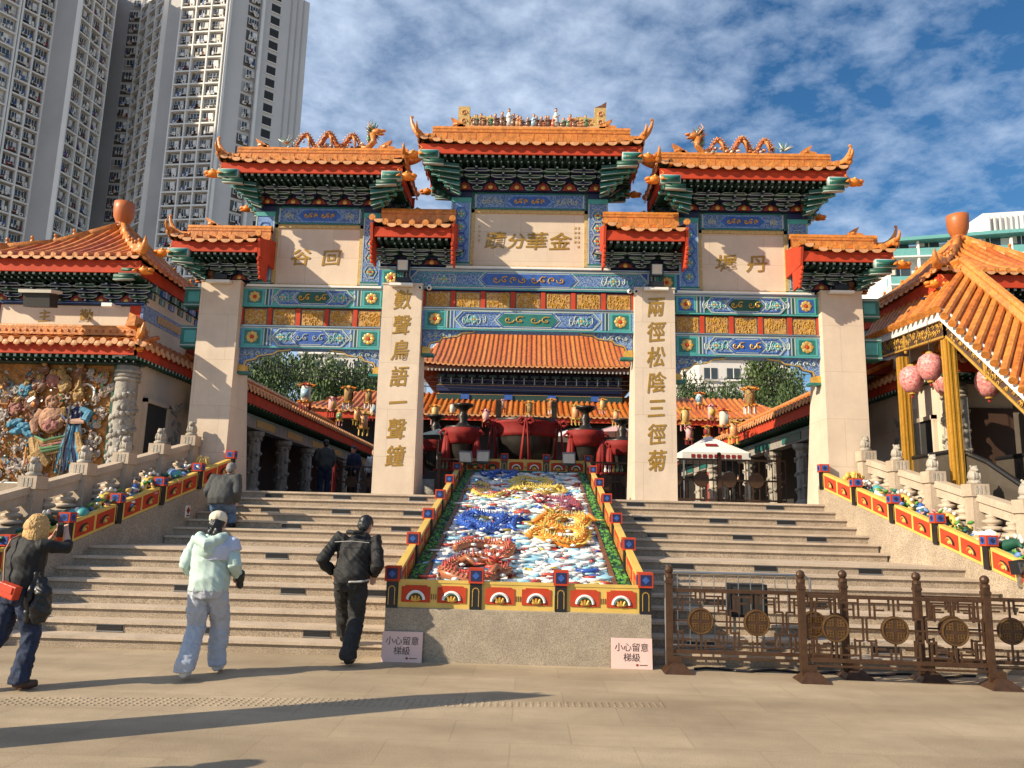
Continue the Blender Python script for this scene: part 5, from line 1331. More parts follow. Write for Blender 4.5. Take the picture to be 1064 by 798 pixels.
RLW = roof(H, 'lower_roof', 1.0, 41, 11.5, 6.6, 6.3, 7.75, 9.6, 'fblr', pitch=.26, lift=.3, rt=.07, nseg=5, ridge_y=-3.2)[0]
b = MB(); b.bb(-10.5, 12.5, 34.5, 34.56, 6.02, 6.26, 'red'); b.build('eave_board', RLW)
b = MB(); b.bb(-9.5, 11.5, 36.4, 46, HP, 6.2, 'dark'); b.build('hall_wall', H)
for k in range(8):
    b = MB(); x = -9 + k * 2.9; b.lathe((x, 35.6, HP), [(.30, 0), (.30, .2), (.22, .3), (.22, 4.1)], 'red_dark', 10); b.build('column', H, True)
# galleries at either side of the court
def gallery(sx):
    T = thing('side_gallery', (sx * 8, 25, HP), 'low open gallery with red eave board and stone columns, %s side of the court' % side_name(sx), 'gallery')
    X = sx * 6.3; z = 4.42
    b = MB()
    def zz_(y): return z + (0.0 if sx < 0 else .0)
    Y0, Y1 = 16.4, 34
    V = [(X, Y0, z), (X, Y1, z), (sx * 8.6, Y1, 5.5), (sx * 8.6, Y0, 5.5)]
    b.add(V, [(0, 1, 2, 3)], 'tile'); b.add([(sx * 8.6, Y0, 5.5), (sx * 8.6, Y1, 5.5), (sx * 11, Y1, 4.4), (sx * 11, Y0, 4.4)], [(0, 1, 2, 3)], 'tile')
    n = int((Y1 - Y0) / .235)
    for k in range(n + 1):
        y = Y0 + k * .235; b.tube([(X, y, z + .03), (sx * 8.6, y, 5.53)], .055, 'tile', 6); b.tube([(X - sx * .03, y, z + .03), (X, y, z + .03)], .066, 'tile_pale', 8)
        if k < n: b.ell((X - sx * .01, y + .117, z - .03), (.012, .08, .05), 'tile_pale', 6, 4)
    b.tube([(sx * 8.6, Y0, 5.6), (sx * 8.6, Y1, 5.6)], .12, 'tile_light', 8)
    b.build('tiles', T)
    b = MB(); b.bb(X + sx * .06, X + sx * .1, Y0, Y1, z - .30, z - .06, 'red'); b.build('eave_board', T)
    b = MB()
    for k in range(n): y = Y0 + k * .235; b.bb(X + sx * .12, X + sx * .9, y - .03, y + .03, z - .33, z - .27, 'green'); b.bb(X + sx * .115, X + sx * .125, y - .025, y + .025, z - .325, z - .275, 'line')
    b.build('rafters', T)
    b = MB(); b.bb(X + sx * .45, X + sx * .75, Y0, Y1, z - .72, z - .40, 'carved_grey'); b.bb(X + sx * .44, X + sx * .45, Y0, Y1, z - .46, z - .43, 'teal_light')
    for k in range(7): y = 17.2 + k * 2.5; b.bb(X + sx * .43, X + sx * .45, y - .7, y + .7, z - .67, z - .48, 'gold_frame' if sx < 0 else 'teal')
    b.build('lintel', T)
    b = MB(); b.bb(sx * 8.6, sx * 8.8, Y0, Y1, HP, 5.4, 'dark'); b.bb(X + sx * .4, sx * 8.7, Y0, Y0 + .0 + .2, 4.9 if sx > 0 else 4.5, 5.2, 'red_dark'); b.build('back_wall', T)
    for k in range(7):
        y = 17.0 + k * 2.35; x = X + sx * .6; b = MB()
        b.lathe((x, y, HP), [(.26, 0), (.28, .1), (.2, .2), (.17, .25), (.17, 1.45), (.24, 1.52), (.25, 1.62)], 'carved' if sx > 0 else 'carved_grey', 10)
        for q in range(26):
            a = q * .75; zc = HP + .3 + q * .045; b.ell((x + .17 * math.cos(a), y + .17 * math.sin(a), zc), (.06, .06, .045), 'carved' if sx > 0 else 'carved_grey', 5, 4)
        b.build('carved_column', T)
gallery(-1); gallery(1)

# ------------------------------------------------------------------ corner pavilions
def pavilion(sx):
    mural_side = sx < 0
    lbl = 'two tiered orange roofed pavilion with painted god mural left of the stairs' if mural_side else 'two tiered orange roofed pavilion behind the escalator canopy at the right'
    T = thing('temple_pavilion', (sx * 9.0, 16.2, HP), lbl, 'pavilion')
    sh_ = .35 if sx > 0 else -.12; cx = sx * 9.02 + sh_; x_in = sx * 7.52 + sh_ * (1 if sx > 0 else 0); x_out = sx * 10.55 + sh_; y0 = 14.42; y1 = 18.1
    xa, xb = min(x_in, x_out), max(x_in, x_out)
    w = MB(); w.bb(xa, xb, y0 + .12, y1, 0.4, 6.0, 'sandstone'); w.bb(xa - .1, xb + .1, y0 - .12, y1 + .1, .3, HP + .02, 'granite_light'); w.build('wall', T)
    # upper roof
    RP, P = roof(T, 'upper_roof', cx, 16.2, 1.78, 2.38, 6.36, 7.85, .05, 'fblr', pitch=.215, lift=.06, rt=.05, curve=1.5)
    for (ax, ay) in ((1, -1), (-1, -1), (1, 1), (-1, 1)):
        if (ax, ay) == (-sx, -1): continue
        hip_beasts(RP, [(cx + ax * 1.8, 16.2 + ay * 2.4, 6.48), (cx + ax * 1.3, 16.2 + ay * 1.73, 6.66), (cx + ax * .8, 16.2 + ay * 1.07, 7.0), (cx + ax * .4, 16.2 + ay * .53, 7.42), (cx, 16.2, 7.85)], 5, 1.4)
    # near hip with swept tail
    hip_beasts(RP, [(cx - sx * 1.8, 13.8, 6.48), (cx - sx * 1.3, 14.47, 6.66), (cx - sx * .8, 15.13, 7.0), (cx - sx * .4, 15.67, 7.42), (cx, 16.2, 7.85)], 4, 1.4)
    f = MB(); f.lathe((cx, 16.2, 7.65), [(.20, 0), (.13, .10), (.12, .16), (.17, .19), (.17, .23), (.12, .26), (.15, .32), (.21, .46), (.225, .62), (.225, .78), (.20, .79), (.18, .72)], 'vase', 18); f.build('roof_vase', RP, True)
    eave_under(T, cx, 16.2, 1.78, 2.38, 6.31, y0 + .1, 5.60, 1.5, 'fblr', .24)
    for ang, ax, ay in ((PI if sx > 0 else 0, -sx, -1), (0 if sx > 0 else PI, sx, -1)): corner_beast(T, cx + ax * 1.72, 13.95, 6.13, ang, .95)
    # side brackets hint
    b = MB()
    for k in range(9):
        y = 14.7 + k * .42
        for j in range(3):
            xo = cx - sx * (1.53 + j * .06); b.bb(xo - .05, xo + .05, y - .08 - j * .04, y + .08 + j * .04, 5.62 + j * .15, 5.74 + j * .15, ('blue', 'green', 'teal')[(j + k) % 3]); b.bb(xo - .055, xo + .055, y - .02, y + .02, 5.62 + j * .15, 5.76 + j * .15, 'line')
    b.build('brackets', T)
    # lower skirt roof
    b = MB(); zt_, ze = 4.96, 4.72
    for side in ('f', 's'):
        n = 16 if side == 'f' else 17
        L0, L1 = (xa - .28, xb + .28) if side == 'f' else (13.85, y1 + .2)
        n = int((L1 - L0) / .215)
        for k in range(n + 1):
            q = L0 + (L1 - L0) * k / n
            if side == 'f': p0, p1 = Vector((q, 13.85, ze)), Vector((q, y0 + .14, zt_)); d = Vector((0, -1, 0)); sv = Vector((1, 0, 0))
            else: p0, p1 = Vector((x_in - sx * .28, q, ze)), Vector((x_in, q, zt_)); d = Vector((-sx, 0, 0)); sv = Vector((0, 1, 0))
            if side == 's' and q < y0: p1 = p0.lerp(p1, .3)
            b.tube([p0, p1], .05, 'tile', 6); b.tube([p0, p0 + d * .03], .062, 'tile_pale', 8)
            b.ell(p0 + sv * .107 - Vector((0, 0, .05)) + d * .015, (.075, .014, .055) if side == 'f' else (.014, .075, .055), 'tile_pale', 8, 4)
    b.add([(xa - .28, 13.85, ze), (xb + .28, 13.85, ze), (xb + .02, y0 + .14, zt_), (xa - .02, y0 + .14, zt_)], [(0, 1, 2, 3)], 'tile')
    q = x_in - sx * .28; b.add([(q, 13.85, ze), (q, y1 + .2, ze), (x_in, y1 + .2, zt_), (x_in, y0, zt_)], [(0, 1, 2, 3)], 'tile')
    lr_ = b.build('lower_roof', T)
    b = MB(); b.bb(xa - .1, xb + .1, y0 - .10, y0 + .1, zt_ - .02, zt_ + .13, 'tile_light'); b.tube([(xa - .1, y0 - .04, zt_ + .14), (xb + .1, y0 - .04, zt_ + .14)], .05, 'tile_light', 8)
    for k in range(24): X = xa + (xb - xa) * k / 23; b.ell((X, y0 - .11, zt_ + .06), (.03, .015, .03), 'tile', 5, 3)
    b.build('ridge', lr_)
    b = MB(); b.tube([(x_in - sx * .30, 13.83, ze + .08), (x_in - sx * .1, y0 - .2, zt_ + .14)], .06, 'tile_light', 7); b.tube([(x_in - sx * .28, 13.85, ze + .08), (x_in - sx * .38, 13.75, ze + .16), (x_in - sx * .42, 13.72, ze + .34)], [.06, .05, .015], 'tile_light', 7)
    b.prism([(x_in - .09, zt_ + .1), (x_in + .09, zt_ + .1), (x_in + .1, zt_ + .3), (x_in - .03, zt_ + .36)], 14.0, 14.3, 'tile_light'); b.build('hip_ridge', lr_)
    b = MB(); b.bb(xa - .22, xb + .22, 13.92, 13.96, ze - .24, ze - .03, 'red')
    X = x_in - sx * .22; b.bb(min(X, X + sx * .04), max(X, X + sx * .04), 13.92, y1, ze - .24, ze - .03, 'red'); b.build('eave_board', lr_)
    b = MB()
    n = int((xb - xa + .4) / .135)
    for k in range(n): X = xa - .18 + k * .135; b.bb(X - .03, X + .03, 13.98, 14.3, ze - .3, ze - .235, 'green'); b.bb(X - .025, X + .025, 13.974, 13.98, ze - .295, ze - .24, 'line'); b.tube([(X + .06, 14.08, ze - .335), (X + .06, 14.35, ze - .335)], .02, 'black', 6); b.tube([(X + .06, 14.075, ze - .335), (X + .06, 14.08, ze - .335)], .013, 'white', 6)
    for k in range(27): y = 14.0 + k * .15; X = x_in - sx * .20; b.bb(min(X, X + sx * .2), max(X, X + sx * .2), y - .03, y + .03, ze - .3, ze - .235, 'green'); b.bb(min(X, X - sx * .006), max(X, X - sx * .006), y - .025, y + .025, ze - .295, ze - .24, 'line')
    b.bb(xa - .1, xb + .1, 14.2, y0 + .12, ze - .36, ze - .30, 'green_dark'); b.build('rafters', lr_)
    corner_beast(T, x_in - sx * .12, 13.98, ze - .12, PI if sx > 0 else 0, .7)
    # upper storey front
    b = MB(); b.bb(xa + .28, xb - .28, y0 + .05, y0 + .13, 5.08, 5.56, 'sandstone_panel'); tb = b.build('name_tablet', T)
    if mural_side:
        text_obj('主', 'inscription', (cx - .10 - .25, y0 + .045, 5.32), .26, 'gold_text', tb, (PI / 2, 0, 0), .004, .003, wob=.03); text_obj('勤', 'inscription', (cx + .48, y0 + .045, 5.34), .28, 'gold_text', tb, (PI / 2, 0, 0), .003, .003, wob=.03)
    for X in (xa + .14, xb - .14):
        p = MB(); p.bb(X - .13, X + .13, y0 + .02, y0 + .14, 5.05, 5.62, 'red'); p.build('painted_post', T)
    p = MB(); p.bb(xa, xb, y0 + .0, y0 + .12, 5.57, 5.64, 'navy'); p.bb(xa, xb, y0 - .01, y0 + .0, 5.6, 5.61, 'blue_light')
    X = x_in - sx * .01; p.bb(min(X, X + sx * .05), max(X, X + sx * .05), y0, y1, 5.3, 5.6, 'blue_fil'); p.bb(min(X, X - sx * .01), max(X, X - sx * .01), 15.0, 17.4, 5.37, 5.53, 'gold_fil'); p.build('painted_beam', T)
    p = MB(); p.bb(min(X, X + sx * .03), max(X, X + sx * .03), 14.75, 17.6, 4.98, 5.28, 'sandstone_panel'); p.build('side_tablet', T)
    # doorway in the side wall
    d = MB(); X = x_in + sx * .02; d.bb(min(X, X - sx * .05), max(X, X - sx * .05), 14.85, 15.75, HP, 3.72, 'dark'); d.bb(min(X, X - sx * .1), max(X, X - sx * .1), 14.78, 14.85, HP, 3.8, 'sandstone'); d.bb(min(X, X - sx * .1), max(X, X - sx * .1), 15.75, 15.82, HP, 3.8, 'sandstone'); d.bb(min(X, X - sx * .1), max(X, X - sx * .1), 14.78, 15.82, 3.72, 3.8, 'sandstone'); d.build('doorway', T)
    d = MB()
    rnd = random.Random(3)
    for q in range(40): d.ell((x_in - sx * .01, 16.0 + rnd.uniform(0, .5), rnd.uniform(2.9, 3.9)), (.03, .05, .05), 'carved_grey', 5, 4)
    d.build('wall_carving', T)
    # carved dragon column at the corner
    c = MB(); X = x_in - sx * .02 + (-.12 if sx < 0 else .12); X = x_in + sx * .14
    c.lathe((X, y0 - .02, HP), [(.30, 0), (.32, .12), (.26, .2), (.21, .3), (.20, 2.0), (.21, 2.3)], 'carved', 14)
    for q in range(60):
        a = q * .42; zc = HP + .35 + q * .024; c.ell((X + .2 * math.cos(a), y0 - .02 + .2 * math.sin(a), zc), (.065, .065, .04), 'carved', 6, 4, (a, 0, 0))
    for q in range(70):
        a = rnd.uniform(0, 6.28); c.ell((X + .2 * math.cos(a), y0 - .02 + .2 * math.sin(a), HP + rnd.uniform(.3, 1.7)), (.045, .045, .05), 'carved', 5, 4)
    for z in (2.0, 2.08, 2.16): c.lathe((X, y0 - .02, HP + z), [(.23, 0), (.24, .03), (.23, .06)], 'carved', 14)
    [c.m.__setitem__(i_, c.mi('carved_grey')) for i_ in range(len(c.m))] if mural_side else None
    c.build('carved_column', T, True)
    if not mural_side:
        b = MB(); b.bb(xa + .3, xb - .3, y0 + .05, y0 + .11, HP, 3.9, 'darkwood'); b.build('doorway', T)
        return
    # relief mural
    mu = MB(); _e = mu.ell; mu.ell = lambda c, r, m_, seg=8, ring=5, rot=None: _e(c, r, m_, 20 if r[0] > .06 else seg, 14 if r[0] > .06 else ring, rot)
    mx0, mx1 = xa + .05, -7.95; mz0, mz1 = 2.08, 4.40
    mat('mural_orange', (0.42, 0.18, 0.045), .7, var=.45, vs=7, dirt=.5, bump=.5, bs=30); mat('mural_pink', (0.38, 0.20, 0.12), .75, var=.35, vs=9, dirt=.5, bump=.8, bs=25); mat('mural_blue', (0.06, 0.22, 0.34), .7, var=.45, vs=8, dirt=.4, bump=.8, bs=25); mat('mural_gold', (0.34, 0.20, 0.065), .65, var=.45, vs=10, dirt=.6, bump=1.0, bs=30); mat('mural_grey', (0.40, 0.34, 0.30), .8, var=.35, vs=10, dirt=.5); mat('mural_rose', (0.30, 0.12, 0.10), .75, var=.35, vs=9, dirt=.4, bump=.8, bs=25)
    mu.bb(mx0, mx1, y0 + .02, y0 + .125, mz0, mz1, 'mural_orange'); mu.bb(mx1, mx1 + .09, y0 - .02, y0 + .12, mz0, mz1, 'green'); mu.bb(mx0, mx1 + .05, y0 - .12, y0 + .1, mz0 - .06, mz0, 'white')
    y = y0
    def cloud(x, z, s, m_='mural_grey', n=3):
        for q in range(n):
            ox, oz = rnd.uniform(-s, s), rnd.uniform(-s, s); sg = rnd.choice((-1, 1))
            mu.tube([(x + ox + s * .6 * (1 - i * .09) * math.cos(sg * i * .8 + q), y - .02 - i * .006, z + oz + s * .6 * (1 - i * .09) * math.sin(sg * i * .8 + q)) for i in range(9)], [.018 + s * .12] * 8 + [.01], m_, 5)
    for x, z, s in [(-8.05, 4.05, .12), (-8.12, 3.8, .12), (-8.2, 4.15, .1), (-8.1, 3.45, .1), (-8.2, 2.95, .12), (-8.15, 2.6, .12), (-8.1, 2.3, .1), (-8.4, 4.15, .1), (-9.9, 3.7, .15), (-10.1, 3.3, .15), (-9.75, 2.5, .18), (-9.5, 2.3, .16), (-9.3, 2.5, .16), (-9.9, 2.2, .18), (-9.25, 2.85, .12), (-8.2, 3.2, .12), (-10.2, 2.7, .2), (-9.55, 2.8, .12)]: cloud(x, z, s, 'mural_grey', 5)
    # standing deity with halo, staff and blue sash
    X = -8.55
    for q in range(11):
        t = q / 10 - .5; mu.tube([(X + .16 * t, y - .14, 3.2), (X + .34 * t, y - .17 - .03 * (q % 2), 2.75), (X + .5 * t + .04 * math.sin(q), y - .12, 2.28 + .06 * (q % 3))], [.05, .055, .03], ('mural_blue', 'mural_blue', 'porc_blue', 'navy')[q % 4], 6)
    mu.tube([(X + .1, y - .2, 3.05), (X + .22, y - .22, 2.7), (X + .34, y - .18, 2.5)], [.05, .08, .03], 'mural_gold', 7)
    mu.tube([(X + .15, y - .12, 2.12), (X + .17, y - .13, 2.42)], [.06, .085], 'tile_light', 8)
    mu.ell((X, y - .15, 3.35), (.17, .11, .22), 'navy', 9, 6); mu.tube([(X + .1, y - .16, 3.5), (X + .28, y - .18, 3.42), (X + .22, y - .24, 3.26)], [.07, .09, .08], 'mural_blue', 8); mu.tube([(X - .1, y - .16, 3.5), (X - .22, y - .2, 3.35), (X - .12, y - .26, 3.25)], [.06, .07, .04], 'navy', 8)
    mu.tube([(X + .22, y - .24, 3.26), (X - .02, y - .26, 3.24), (X - .12, y - .26, 3.25)], [.05, .045, .04], 'skin', 7)
    mu.ell((X + .02, y - .17, 3.75), (.10, .09, .12), 'mural_gold', 9, 7); mu.lathe((X + .02, y - .17, 3.84), [(.1, 0), (.07, .08), (.03, .26), (.01, .34)], 'mural_gold', 8)
    mu.tube([(X + .12 + .17 * math.cos(i * PI / 6 - .6), y - .06, 3.78 + .2 * math.sin(i * PI / 6 - .6)) for i in range(12)], .022, 'white', 5)
    mu.tube([(X - .12, y - .28, 2.1), (X - .06, y - .3, 3.6)], .018, 'dark', 6); mu.ell((X - .06, y - .3, 3.45), (.03, .03, .14), 'dark', 6, 5)
    # seated figure in pink with open robe
    X = -9.0
    mu.ell((X, y - .12, 3.28), (.26, .16, .26), 'mural_pink', 10, 7); mu.ell((X + .02, y - .24, 3.17), (.16, .08, .13), 'mural_rose', 10, 6); mu.ell((X - .02, y - .17, 3.62), (.13, .11, .13), 'mural_pink', 10, 7)
    mu.tube([(X - .2, y - .1, 3.45), (X - .32, y - .16, 3.2), (X - .24, y - .24, 3.02)], [.09, .09, .06], 'mural_pink', 8); mu.tube([(X + .2, y - .1, 3.45), (X + .28, y - .2, 3.3), (X + .24, y - .26, 3.5)], [.08, .07, .04], 'mural_gold', 8)
    for e in (-1, 1): mu.ell((X + e * .05 - .02, y - .275, 3.64), (.018, .01, .012), 'dark', 6, 4)
    [mu.tube([(X - .3, y - .16 - q * .012, 2.97 - q * .045), (X - .05, y - .25 - q * .01, 2.86 - q * .05 + .02 * math.sin(q)), (X + .34, y - .19, 2.98 - q * .055)], [.02, .035, .02], ('porc_green', 'mural_gold', 'mural_rose', 'porc_green')[q % 4], 6) for q in range(6)]
    mu.tube([(X - .3, y - .12, 2.9), (X - .15, y - .25, 2.62), (X + .1, y - .22, 2.45)], [.1, .13, .09], 'mural_gold', 8); mu.tube([(X + .1, y - .14, 2.8), (X - .2, y - .2, 2.5), (X - .1, y - .2, 2.3)], [.12, .15, .1], 'mural_gold', 8)
    for q in range(16): mu.tube([(X - .4 + q * .045, y - .16, 2.75 - .02 * (q % 3)), (X - .38 + q * .045, y - .2, 2.35 + .03 * (q % 4))], [.025, .008], rnd.choice(['mural_gold', 'tile_light', 'mural_pink']), 5)
    # figures behind
    for (x, z, c, r) in [(-9.35, 3.95, 'porc_brown', .15), (-9.1, 4.05, 'mural_rose', .14), (-8.85, 3.95, 'mural_gold', .14), (-9.6, 3.85, 'mural_blue', .14), (-9.45, 3.6, 'porc_brown', .16), (-9.75, 3.5, 'mural_rose', .14), (-8.95, 4.2, 'mural_gold', .1), (-8.6, 4.2, 'tile_dark', .14), (-9.3, 4.25, 'tile_dark', .12)]:
        mu.ell((x, y - .07, z), (r, .09, r * 1.1), c, 9, 6); mu.ell((x + .02, y - .12, z + r * 1.0), (r * .5, .08, r * .5), 'mural_gold', 8, 5)
    for (x, z) in [(-9.5, 3.15), (-9.62, 3.05), (-9.42, 3.02), (-9.7, 3.2)]: mu.ell((x, y - .14, z), (.17, .1, .07), 'mural_blue', 8, 5, (0, rnd.uniform(-.5, .5), 0))
    for q in range(150):
        xx, zz2 = rnd.uniform(mx0 + .1, mx1 - .1), rnd.uniform(2.15, 4.3); a_ = rnd.uniform(0, 6.28); rr = rnd.uniform(.03, .08)
        mu.tube([(xx + rr * (1 - i * .1) * math.cos(a_ + i * .8), y - .05 - .006 * i, zz2 + rr * (1 - i * .1) * math.sin(a_ + i * .8)) for i in range(7)], [.012, .018, .02, .02, .018, .014, .008], rnd.choice(['mural_grey', 'mural_grey', 'mural_gold', 'mural_orange', 'mural_pink', 'porc_brown', 'mural_blue']), 5)
    for q in range(420): mu.ell((rnd.uniform(mx0 + .1, mx1 - .12), y - rnd.uniform(.02, .20), rnd.uniform(2.15, 4.3)), (rnd.uniform(.012, .05), .04, rnd.uniform(.012, .05)), rnd.choice(['mural_pink', 'mural_gold', 'tile_light', 'mural_grey', 'porc_brown', 'porc_green', 'mural_rose', 'mural_grey']), 6, 4, (0, rnd.uniform(0, 3), 0))
    for i, v in enumerate(mu.v):
        if v[1] < y0 - .02:
            p = Vector(v); a = mnoise.noise(p * 16) * .030 + (1 - abs(mnoise.noise(p * 9 + Vector((4, 0, 0)))) * 3) * .018
            mu.v[i] = (v[0] + a * .6, y0 + (v[1] - y0) * .62 - a * 1.0, v[2] + mnoise.noise(p * 11 + Vector((9, 9, 9))) * .022)
    mu.build('relief_mural', T, False)
pavilion(-1); pavilion(1)
b = MB(); b.box((-9.15, 13.75, 5.62), (.62, .35, .06), 'offwhite', (R(12), 0, 0)); b.box((-9.15, 13.78, 5.46), (.50, .25, .26), 'dark', (R(12), 0, 0)); b.bar((-9.15, 13.85, 5.6), (-9.15, 14.45, 5.7), .06, .05, 'dark')
b.build('floodlight', None, label='wide dark floodlight with pale top under the eave of the left pavilion', category='floodlight')
b = MB(); b.box((-7.98, 14.0, 5.45), (.2, .12, .07), 'white'); b.bar((-7.98, 14.05, 5.45), (-7.98, 14.42, 5.55), .03, .03, 'white'); b.build('security_camera', None, label='small white camera under the eave of the left pavilion', category='camera')

# ------------------------------------------------------------------ escalator canopy at the right
T = thing('escalator_canopy', (7.5, 13, 2.4), 'orange tiled canopy on gold posts bending down over the escalator', 'canopy')
Ev = [Vector(p) for p in ((7.32, 16.3, 5.64), (7.09, 13.0, 5.36), (7.52, 11.6, 3.73), (8.0, 10.2, 2.3))]
Rv = [Vector(p) for p in ((7.92, 16.9, 6.42), (8.08, 13.9, 6.34), (8.36, 12.5, 4.86), (8.8, 11.1, 3.4))]
Bv = [p + Vector((2.0, .6, -.9)) for p in Rv]
def lerp_poly(Pv, t):
    n = len(Pv) - 1; a = min(int(t * n), n - 1); u = t * n - a; return Pv[a].lerp(Pv[a + 1], u)
b = MB()
for i in range(3): b.add([Ev[i], Ev[i + 1], Rv[i + 1], Rv[i]], [(0, 1, 2, 3)], 'tile'); b.add([Rv[i], Rv[i + 1], Bv[i + 1], Bv[i]], [(0, 1, 2, 3)], 'tile')
for i, n in ((0, 15), (1, 10), (2, 9)):
    for k in range(n):
        t = (i + k / n) / 3; e = lerp_poly(Ev, t); r = lerp_poly(Rv, t); o_ = (e - r).normalized() * .06
        if i == 0: r = Vector((r.x, e.y + (r.y - e.y) * .75, r.z))
        b.tube([e + o_ + Vector((0, 0, .05)), r + Vector((0, 0, .05))], .062 if i else .052, 'tile_light' if (k % 3) else 'tile', 8); b.tube([e + o_ * 1.5 + Vector((0, 0, .05)), e + o_ + Vector((0, 0, .05))], .07, 'tile_light', 8)
b.build('tiles', T)
b = MB()
for i in range(3):
    for h, r in ((.10, .12), (.26, .075)): b.tube([Rv[i] + Vector((0, 0, h)), Rv[i + 1] + Vector((0, 0, h))], r, 'tile_light', 8)
    b.bar(Rv[i] + Vector((0, 0, .15)), Rv[i + 1] + Vector((0, 0, .15)), .08, .26, 'tile')
b.build('ridge', T)
b = MB()
for i in range(3): b.bar(Ev[i] + Vector((.06, 0, -.07)), Ev[i + 1] + Vector((.06, 0, -.07)), .05, .20, 'white')
b.build('eave_board', T)
b = MB()
for i in range(3):
    a, c = Ev[i] + Vector((.12, 0, -.30)), Ev[i + 1] + Vector((.12, 0, -.30)); b.bar(a, c, .05, .30, 'darkwood')
    for h in (-.16, .15): b.bar(a + Vector((-.01, 0, h)), c + Vector((-.01, 0, h)), .08, .035, 'gold')
    n = int((c - a).length / .075)
    rnd = random.Random(i)
    for k in range(n):
        p = a.lerp(c, (k + .5) / n)
        for q in range(2):
            o_ = Vector((-.035, rnd.uniform(-.03, .03), rnd.uniform(-.1, .1))); rr = rnd.uniform(.025, .045)
            b.tube([p + o_ + Vector((0, rr * math.cos(j), rr * math.sin(j))) for j in range(6)], .009, 'gold', 4)
    for k in range(3): p = a.lerp(c, k / 2); b.bar(p + Vector((-.03, 0, -.17)), p + Vector((-.03, 0, .17)), .05, .05, 'gold', (0, 1, 0)); b.ell(p + Vector((-.03, 0, -.22)), (.03, .03, .035), 'gold', 6, 4)
b.build('fretwork_frieze', T)
for (x, y, zt_, zb_) in ((7.27, 14.75, 4.9, 2.3), (7.24, 13.05, 4.85, 1.9), (8.9, 13.6, 5.0, 2.0), (8.75, 12.0, 4.6, 1.5)):
    p = MB(); p.bb(x - .085, x + .085, y - .085, y + .085, zb_, zt_, 'goldpost')
    for q in (-.04, .04): p.bb(x + q - .012, x + q + .012, y - .095, y - .084, zb_, zt_, 'gold'); p.bb(x - .095, x - .084, y + q - .012, y + q + .012, zb_, zt_, 'gold')
    p.bb(x + .09, x + .25, y - .01, y + .01, zb_, zt_ - 1.0, 'clear')
    p.build('post', T)
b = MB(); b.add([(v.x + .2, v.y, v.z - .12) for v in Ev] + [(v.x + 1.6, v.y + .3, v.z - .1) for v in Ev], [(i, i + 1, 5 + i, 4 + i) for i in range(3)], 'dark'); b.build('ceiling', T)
# escalator
T = thing('escalator', (7.9, 12.5, 1), 'escalator with steel side panel and black handrail under the tiled canopy', 'escalator')
b = MB(); prof = [(14.8, 2.95), (13.4, 2.95), (13.0, 2.90), (12.6, 2.72), (11.0, 1.62), (9.6, .66)]
for xo in (7.32, 8.75):
    pts = [(xo + max(0, (13.2 - y)) * .27, y, z) for y, z in prof]
    b.tube([(x, y, z) for x, y, z in pts], .045, 'black', 8)
    for p, q in zip(pts, pts[1:]):
        P = [(p[0] - .02, p[1], p[2] - .72), (q[0] - .02, q[1], q[2] - .72), (q[0] + .02, q[1], q[2] - .72), (p[0] + .02, p[1], p[2] - .72)]
        b.hexa(P + [(x, y, z + .70) for x, y, z in P], 'smoked')
        b.bar((p[0], p[1], p[2] - .74), (q[0], q[1], q[2] - .74), .10, .22, 'steel')
b.build('balustrade', T)
b = MB()
for k in range(26):
    y = 13.2 - k * .14; x0 = 7.4 + k * .14 * .27; z = 2.15 - k * .095; b.bb(x0, x0 + 1.3, y - .16, y, z - .2, z, 'dark')
b.bb(7.35, 8.8, 13.2, 15, 2.0, 2.16, 'steel')
b.build('steps', T)
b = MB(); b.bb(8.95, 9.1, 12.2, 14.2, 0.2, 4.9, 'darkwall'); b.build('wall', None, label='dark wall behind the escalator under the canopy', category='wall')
# silk lanterns under the canopy
lm = None
for i, (x, y, z, lb) in enumerate([(7.0, 13.9, 4.33, 'pink flowered silk lantern, lower of the lit pair beside the first gold post'), (7.14, 13.5, 4.48, 'pink flowered silk lantern, upper of the lit pair between the gold posts'), (7.80, 14.3, 4.38, 'shaded pink silk lantern just behind the nearer gold post'), (7.95, 13.2, 4.16, 'dim red silk lantern under the sloping part of the canopy')]):
    T = thing('silk_lantern', (x, y, z), lb, 'lantern', 'silk lanterns under the canopy')
    b = MB(); b.lathe((x, y, z), [(.07, -.27), (.14, -.21), (.20, -.08), (.205, .04), (.17, .15), (.09, .21), (.06, .22)], 'silk', 16); b.build('shade', T, True)
    b = MB(); b.lathe((x, y, z), [(.06, -.30), (.07, -.26)], 'gold', 10); b.lathe((x, y, z), [(.07, .215), (.05, .25)], 'gold', 10); b.tube([(x, y, z - .3), (x, y, z - .36)], [.02, .03], 'cloth_red', 6); b.tube([(x, y, z + .24), (x, y, 5.3)], .006, 'dark', 4); b.build('fitting', T)
M['clear'].node_tree.nodes['Principled BSDF'].inputs['Alpha'].default_value = 0.35
M['smoked'].node_tree.nodes['Principled BSDF'].inputs['Alpha'].default_value = 0.9

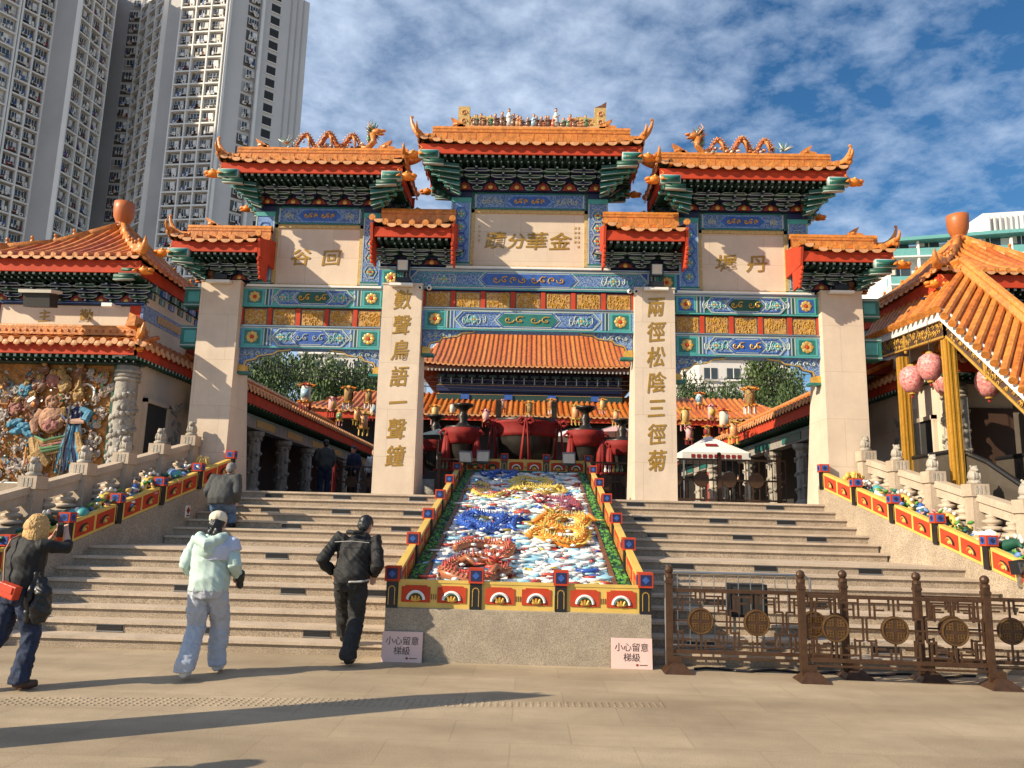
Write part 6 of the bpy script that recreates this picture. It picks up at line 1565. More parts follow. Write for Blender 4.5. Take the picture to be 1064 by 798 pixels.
# ------------------------------------------------------------------ bronze burners dressed in red cloth
def burner(x, y, w, label, big):
    T = thing('incense_burner', (x, y, HP), label, 'incense burner', 'incense burners in the court')
    z0 = 3.0; s = w / 1.7
    b = MB()
    b.bb(x - w * .42, x + w * .42, y - w * .3, y + w * .3, HP, z0 - .25, 'carved_grey')
    if big:
        b.lathe((x, y, z0), [(.15, 0), (.55, .12), (.80, .42), (.86, .75), (.84, 1.2), (.90, 1.30), (.90, 1.38), (.80, 1.38), (.78, 1.2)], 'cast', 24)
        for q in range(3):
            a = q * 2.09 + .5; b.tube([(x + .5 * math.cos(a), y + .5 * math.sin(a), z0 + .3), (x + .66 * math.cos(a), y + .66 * math.sin(a), z0), (x + .6 * math.cos(a), y + .6 * math.sin(a), z0 - .3)], [.17, .13, .1], 'cast', 8)
        b.build('cauldron', T, True)
        for q in (-1, 1):
            h = MB(); X = x + q * .78
            h.bb(X - .07, X + .07, y - .16, y - .09, z0 + 1.3, z0 + 1.86, 'cast'); h.bb(X - .07, X + .07, y + .09, y + .16, z0 + 1.3, z0 + 1.86, 'cast'); h.bb(X - .075, X + .075, y - .17, y + .17, z0 + 1.78, z0 + 1.92, 'cast'); h.build('handle', T)
        c = MB(); c.lathe((x, y, z0 + .88), [(.875, 0), (.88, .1), (.87, .2), (.91, .36), (.93, .42)], 'cloth_red', 40)
        c.build('red_drape', T, True)
        zt = z0 + 1.25
        for X, h in ((x - .92, 1.15), (x, 1.15), (x + .92, 1.15)):
            c = MB(); yy = y - (.95 if X == x else .35)
            c.ell((X, yy, zt), (.10, .08, .10), 'cloth_red', 10, 7)
            for q in (-1, 1):
                c.tube([(X, yy - .02, zt), (X + q * .12, yy - .05, zt + .09), (X + q * .24, yy - .01, zt + .0), (X + q * .12, yy - .03, zt - .07), (X, yy - .02, zt)], [.02, .05, .045, .05, .02], 'cloth_red', 7)
                c.tube([(X + q * .03, yy - .04, zt), (X + q * .08, yy - .06, zt - h * .5), (X + q * .12, yy - .02, zt - h)], [.04, .06, .09], 'cloth_red', 8, True, .5)
            c.build('cloth_bow', T, True)
    else:
        b.lathe((x, y, z0), [(.22, 0), (.30, .15), (.36, .4), (.38, .7), (.44, .86), (.48, 1.0), (.48, 1.05), (.40, 1.05), (.2, 1.08), (.10, 1.2), (.16, 1.33), (.10, 1.42), (.09, 1.5), (.20, 1.58), (.27, 1.62), (.27, 1.68), (.16, 1.68)], 'cast', 20)
        b.build('cauldron', T, True)
        c = MB(); c.lathe((x, y, z0 + .58), [(.40, 0), (.43, .1), (.47, .25), (.52, .42)], 'cloth_red', 28); c.build('red_drape', T, True)
        for X in (x - .40, x + .40):
            c = MB(); yy = y - .25; zt = z0 + .86
            c.ell((X, yy, zt), (.09, .07, .09), 'cloth_red', 9, 6)
            for q in (-1, 1): c.tube([(X, yy - .02, zt), (X + q * .10, yy - .04, zt + .07), (X + q * .19, yy, zt), (X + q * .1, yy - .02, zt - .05)], [.02, .045, .04, .03], 'cloth_red', 7); c.tube([(X + q * .03, yy, zt), (X + q * .06, yy - .04, zt - .5), (X + q * .08, yy, zt - 1.0)], [.05, .08, .10], 'cloth_red', 8, True, .5)
            c.build('cloth_bow', T, True)
burner(-.02, 21.5, 1.8, 'large bronze cauldron with two upright ears and red cloth bows above the relief', True)
burner(-1.72, 20.6, 1.0, 'slim bronze burner with flask top and red cloth, left of the large cauldron', False)
burner(1.58, 20.6, 1.0, 'slim bronze burner with flask top and red cloth, right of the large cauldron', False)
burner(-2.75, 23.0, 1.0, 'slim bronze burner half hidden by the pillar left of the relief', False)
burner(2.85, 23.0, 1.0, 'slim bronze burner half hidden by the pillar right of the relief', False)
# low dark railings at the head of the stairs
def court_rail(x0, x1, y, label):
    T = thing('court_railing', ((x0 + x1) / 2, y, HP), label, 'railing', 'dark lattice railings across the court')
    b = MB()
    for z in (.12, .55, 1.0): b.bb(x0, x1, y - .02, y + .02, HP + z - .02, HP + z + .02, 'bronze')
    n = int((x1 - x0) / .14)
    for k in range(n + 1): X = x0 + (x1 - x0) * k / n; b.bb(X - .008, X + .008, y - .01, y + .01, HP + .12, HP + 1.0, 'bronze')
    for k in range(int((x1 - x0) / .6)): X = x0 + .3 + k * .6; b.tube([(X, y - .03, HP + .56), (X, y + .03, HP + .56)], .17, 'bronze', 12)
    b.build('lattice', T)
    for k in range(int((x1 - x0) / 1.3) + 1):
        X = x0 + k * 1.3; p = MB(); p.bb(X - .04, X + .04, y - .04, y + .04, HP, HP + 1.08, 'bronze'); p.ell((X, y, HP + 1.12), (.05, .05, .05), 'bronze', 8, 5); p.build('post', T)
court_rail(3.0, 5.75, 17.2, 'dark lattice railing between the right pillars in front of the white tent')
court_rail(-2.1, -1.6, 18.8, 'short dark lattice railing beside the left inner pillar behind the relief')
court_rail(1.6, 2.9, 18.8, 'dark lattice railing beside the right inner pillar behind the relief')
court_rail(-5.4, -3.4, 22.5, 'dark lattice railing deep in the court between the left pillars')
# offering stands and banners inside the court, dark and cluttered
rnd = random.Random(21)
places = [(-2.0, 19.6), (-1.2, 22.4), (1.2, 22.5), (2.2, 19.4), (.9, 19.2), (-.9, 19.3)]
pl_l = ['beside the left slim burner', 'behind the left slim burner', 'behind the right slim burner', 'beside the right slim burner', 'in front of the cauldron, right of its middle bow', 'in front of the cauldron, left of its middle bow']
for (x, y), l in zip(places, pl_l):
    b = MB(); b.bb(x - .28, x + .28, y - .2, y + .2, HP, HP + .75, 'darkwood'); b.bb(x - .32, x + .32, y - .24, y + .24, HP + .75, HP + .8, 'cloth_red')
    for q in range(5): b.lathe((x - .2 + q * .1, y, HP + .8), [(.03, 0), (.04, .06), (.02, .12), (.03, .18)], rnd.choice(['gold', 'white', 'cloth_red', 'porc_green']), 7)
    b.build('offering_stand', None, label='dark stand with red top ' + l, category='offering stand', group='offering stands in the court')

# ------------------------------------------------------------------ white tent and umbrellas
T = thing('canopy_tent', (5.3, 22.5, HP), 'white pop-up tent with red printed valance in the court behind the right bay', 'tent')
b = MB(); x0, x1, y0, y1, z0 = 4.35, 6.25, 21.6, 23.4, 3.62; ap = (5.3, 22.5, 4.18)
cs = [(x0, y0, z0), (x1, y0, z0), (x1, y1, z0), (x0, y1, z0)]
b.add(cs + [ap], [(0, 1, 4), (1, 2, 4), (2, 3, 4), (3, 0, 4)], 'white')
for a, c in zip(cs, cs[1:] + cs[:1]): b.bar((a[0], a[1], z0 - .1), (c[0], c[1], z0 - .1), .015, .2, 'white')
b.build('canopy', T)
b = MB(); b.bb(4.6, 5.98, y0 - .014, y0 - .008, z0 - .112, z0 - .108, 'cloth_red')
for k in range(9): b.bb(4.6 + k * .16, 4.7 + k * .16, y0 - .02, y0 - .008, z0 - .16, z0 - .06, 'cloth_red')
b.build('print', T); b = MB(); b.box((5.25, 21.95, 3.86), (.34, .02, .14), 'cloth_red', (R(-60), 0, 0)); b.build('emblem', T)
for x, y in ((x0 + .05, y0 + .05), (x1 - .05, y0 + .05), (x1 - .05, y1 - .05), (x0 + .05, y1 - .05)):
    b = MB(); b.bb(x - .02, x + .02, y - .02, y + .02, HP, z0, 'steel'); b.build('leg', T)
def umbrella(x, y, z, r, m_, label):
    T = thing('umbrella', (x, y, HP), label, 'umbrella'); b = MB(); n = 8
    V = [(x, y, z)] + [(x + r * math.cos(i * PI / 4), y + r * math.sin(i * PI / 4), z - r * .32) for i in range(n)]
    b.add(V, [(0, 1 + i, 1 + (i + 1) % n) for i in range(n)], m_)
    for i in range(n): b.tube([V[0], V[1 + i]], .012, 'steel', 4)
    b.build('canopy', T); b = MB(); b.tube([(x, y, HP), (x, y, z)], .025, 'steel', 8); b.build('pole', T)
mat('umb_grey', (0.05, 0.075, 0.08), .6); mat('umb_pink', (0.65, 0.35, 0.33), .6)
umbrella(-2.45, 21.2, 4.05, .7, 'umb_grey', 'dark grey umbrella beside the pillar left of the relief')
umbrella(1.35, 23.8, 4.45, 1.0, 'white', 'white parasol behind the right slim burner')
umbrella(3.1, 27.0, 5.0, 1.0, 'umb_pink', 'pink parasol glimpsed at the right edge of the pillar right of the relief')

# ------------------------------------------------------------------ festival lanterns hanging over the court
lp = {}
def lantern_mesh(v):
    if v in lp: return lp[v]
    c1 = ['offwhite', 'tile_pale', 'umb_pink', 'gold_frame', 'mural_gold'][v % 5]
    a = MB(); a.lathe((0, 0, 0), [(.10, -.34), (.17, -.30), (.17, .22), (.10, .26)], c1, 8); a.bb(-.14, .14, -.175, -.165, -.2, .12, ['porc_blue', 'cloth_red', 'yellow', 'porc_green', 'cloth_red'][v % 5])
    c = MB()
    for z, r in ((.26, .30), (-.34, .26)):
        for q in range(6): t = q * PI / 3; c.tube([(r * .4 * math.cos(t), r * .4 * math.sin(t), z + .05), (r * math.cos(t), r * math.sin(t), z), (r * 1.1 * math.cos(t), r * 1.1 * math.sin(t), z + .06)], [.03, .03, .012], ['orange', 'gold', 'cloth_red', 'gold', 'orange'][v % 5], 4)
        c.lathe((0, 0, z), [(.2, 0), (.06, .12)], ['cloth_red', 'gold', 'umb_pink', 'orange', 'gold'][v % 5], 6)
    t_ = MB(); t_.lathe((0, 0, -.36), [(.23, 0), (.23, .03)], 'gold', 8)
    for q in range(6): t = q * PI / 3; t_.tube([(.2 * math.cos(t), .2 * math.sin(t), -.34), (.2 * math.cos(t), .2 * math.sin(t), -.62)], [.02, .03], ['cloth_red', 'yellow', 'cloth_red', 'umb_pink', 'white'][v % 5], 5)
    lp[v] = (a.mesh('lantern_body', True), c.mesh('lantern_crown'), t_.mesh('tassel')); return lp[v]
LNT = [(318, 408, 21, 'largest orange crowned lantern, hung above the left gallery roof'), (345, 420, 22, 'lantern below the tree line, next after the orange crowned one'), (362, 410, 21.5, 'lantern high in the cluster beside the left inner pillar'), (371, 430, 20.5, 'low lantern in the cluster beside the left inner pillar'), (383, 412, 23, 'lantern touching the left inner pillar edge, high'), (378, 437, 22, 'lowest lantern beside the left inner pillar'), (353, 432, 24, 'small far lantern over the left gallery roof'),
       (388, 425, 24, 'lantern half hidden by the left inner pillar'), (452, 428, 26, 'lantern right beside the left inner pillar in the centre bay'), (470, 424, 25, 'lantern above the left slim burner'), (505, 432, 25, 'lantern between the left slim burner and the cauldron'), (550, 424, 27, 'lantern right behind the middle of the large cauldron'), (522, 420, 28, 'lantern behind the left ear of the cauldron'), (573, 420, 28, 'lantern behind the right ear of the cauldron'), (598, 428, 25, 'lantern just left of the right slim burner'),
       (626, 420, 24, 'pink toned lantern above the right slim burner'), (640, 432, 26, 'lantern near the right inner pillar in the centre bay'), (712, 432, 22, 'lantern first after the right inner pillar'), (727, 414, 21, 'high pink lantern over the right gallery roof'), (739, 428, 22, 'lantern in the middle of the right cluster'), (752, 434, 21, 'low lantern at the right end of the right cluster'), (716, 450, 20.5, 'lowest lantern beside the right inner pillar'), (779, 412, 21, 'orange topped lantern standing clear before the far trees'), (762, 446, 22, 'small low lantern above the white tent'), (735, 448, 23, 'small lantern over the left end of the white tent')]
Cam = Vector((0.1014, 0, 1.6)); Kf = 800
for i, (px, py, y, lb) in enumerate(LNT):
    d = _f + _r2 * ((px - 532) / Kf) + _u2 * ((399 - py) / Kf); p = Cam + d * (y / d.y)
    T = thing('festival_lantern', p, lb, 'lantern', 'festival lanterns hung across the court', local=True, rot=i)
    v = (i * 2 + i // 4) % 5; s = (.50 + .10 * (i % 3)) if i not in (0, 22) else .78
    T.scale = (s, s, s)
    for me, nm in zip(lantern_mesh(v), ('lantern_body', 'lantern_crown', 'tassel')): o = bpy.data.objects.new(nm, me); attach(o, T)
for k, (y, z, l) in enumerate([(20.6, 5.35, 'nearest the archway'), (22.1, 5.5, 'second from the archway'), (24.2, 5.7, 'third from the archway'), (26.5, 6.1, 'nearest the temple hall')]):
    b = MB(); b.tube([(x, y, z + .012 * x * x * .5) for x in range(-8, 9)], .008, 'dark', 4)
    b.build('cable', None, label='thin cable carrying lanterns over the court, ' + l, category='cable', group='cables over the court')

# ------------------------------------------------------------------ movable bronze barriers
def barrier_proto():
    T = thing('barrier', (0, 0, 0), 'x', 'barrier', 'movable bronze lattice barriers before the right stairs', local=True)
    L_ = 1.93
    for x in (0, L_):
        p = MB(); p.bb(x - .035, x + .035, -.035, .035, .10, 1.02, 'bronze'); p.lathe((x, 0, 1.02), [(.048, 0), (.048, .03), (.02, .05), (.02, .06)], 'bronze', 10); p.ell((x, 0, 1.10), (.048, .048, .05), 'bronze', 12, 8); p.bb(x - .042, x + .042, -.042, .042, .95, .98, 'bronze')
        po = p.build('post', T)
        f = MB(); X_ = x; x = x + .08; f.bb(X_ - .03, x + .03, -.03, .03, .07, .10, 'bronze'); f.hexa([(x - .16, -.17, 0), (x + .16, -.17, 0), (x + .16, .17, 0), (x - .16, .17, 0), (x - .145, -.15, .02), (x + .145, -.15, .02), (x + .145, .15, .02), (x - .145, .15, .02)], 'bronze')
        f.hexa([(x - .145, -.15, .02), (x + .145, -.15, .02), (x + .145, .15, .02), (x - .145, .15, .02), (x - .06, -.06, .10), (x + .06, -.06, .10), (x + .06, .06, .10), (x - .06, .06, .10)], 'bronze'); f.bb(x - .045, x + .045, -.045, .045, .10, .17, 'bronze'); x = X_
        f.build('foot', po)
    r = MB()
    r.bb(.035, L_ - .035, -.016, .016, .86, .90, 'bronze'); r.bb(.035, L_ - .035, -.016, .016, .20, .24, 'bronze'); r.bb(.035, L_ - .035, -.012, .012, .15, .17, 'bronze')
    def h(x0, x1, z): r.bb(min(x0, x1), max(x0, x1), -.0095, .0095, z - .0095, z + .0095, 'bronze')
    def v(x, z0, z1): r.bb(x - .0095, x + .0095, -.009, .009, z0, z1, 'bronze')
    W_ = (L_ - .07) / 3
    for k in range(3):
        xc = .035 + W_ * (k + .5)
        for sx in (-1, 1):
            for a, z in ((.30, .28), (.20, .36), (.24, .44), (.16, .50)):
                pass
            # key-fret arms stepping outwards from the medallion
            for sz in (-1, 1):
                zc = .55
                h(xc + sx * .10, xc + sx * .20, zc + sz * .20); v(xc + sx * .20, *sorted((zc + sz * .10, zc + sz * .27))); h(xc + sx * .20, xc + sx * .29, zc + sz * .12); v(xc + sx * .25, *sorted((zc + sz * .12, zc + sz * .31)))
                h(xc + sx * .05, xc + sx * .25, zc + sz * .27); v(xc + sx * .05, *sorted((zc + sz * .20, zc + sz * .31)))
            h(xc + sx * .13, xc + sx * .31, .55); v(xc + sx * .29, .43, .67)
        v(xc, .24, .42); v(xc, .68, .86)
    r.build('fret_panel', T)
    for k in range(3):
        xc = .035 + W_ * (k + .5); m = MB()
        m.tube([(xc, -.014, .55), (xc, .014, .55)], .145, 'bronze', 28)
        m.tube([(xc + .132 * math.cos(q * PI / 12), -.018, .55 + .132 * math.sin(q * PI / 12)) for q in range(25)], .009, 'bronze_gold', 5)
        for sx in (-1, 1):
            for sz in (-1, 1):
                for o_ in (.02, .05, .08): m.bb(*sorted((xc + sx * o_, xc + sx * (o_ + .012))), -.02, -.013, *sorted((.55 + sz * .02, .55 + sz * (.11 - o_ * .4))), 'bronze_gold'); m.bb(*sorted((xc + sx * .02, xc + sx * (.11 - o_ * .4))), -.0195, -.0128, *sorted((.55 + sz * o_, .55 + sz * (o_ + .012))), 'bronze_gold')
        m.build('medallion', T)
    return T
bp = barrier_proto()
bp.location = (1.70, 8.98, 0); bp['label'] = 'bronze lattice barrier standing closest to the pink sign in the back row'
def rotz(a, c): return math.atan2(c[1] - a[1], c[0] - a[0])
bp.rotation_euler = (0, 0, rotz((1.70, 8.98), (3.66, 8.95)))
dup(bp, (3.07, 8.68, 0), rotz((3.07, 8.68), (5.0, 8.60)), 'bronze lattice barrier at the front, overlapping two others with its posts')
dup(bp, (4.42, 8.90, 0), rotz((4.42, 8.9), (6.3, 8.8)), 'bronze lattice barrier at the back running out of the right edge behind the front one')
# slim steel rail behind the barriers
T = thing('steel_railing', (2.6, 9.2, 0), 'slim grey steel crowd rail right behind the bronze barriers', 'railing')
b = MB(); b.tube([(1.70, 9.22, .02), (1.70, 9.22, 1.02), (1.76, 9.22, 1.06), (3.30, 9.22, 1.06), (3.36, 9.22, 1.02), (3.36, 9.22, .02)], .016, 'steel', 8); b.tube([(1.70, 9.22, .25), (3.36, 9.22, .25)], .012, 'steel', 6); b.build('frame', T)
b = MB()
for k in range(11): X = 1.84 + k * .14; b.tube([(X, 9.22, .25), (X, 9.22, 1.06)], .006, 'steel', 5)
b.build('bars', T)
b = MB()
for X in (1.85, 3.2): b.tube([(X, 9.08, .02), (X, 9.36, .02)], .014, 'steel', 6)
b.build('foot', T)
b = MB(); b.tube([(2.0 + k * .15, 9.12 + .08 * math.sin(k * 1.3), .015) for k in range(22)], .014, 'black', 6)
b.build('cable', None, label='black cable snaking on the paving under the bronze barriers', category='cable')
b = MB(); b.bb(2.50, 2.93, 9.42, 9.66, .55, .93, 'black'); b.bb(2.53, 2.90, 9.405, 9.42, .58, .90, 'dark')
for X in (2.55, 2.88): b.bb(X - .015, X + .015, 9.45, 9.48, 0.137, .55, 'steel')
b.build('floodlight', None, label='black box floodlight on short legs seen through the bronze barrier', category='floodlight')

# ------------------------------------------------------------------ unseen banner, made up to cast the long ground shadow
T = thing('shadow_banner', (-4.25, 5.42, 0), 'plain cream banner added unseen beyond the left edge to cast the long ground shadow', 'banner')
b = MB(); b.tube([(-4.24, 5.42, 0), (-4.24, 5.42, 2.85)], .02, 'steel', 8); b.tube([(-4.65, 5.42, .02), (-4.1, 5.42, .02)], .03, 'black', 6); b.tube([(-4.4, 5.1, .02), (-4.4, 5.75, .02)], .03, 'black', 6); b.build('pole', T)
b = MB(); V = [(-4.10, 5.16, .35), (-4.36, 5.66, .35), (-4.38, 5.68, 2.2), (-4.32, 5.60, 2.65), (-4.18, 5.30, 2.9)]
b.add(V + [(x + .01, y - .012, z) for x, y, z in V], [(0, 1, 2, 3, 4), (9, 8, 7, 6, 5), (0, 5, 6, 1), (1, 6, 7, 2), (2, 7, 8, 3), (3, 8, 9, 4)], 'offwhite'); b.build('cloth', T)

# ------------------------------------------------------------------ people
def fuse(mb, name, voxel, smooth=6, wr=0.0, wscale=9, seed=0, zs=.55):
    me = mb.mesh('tmp'); me.materials.clear()
    o = bpy.data.objects.new('tmp', me); COL.objects.link(o)
    m = o.modifiers.new('r', 'REMESH'); m.mode = 'VOXEL'; m.voxel_size = voxel; m.use_smooth_shade = True
    if smooth: s = o.modifiers.new('s', 'SMOOTH'); s.factor = .5; s.iterations = smooth
    bpy.context.view_layer.update(); dg = bpy.context.evaluated_depsgraph_get()
    r = bpy.data.meshes.new_from_object(o.evaluated_get(dg)); bpy.data.objects.remove(o)
    if wr:
        ns = [v.normal.copy() for v in r.vertices]
        for v, n in zip(r.vertices, ns):
            p = v.co * wscale; p.z *= zs; w = mnoise.noise(p + Vector((seed, 0, 0)))
            p3 = Vector((v.co.x * wscale * .9, v.co.y * wscale * .9, v.co.z * wscale * (2.2 if zs > .3 else .3) + v.co.x * 14))
            w3 = mnoise.noise(p3 + Vector((0, 0, seed)))
            w = 1 - abs(w) * 2.6; w2 = mnoise.noise(v.co * wscale * .4 + Vector((0, seed, 0)))
            v.co += n * (w * wr + w2 * wr * 1.2 + (.6 - abs(w3) * 2.2) * wr * .75)
    r.name = name; r.polygons.foreach_set('use_smooth', [True] * len(r.polygons))
    return r
def loft(b, rings, seg=16):
    """rings: (cx, cy, cz, rx, ry[, yaw])"""
    k = len(b.v); i = b.mi('skin')
    for rg in rings:
        cx, cy, cz, rx, ry = rg[:5]; yw = rg[5] if len(rg) > 5 else 0
        for q in range(seg):
            t = 2 * PI * q / seg; x = math.copysign(abs(math.cos(t)) ** .85, math.cos(t)) * rx; y = math.copysign(abs(math.sin(t)) ** .85, math.sin(t)) * ry
            b.v.append((cx + x * math.cos(yw) - y * math.sin(yw), cy + x * math.sin(yw) + y * math.cos(yw), cz))
    for j in range(len(rings) - 1):
        for q in range(seg): A = k + j * seg + q; B = k + j * seg + (q + 1) % seg; b.f.append([A, B, B + seg, A + seg]); b.m.append(i)
    b.f.append([k + q for q in range(seg)][::-1]); b.m.append(i); b.f.append([k + (len(rings) - 1) * seg + q for q in range(seg)]); b.m.append(i)
def hand(b, w, d, curl=.5, side=1, s=1.0):
    """palm at wrist w, pointing along d"""
    w = Vector(w); d = Vector(d).normalized(); up = Vector((side * .9, 0.3, 0.1)); nrm = d.cross(up).normalized(); lat = nrm.cross(d).normalized()
    pc = w + d * .045 * s; 
    b.tube([w - d * .02, w + d * .02, w + d * .085 * s], [.024 * s, .03 * s, .036 * s], 'skin', 10, True, .5)
    for q in range(4):
        L_ = (.070, .080, .075, .058)[q] * s; p = w + d * .08 * s + lat * (-.028 + .019 * q) * s; a = curl
        pts = [p]; dd = d.copy()
        for j in range(3): dd = (dd * math.cos(a * .6) + nrm * math.sin(a * .6)).normalized(); pts.append(pts[-1] + dd * L_ / 3)
        b.tube(pts, [.0095 * s, .009 * s, .0085 * s, .007 * s], 'skin', 6)
    p = w + d * .02 * s - lat * .03 * s; b.tube([p, p + (d - lat * .6).normalized() * .04 * s, p + (d - lat * .2 + nrm * .4).normalized() * .068 * s], [.012 * s, .011 * s, .008 * s], 'skin', 6)
def person(loc, rz, label, J, top, bottom, hairc='black', shoes='black', long_sleeve=True, skirt=0, group=None, hi=True, wide=1.0, top_wr=.011, top_scale=1.0, hair=None, extras=None, sh_w=1.0):
    """J: joints in local metres (x right, y facing, z up)."""
    T = thing('person', loc, label, 'person', group)
    Mx = Matrix.Translation(loc) @ Matrix.Rotation(rz, 4, 'Z')
    vox = .0085 if hi else .016
    def put(me, name, m_, par=T):
        me.transform(Mx); me.materials.clear(); me.materials.append(M[m_]); me.name = name
        for p in me.polygons: p.material_index = 0
        o = bpy.data.objects.new(name, me); return attach(o, par)
    V3 = Vector
    pel, chest, neck, head = V3(J['pelvis']), V3(J['chest']), V3(J['neck']), V3(J['head'])
    b = MB(); yaw = J.get('yaw', 0); tw = J.get('shoulder_yaw', yaw)
    def torso(b, g, top_only=False, hem=None):
        rings = []
        mid = pel.lerp(chest, .45)
        if not top_only:
            rings.append((pel.x, pel.y, pel.z - .10, .13 + g, .10 + g, yaw)); rings.append((pel.x, pel.y, pel.z - .02, .165 + g, .115 + g, yaw))
        rings += [(pel.x, pel.y, pel.z + .06, .155 + g, .11 + g, yaw), (mid.x, mid.y, mid.z, .145 + g, .105 + g, (yaw + tw) / 2), (chest.x, chest.y, chest.z, (.17 + g) * sh_w, .115 + g, tw), (chest.x * .5 + neck.x * .5, chest.y * .5 + neck.y * .5, chest.z + (neck.z - chest.z) * .52, (.165 + g) * sh_w, .095 + g * .8, tw), (neck.x, neck.y, neck.z - .045, .10 + g * .6, .075 + g * .4, tw), (neck.x, neck.y, neck.z, .058 + g * .3, .058 + g * .3, tw)]
        loft(b, rings)
    torso(b, 0)
    b.tube([neck - V3((0, 0, .03)), head - V3((0, 0, .07))], [.056, .05], 'skin', 12)
    hm = MB()
    hd = J.get('head_dir', (0, 1, 0)); hd = V3(hd).normalized(); side_ = V3((hd.y, -hd.x, 0)).normalized(); upv = side_.cross(hd).normalized()
    def hp(f_, s_, u_): return head + hd * f_ + side_ * s_ + upv * u_
    RM = Matrix((side_, hd, upv)).transposed()
    def hell(f_, s_, u_, rx, ry, rz_, bb_=b): # oriented ellipsoid
        k = len(bb_.v); bb_.ell((0, 0, 0), (rx, ry, rz_), 'skin', 12, 8); c = hp(f_, s_, u_)
        for i in range(k, len(bb_.v)): bb_.v[i] = tuple(c + RM @ V3(bb_.v[i]))
    hell(0, 0, .012, .074, .092, .098); hell(.03, 0, -.045, .055, .06, .06)
    hell(.095, 0, -.012, .012, .02, .018); hell(.088, 0, -.06, .024, .012, .008); hell(.075, 0, -.095, .028, .02, .02); hell(.085, 0, .03, .05, .012, .012)
    for e in (-1, 1): hell(-.005, e * .076, -.01, .010, .020, .032)
    for s_, key in ((-1, 'L'), (1, 'R')):
        sh, el, wr = V3(J['sh' + key]), V3(J['el' + key]), V3(J['wr' + key])
        b.tube([chest.lerp(sh, .4), sh, sh.lerp(el, .5), el, el.lerp(wr, .4), wr], [.06, .056, .045, .038, .036, .025], 'skin', 10)
        if hi: hand(b, wr, (wr - el).normalized() * .6 + V3(J.get('hd' + key, (0, 0, -.4))), J.get('curl', .6), s_)
        else: b.ell(wr + (wr - el).normalized() * .05, (.035, .035, .05), 'skin')
        hp_, kn, an = V3(J['hip' + key]), V3(J['kn' + key]), V3(J['an' + key]); 
        b.tube([hp_ + V3((0, 0, .04)), hp_, hp_.lerp(kn, .5), kn, kn.lerp(an, .35), an], [.08, .09, .074, .054, .054, .036], 'skin', 12)
        to = an + V3(J.get('toe' + key, (0, .15, -.05)))
        b.tube([an + V3((0, -.03, -.04)), an.lerp(to, .5) + V3((0, 0, -.02)), to], [.036, .04, .03], 'skin', 10)
    body = put(fuse(b, 'body', vox * .9, 3), 'body', 'skin')
    # trousers
    b = MB(); g = .018 * min(wide, 1.1)
    loft(b, [(pel.x, pel.y, pel.z - .12, .135 + g, .11 + g, yaw), (pel.x, pel.y - .01, pel.z - .04, .17 + g, .13 + g, yaw), (pel.x, pel.y, pel.z + .05, .152 + g, .115 + g, yaw), (pel.x, pel.y, pel.z + .10, .14 + g, .108 + g, yaw)])
    for key in 'LR':
        hp_, kn, an = V3(J['hip' + key]), V3(J['kn' + key]), V3(J['an' + key]); w_ = wide
        b.tube([hp_ + V3((0, 0, .03)), hp_.lerp(kn, .15), hp_.lerp(kn, .55), kn, kn.lerp(an, .45), an + V3((0, -.01, .03)), an + V3((0, -.005, -.005))], [.095, .103, .086 + .01 * w_, .060 + .014 * w_, .056 + .017 * w_, .046 + .022 * w_, .048 + .024 * w_], 'skin', 14)
    put(fuse(b, 'trousers', vox, 4, .010, 12, 3), 'trousers', bottom)
    # top
    b = MB(); g = .03 * top_scale; hem = J.get('hem', .02)
    loft(b, [(pel.x, pel.y, pel.z + hem - .03, .158 + g, .125 + g, yaw), (pel.x, pel.y, pel.z + hem, .165 + g, .128 + g, yaw), (pel.x, pel.y, pel.z + hem + .08, .16 + g * 1.3, .12 + g * 1.3, yaw)] + [(pel.lerp(chest, .6).x, pel.lerp(chest, .6).y, pel.lerp(chest, .6).z, .15 + g * 1.3, .115 + g * 1.2, (yaw + tw) / 2), (chest.x, chest.y, chest.z, (.175 + g) * sh_w, .12 + g, tw), (chest.x * .5 + neck.x * .5, chest.y * .5 + neck.y * .5, chest.z + (neck.z - chest.z) * .55, (.172 + g) * sh_w, .10 + g * .8, tw), (neck.x, neck.y - .01, neck.z - .035, .11 + g * .4, .085 + g * .4, tw), (neck.x, neck.y - .005, neck.z + .012, .066, .066, tw)])
    for key in 'LR':
        sh, el, wr = V3(J['sh' + key]), V3(J['el' + key]), V3(J['wr' + key]); ts = .75 + .25 * top_scale
        end = wr.lerp(el, .06) if long_sleeve else el.lerp(wr, .45)
        b.tube([chest.lerp(sh, .45), sh, sh.lerp(el, .5), el, el.lerp(end, .5), end.lerp(el, .1), end], [.075 * ts, .075 * ts, .064 * ts, .060 * ts, .055 * ts, .048 * ts, .040 * ts], 'skin', 12)
    jk = put(fuse(b, 'jacket', vox, 5, top_wr * .85, 7.5, 7), 'jacket', top)
    # shoes
    for key in 'LR':
        an = V3(J['an' + key]); to = an + V3(J.get('toe' + key, (0, .15, -.05))); b = MB()
        b.tube([an + V3((0, -.045, -.035)) , an + V3((0, .0, -.03)), an.lerp(to, .6) + V3((0, 0, -.02)), to + V3((0, 0, .0))], [.040, .048, .046, .034], 'skin', 10, True, 1.0)
        me = fuse(b, 'shoe', .008, 3); put(me, 'shoe', shoes)
    # hair
    b = MB()
    def he(f_, s_, u_, rx, ry, rz_): hell(f_, s_, u_, rx, ry, rz_, b)
    hs = hair or 'short'
    he(-.012, 0, .035, .083, .098, .088)
    he(-.05, 0, -.01, .075, .055, .075)
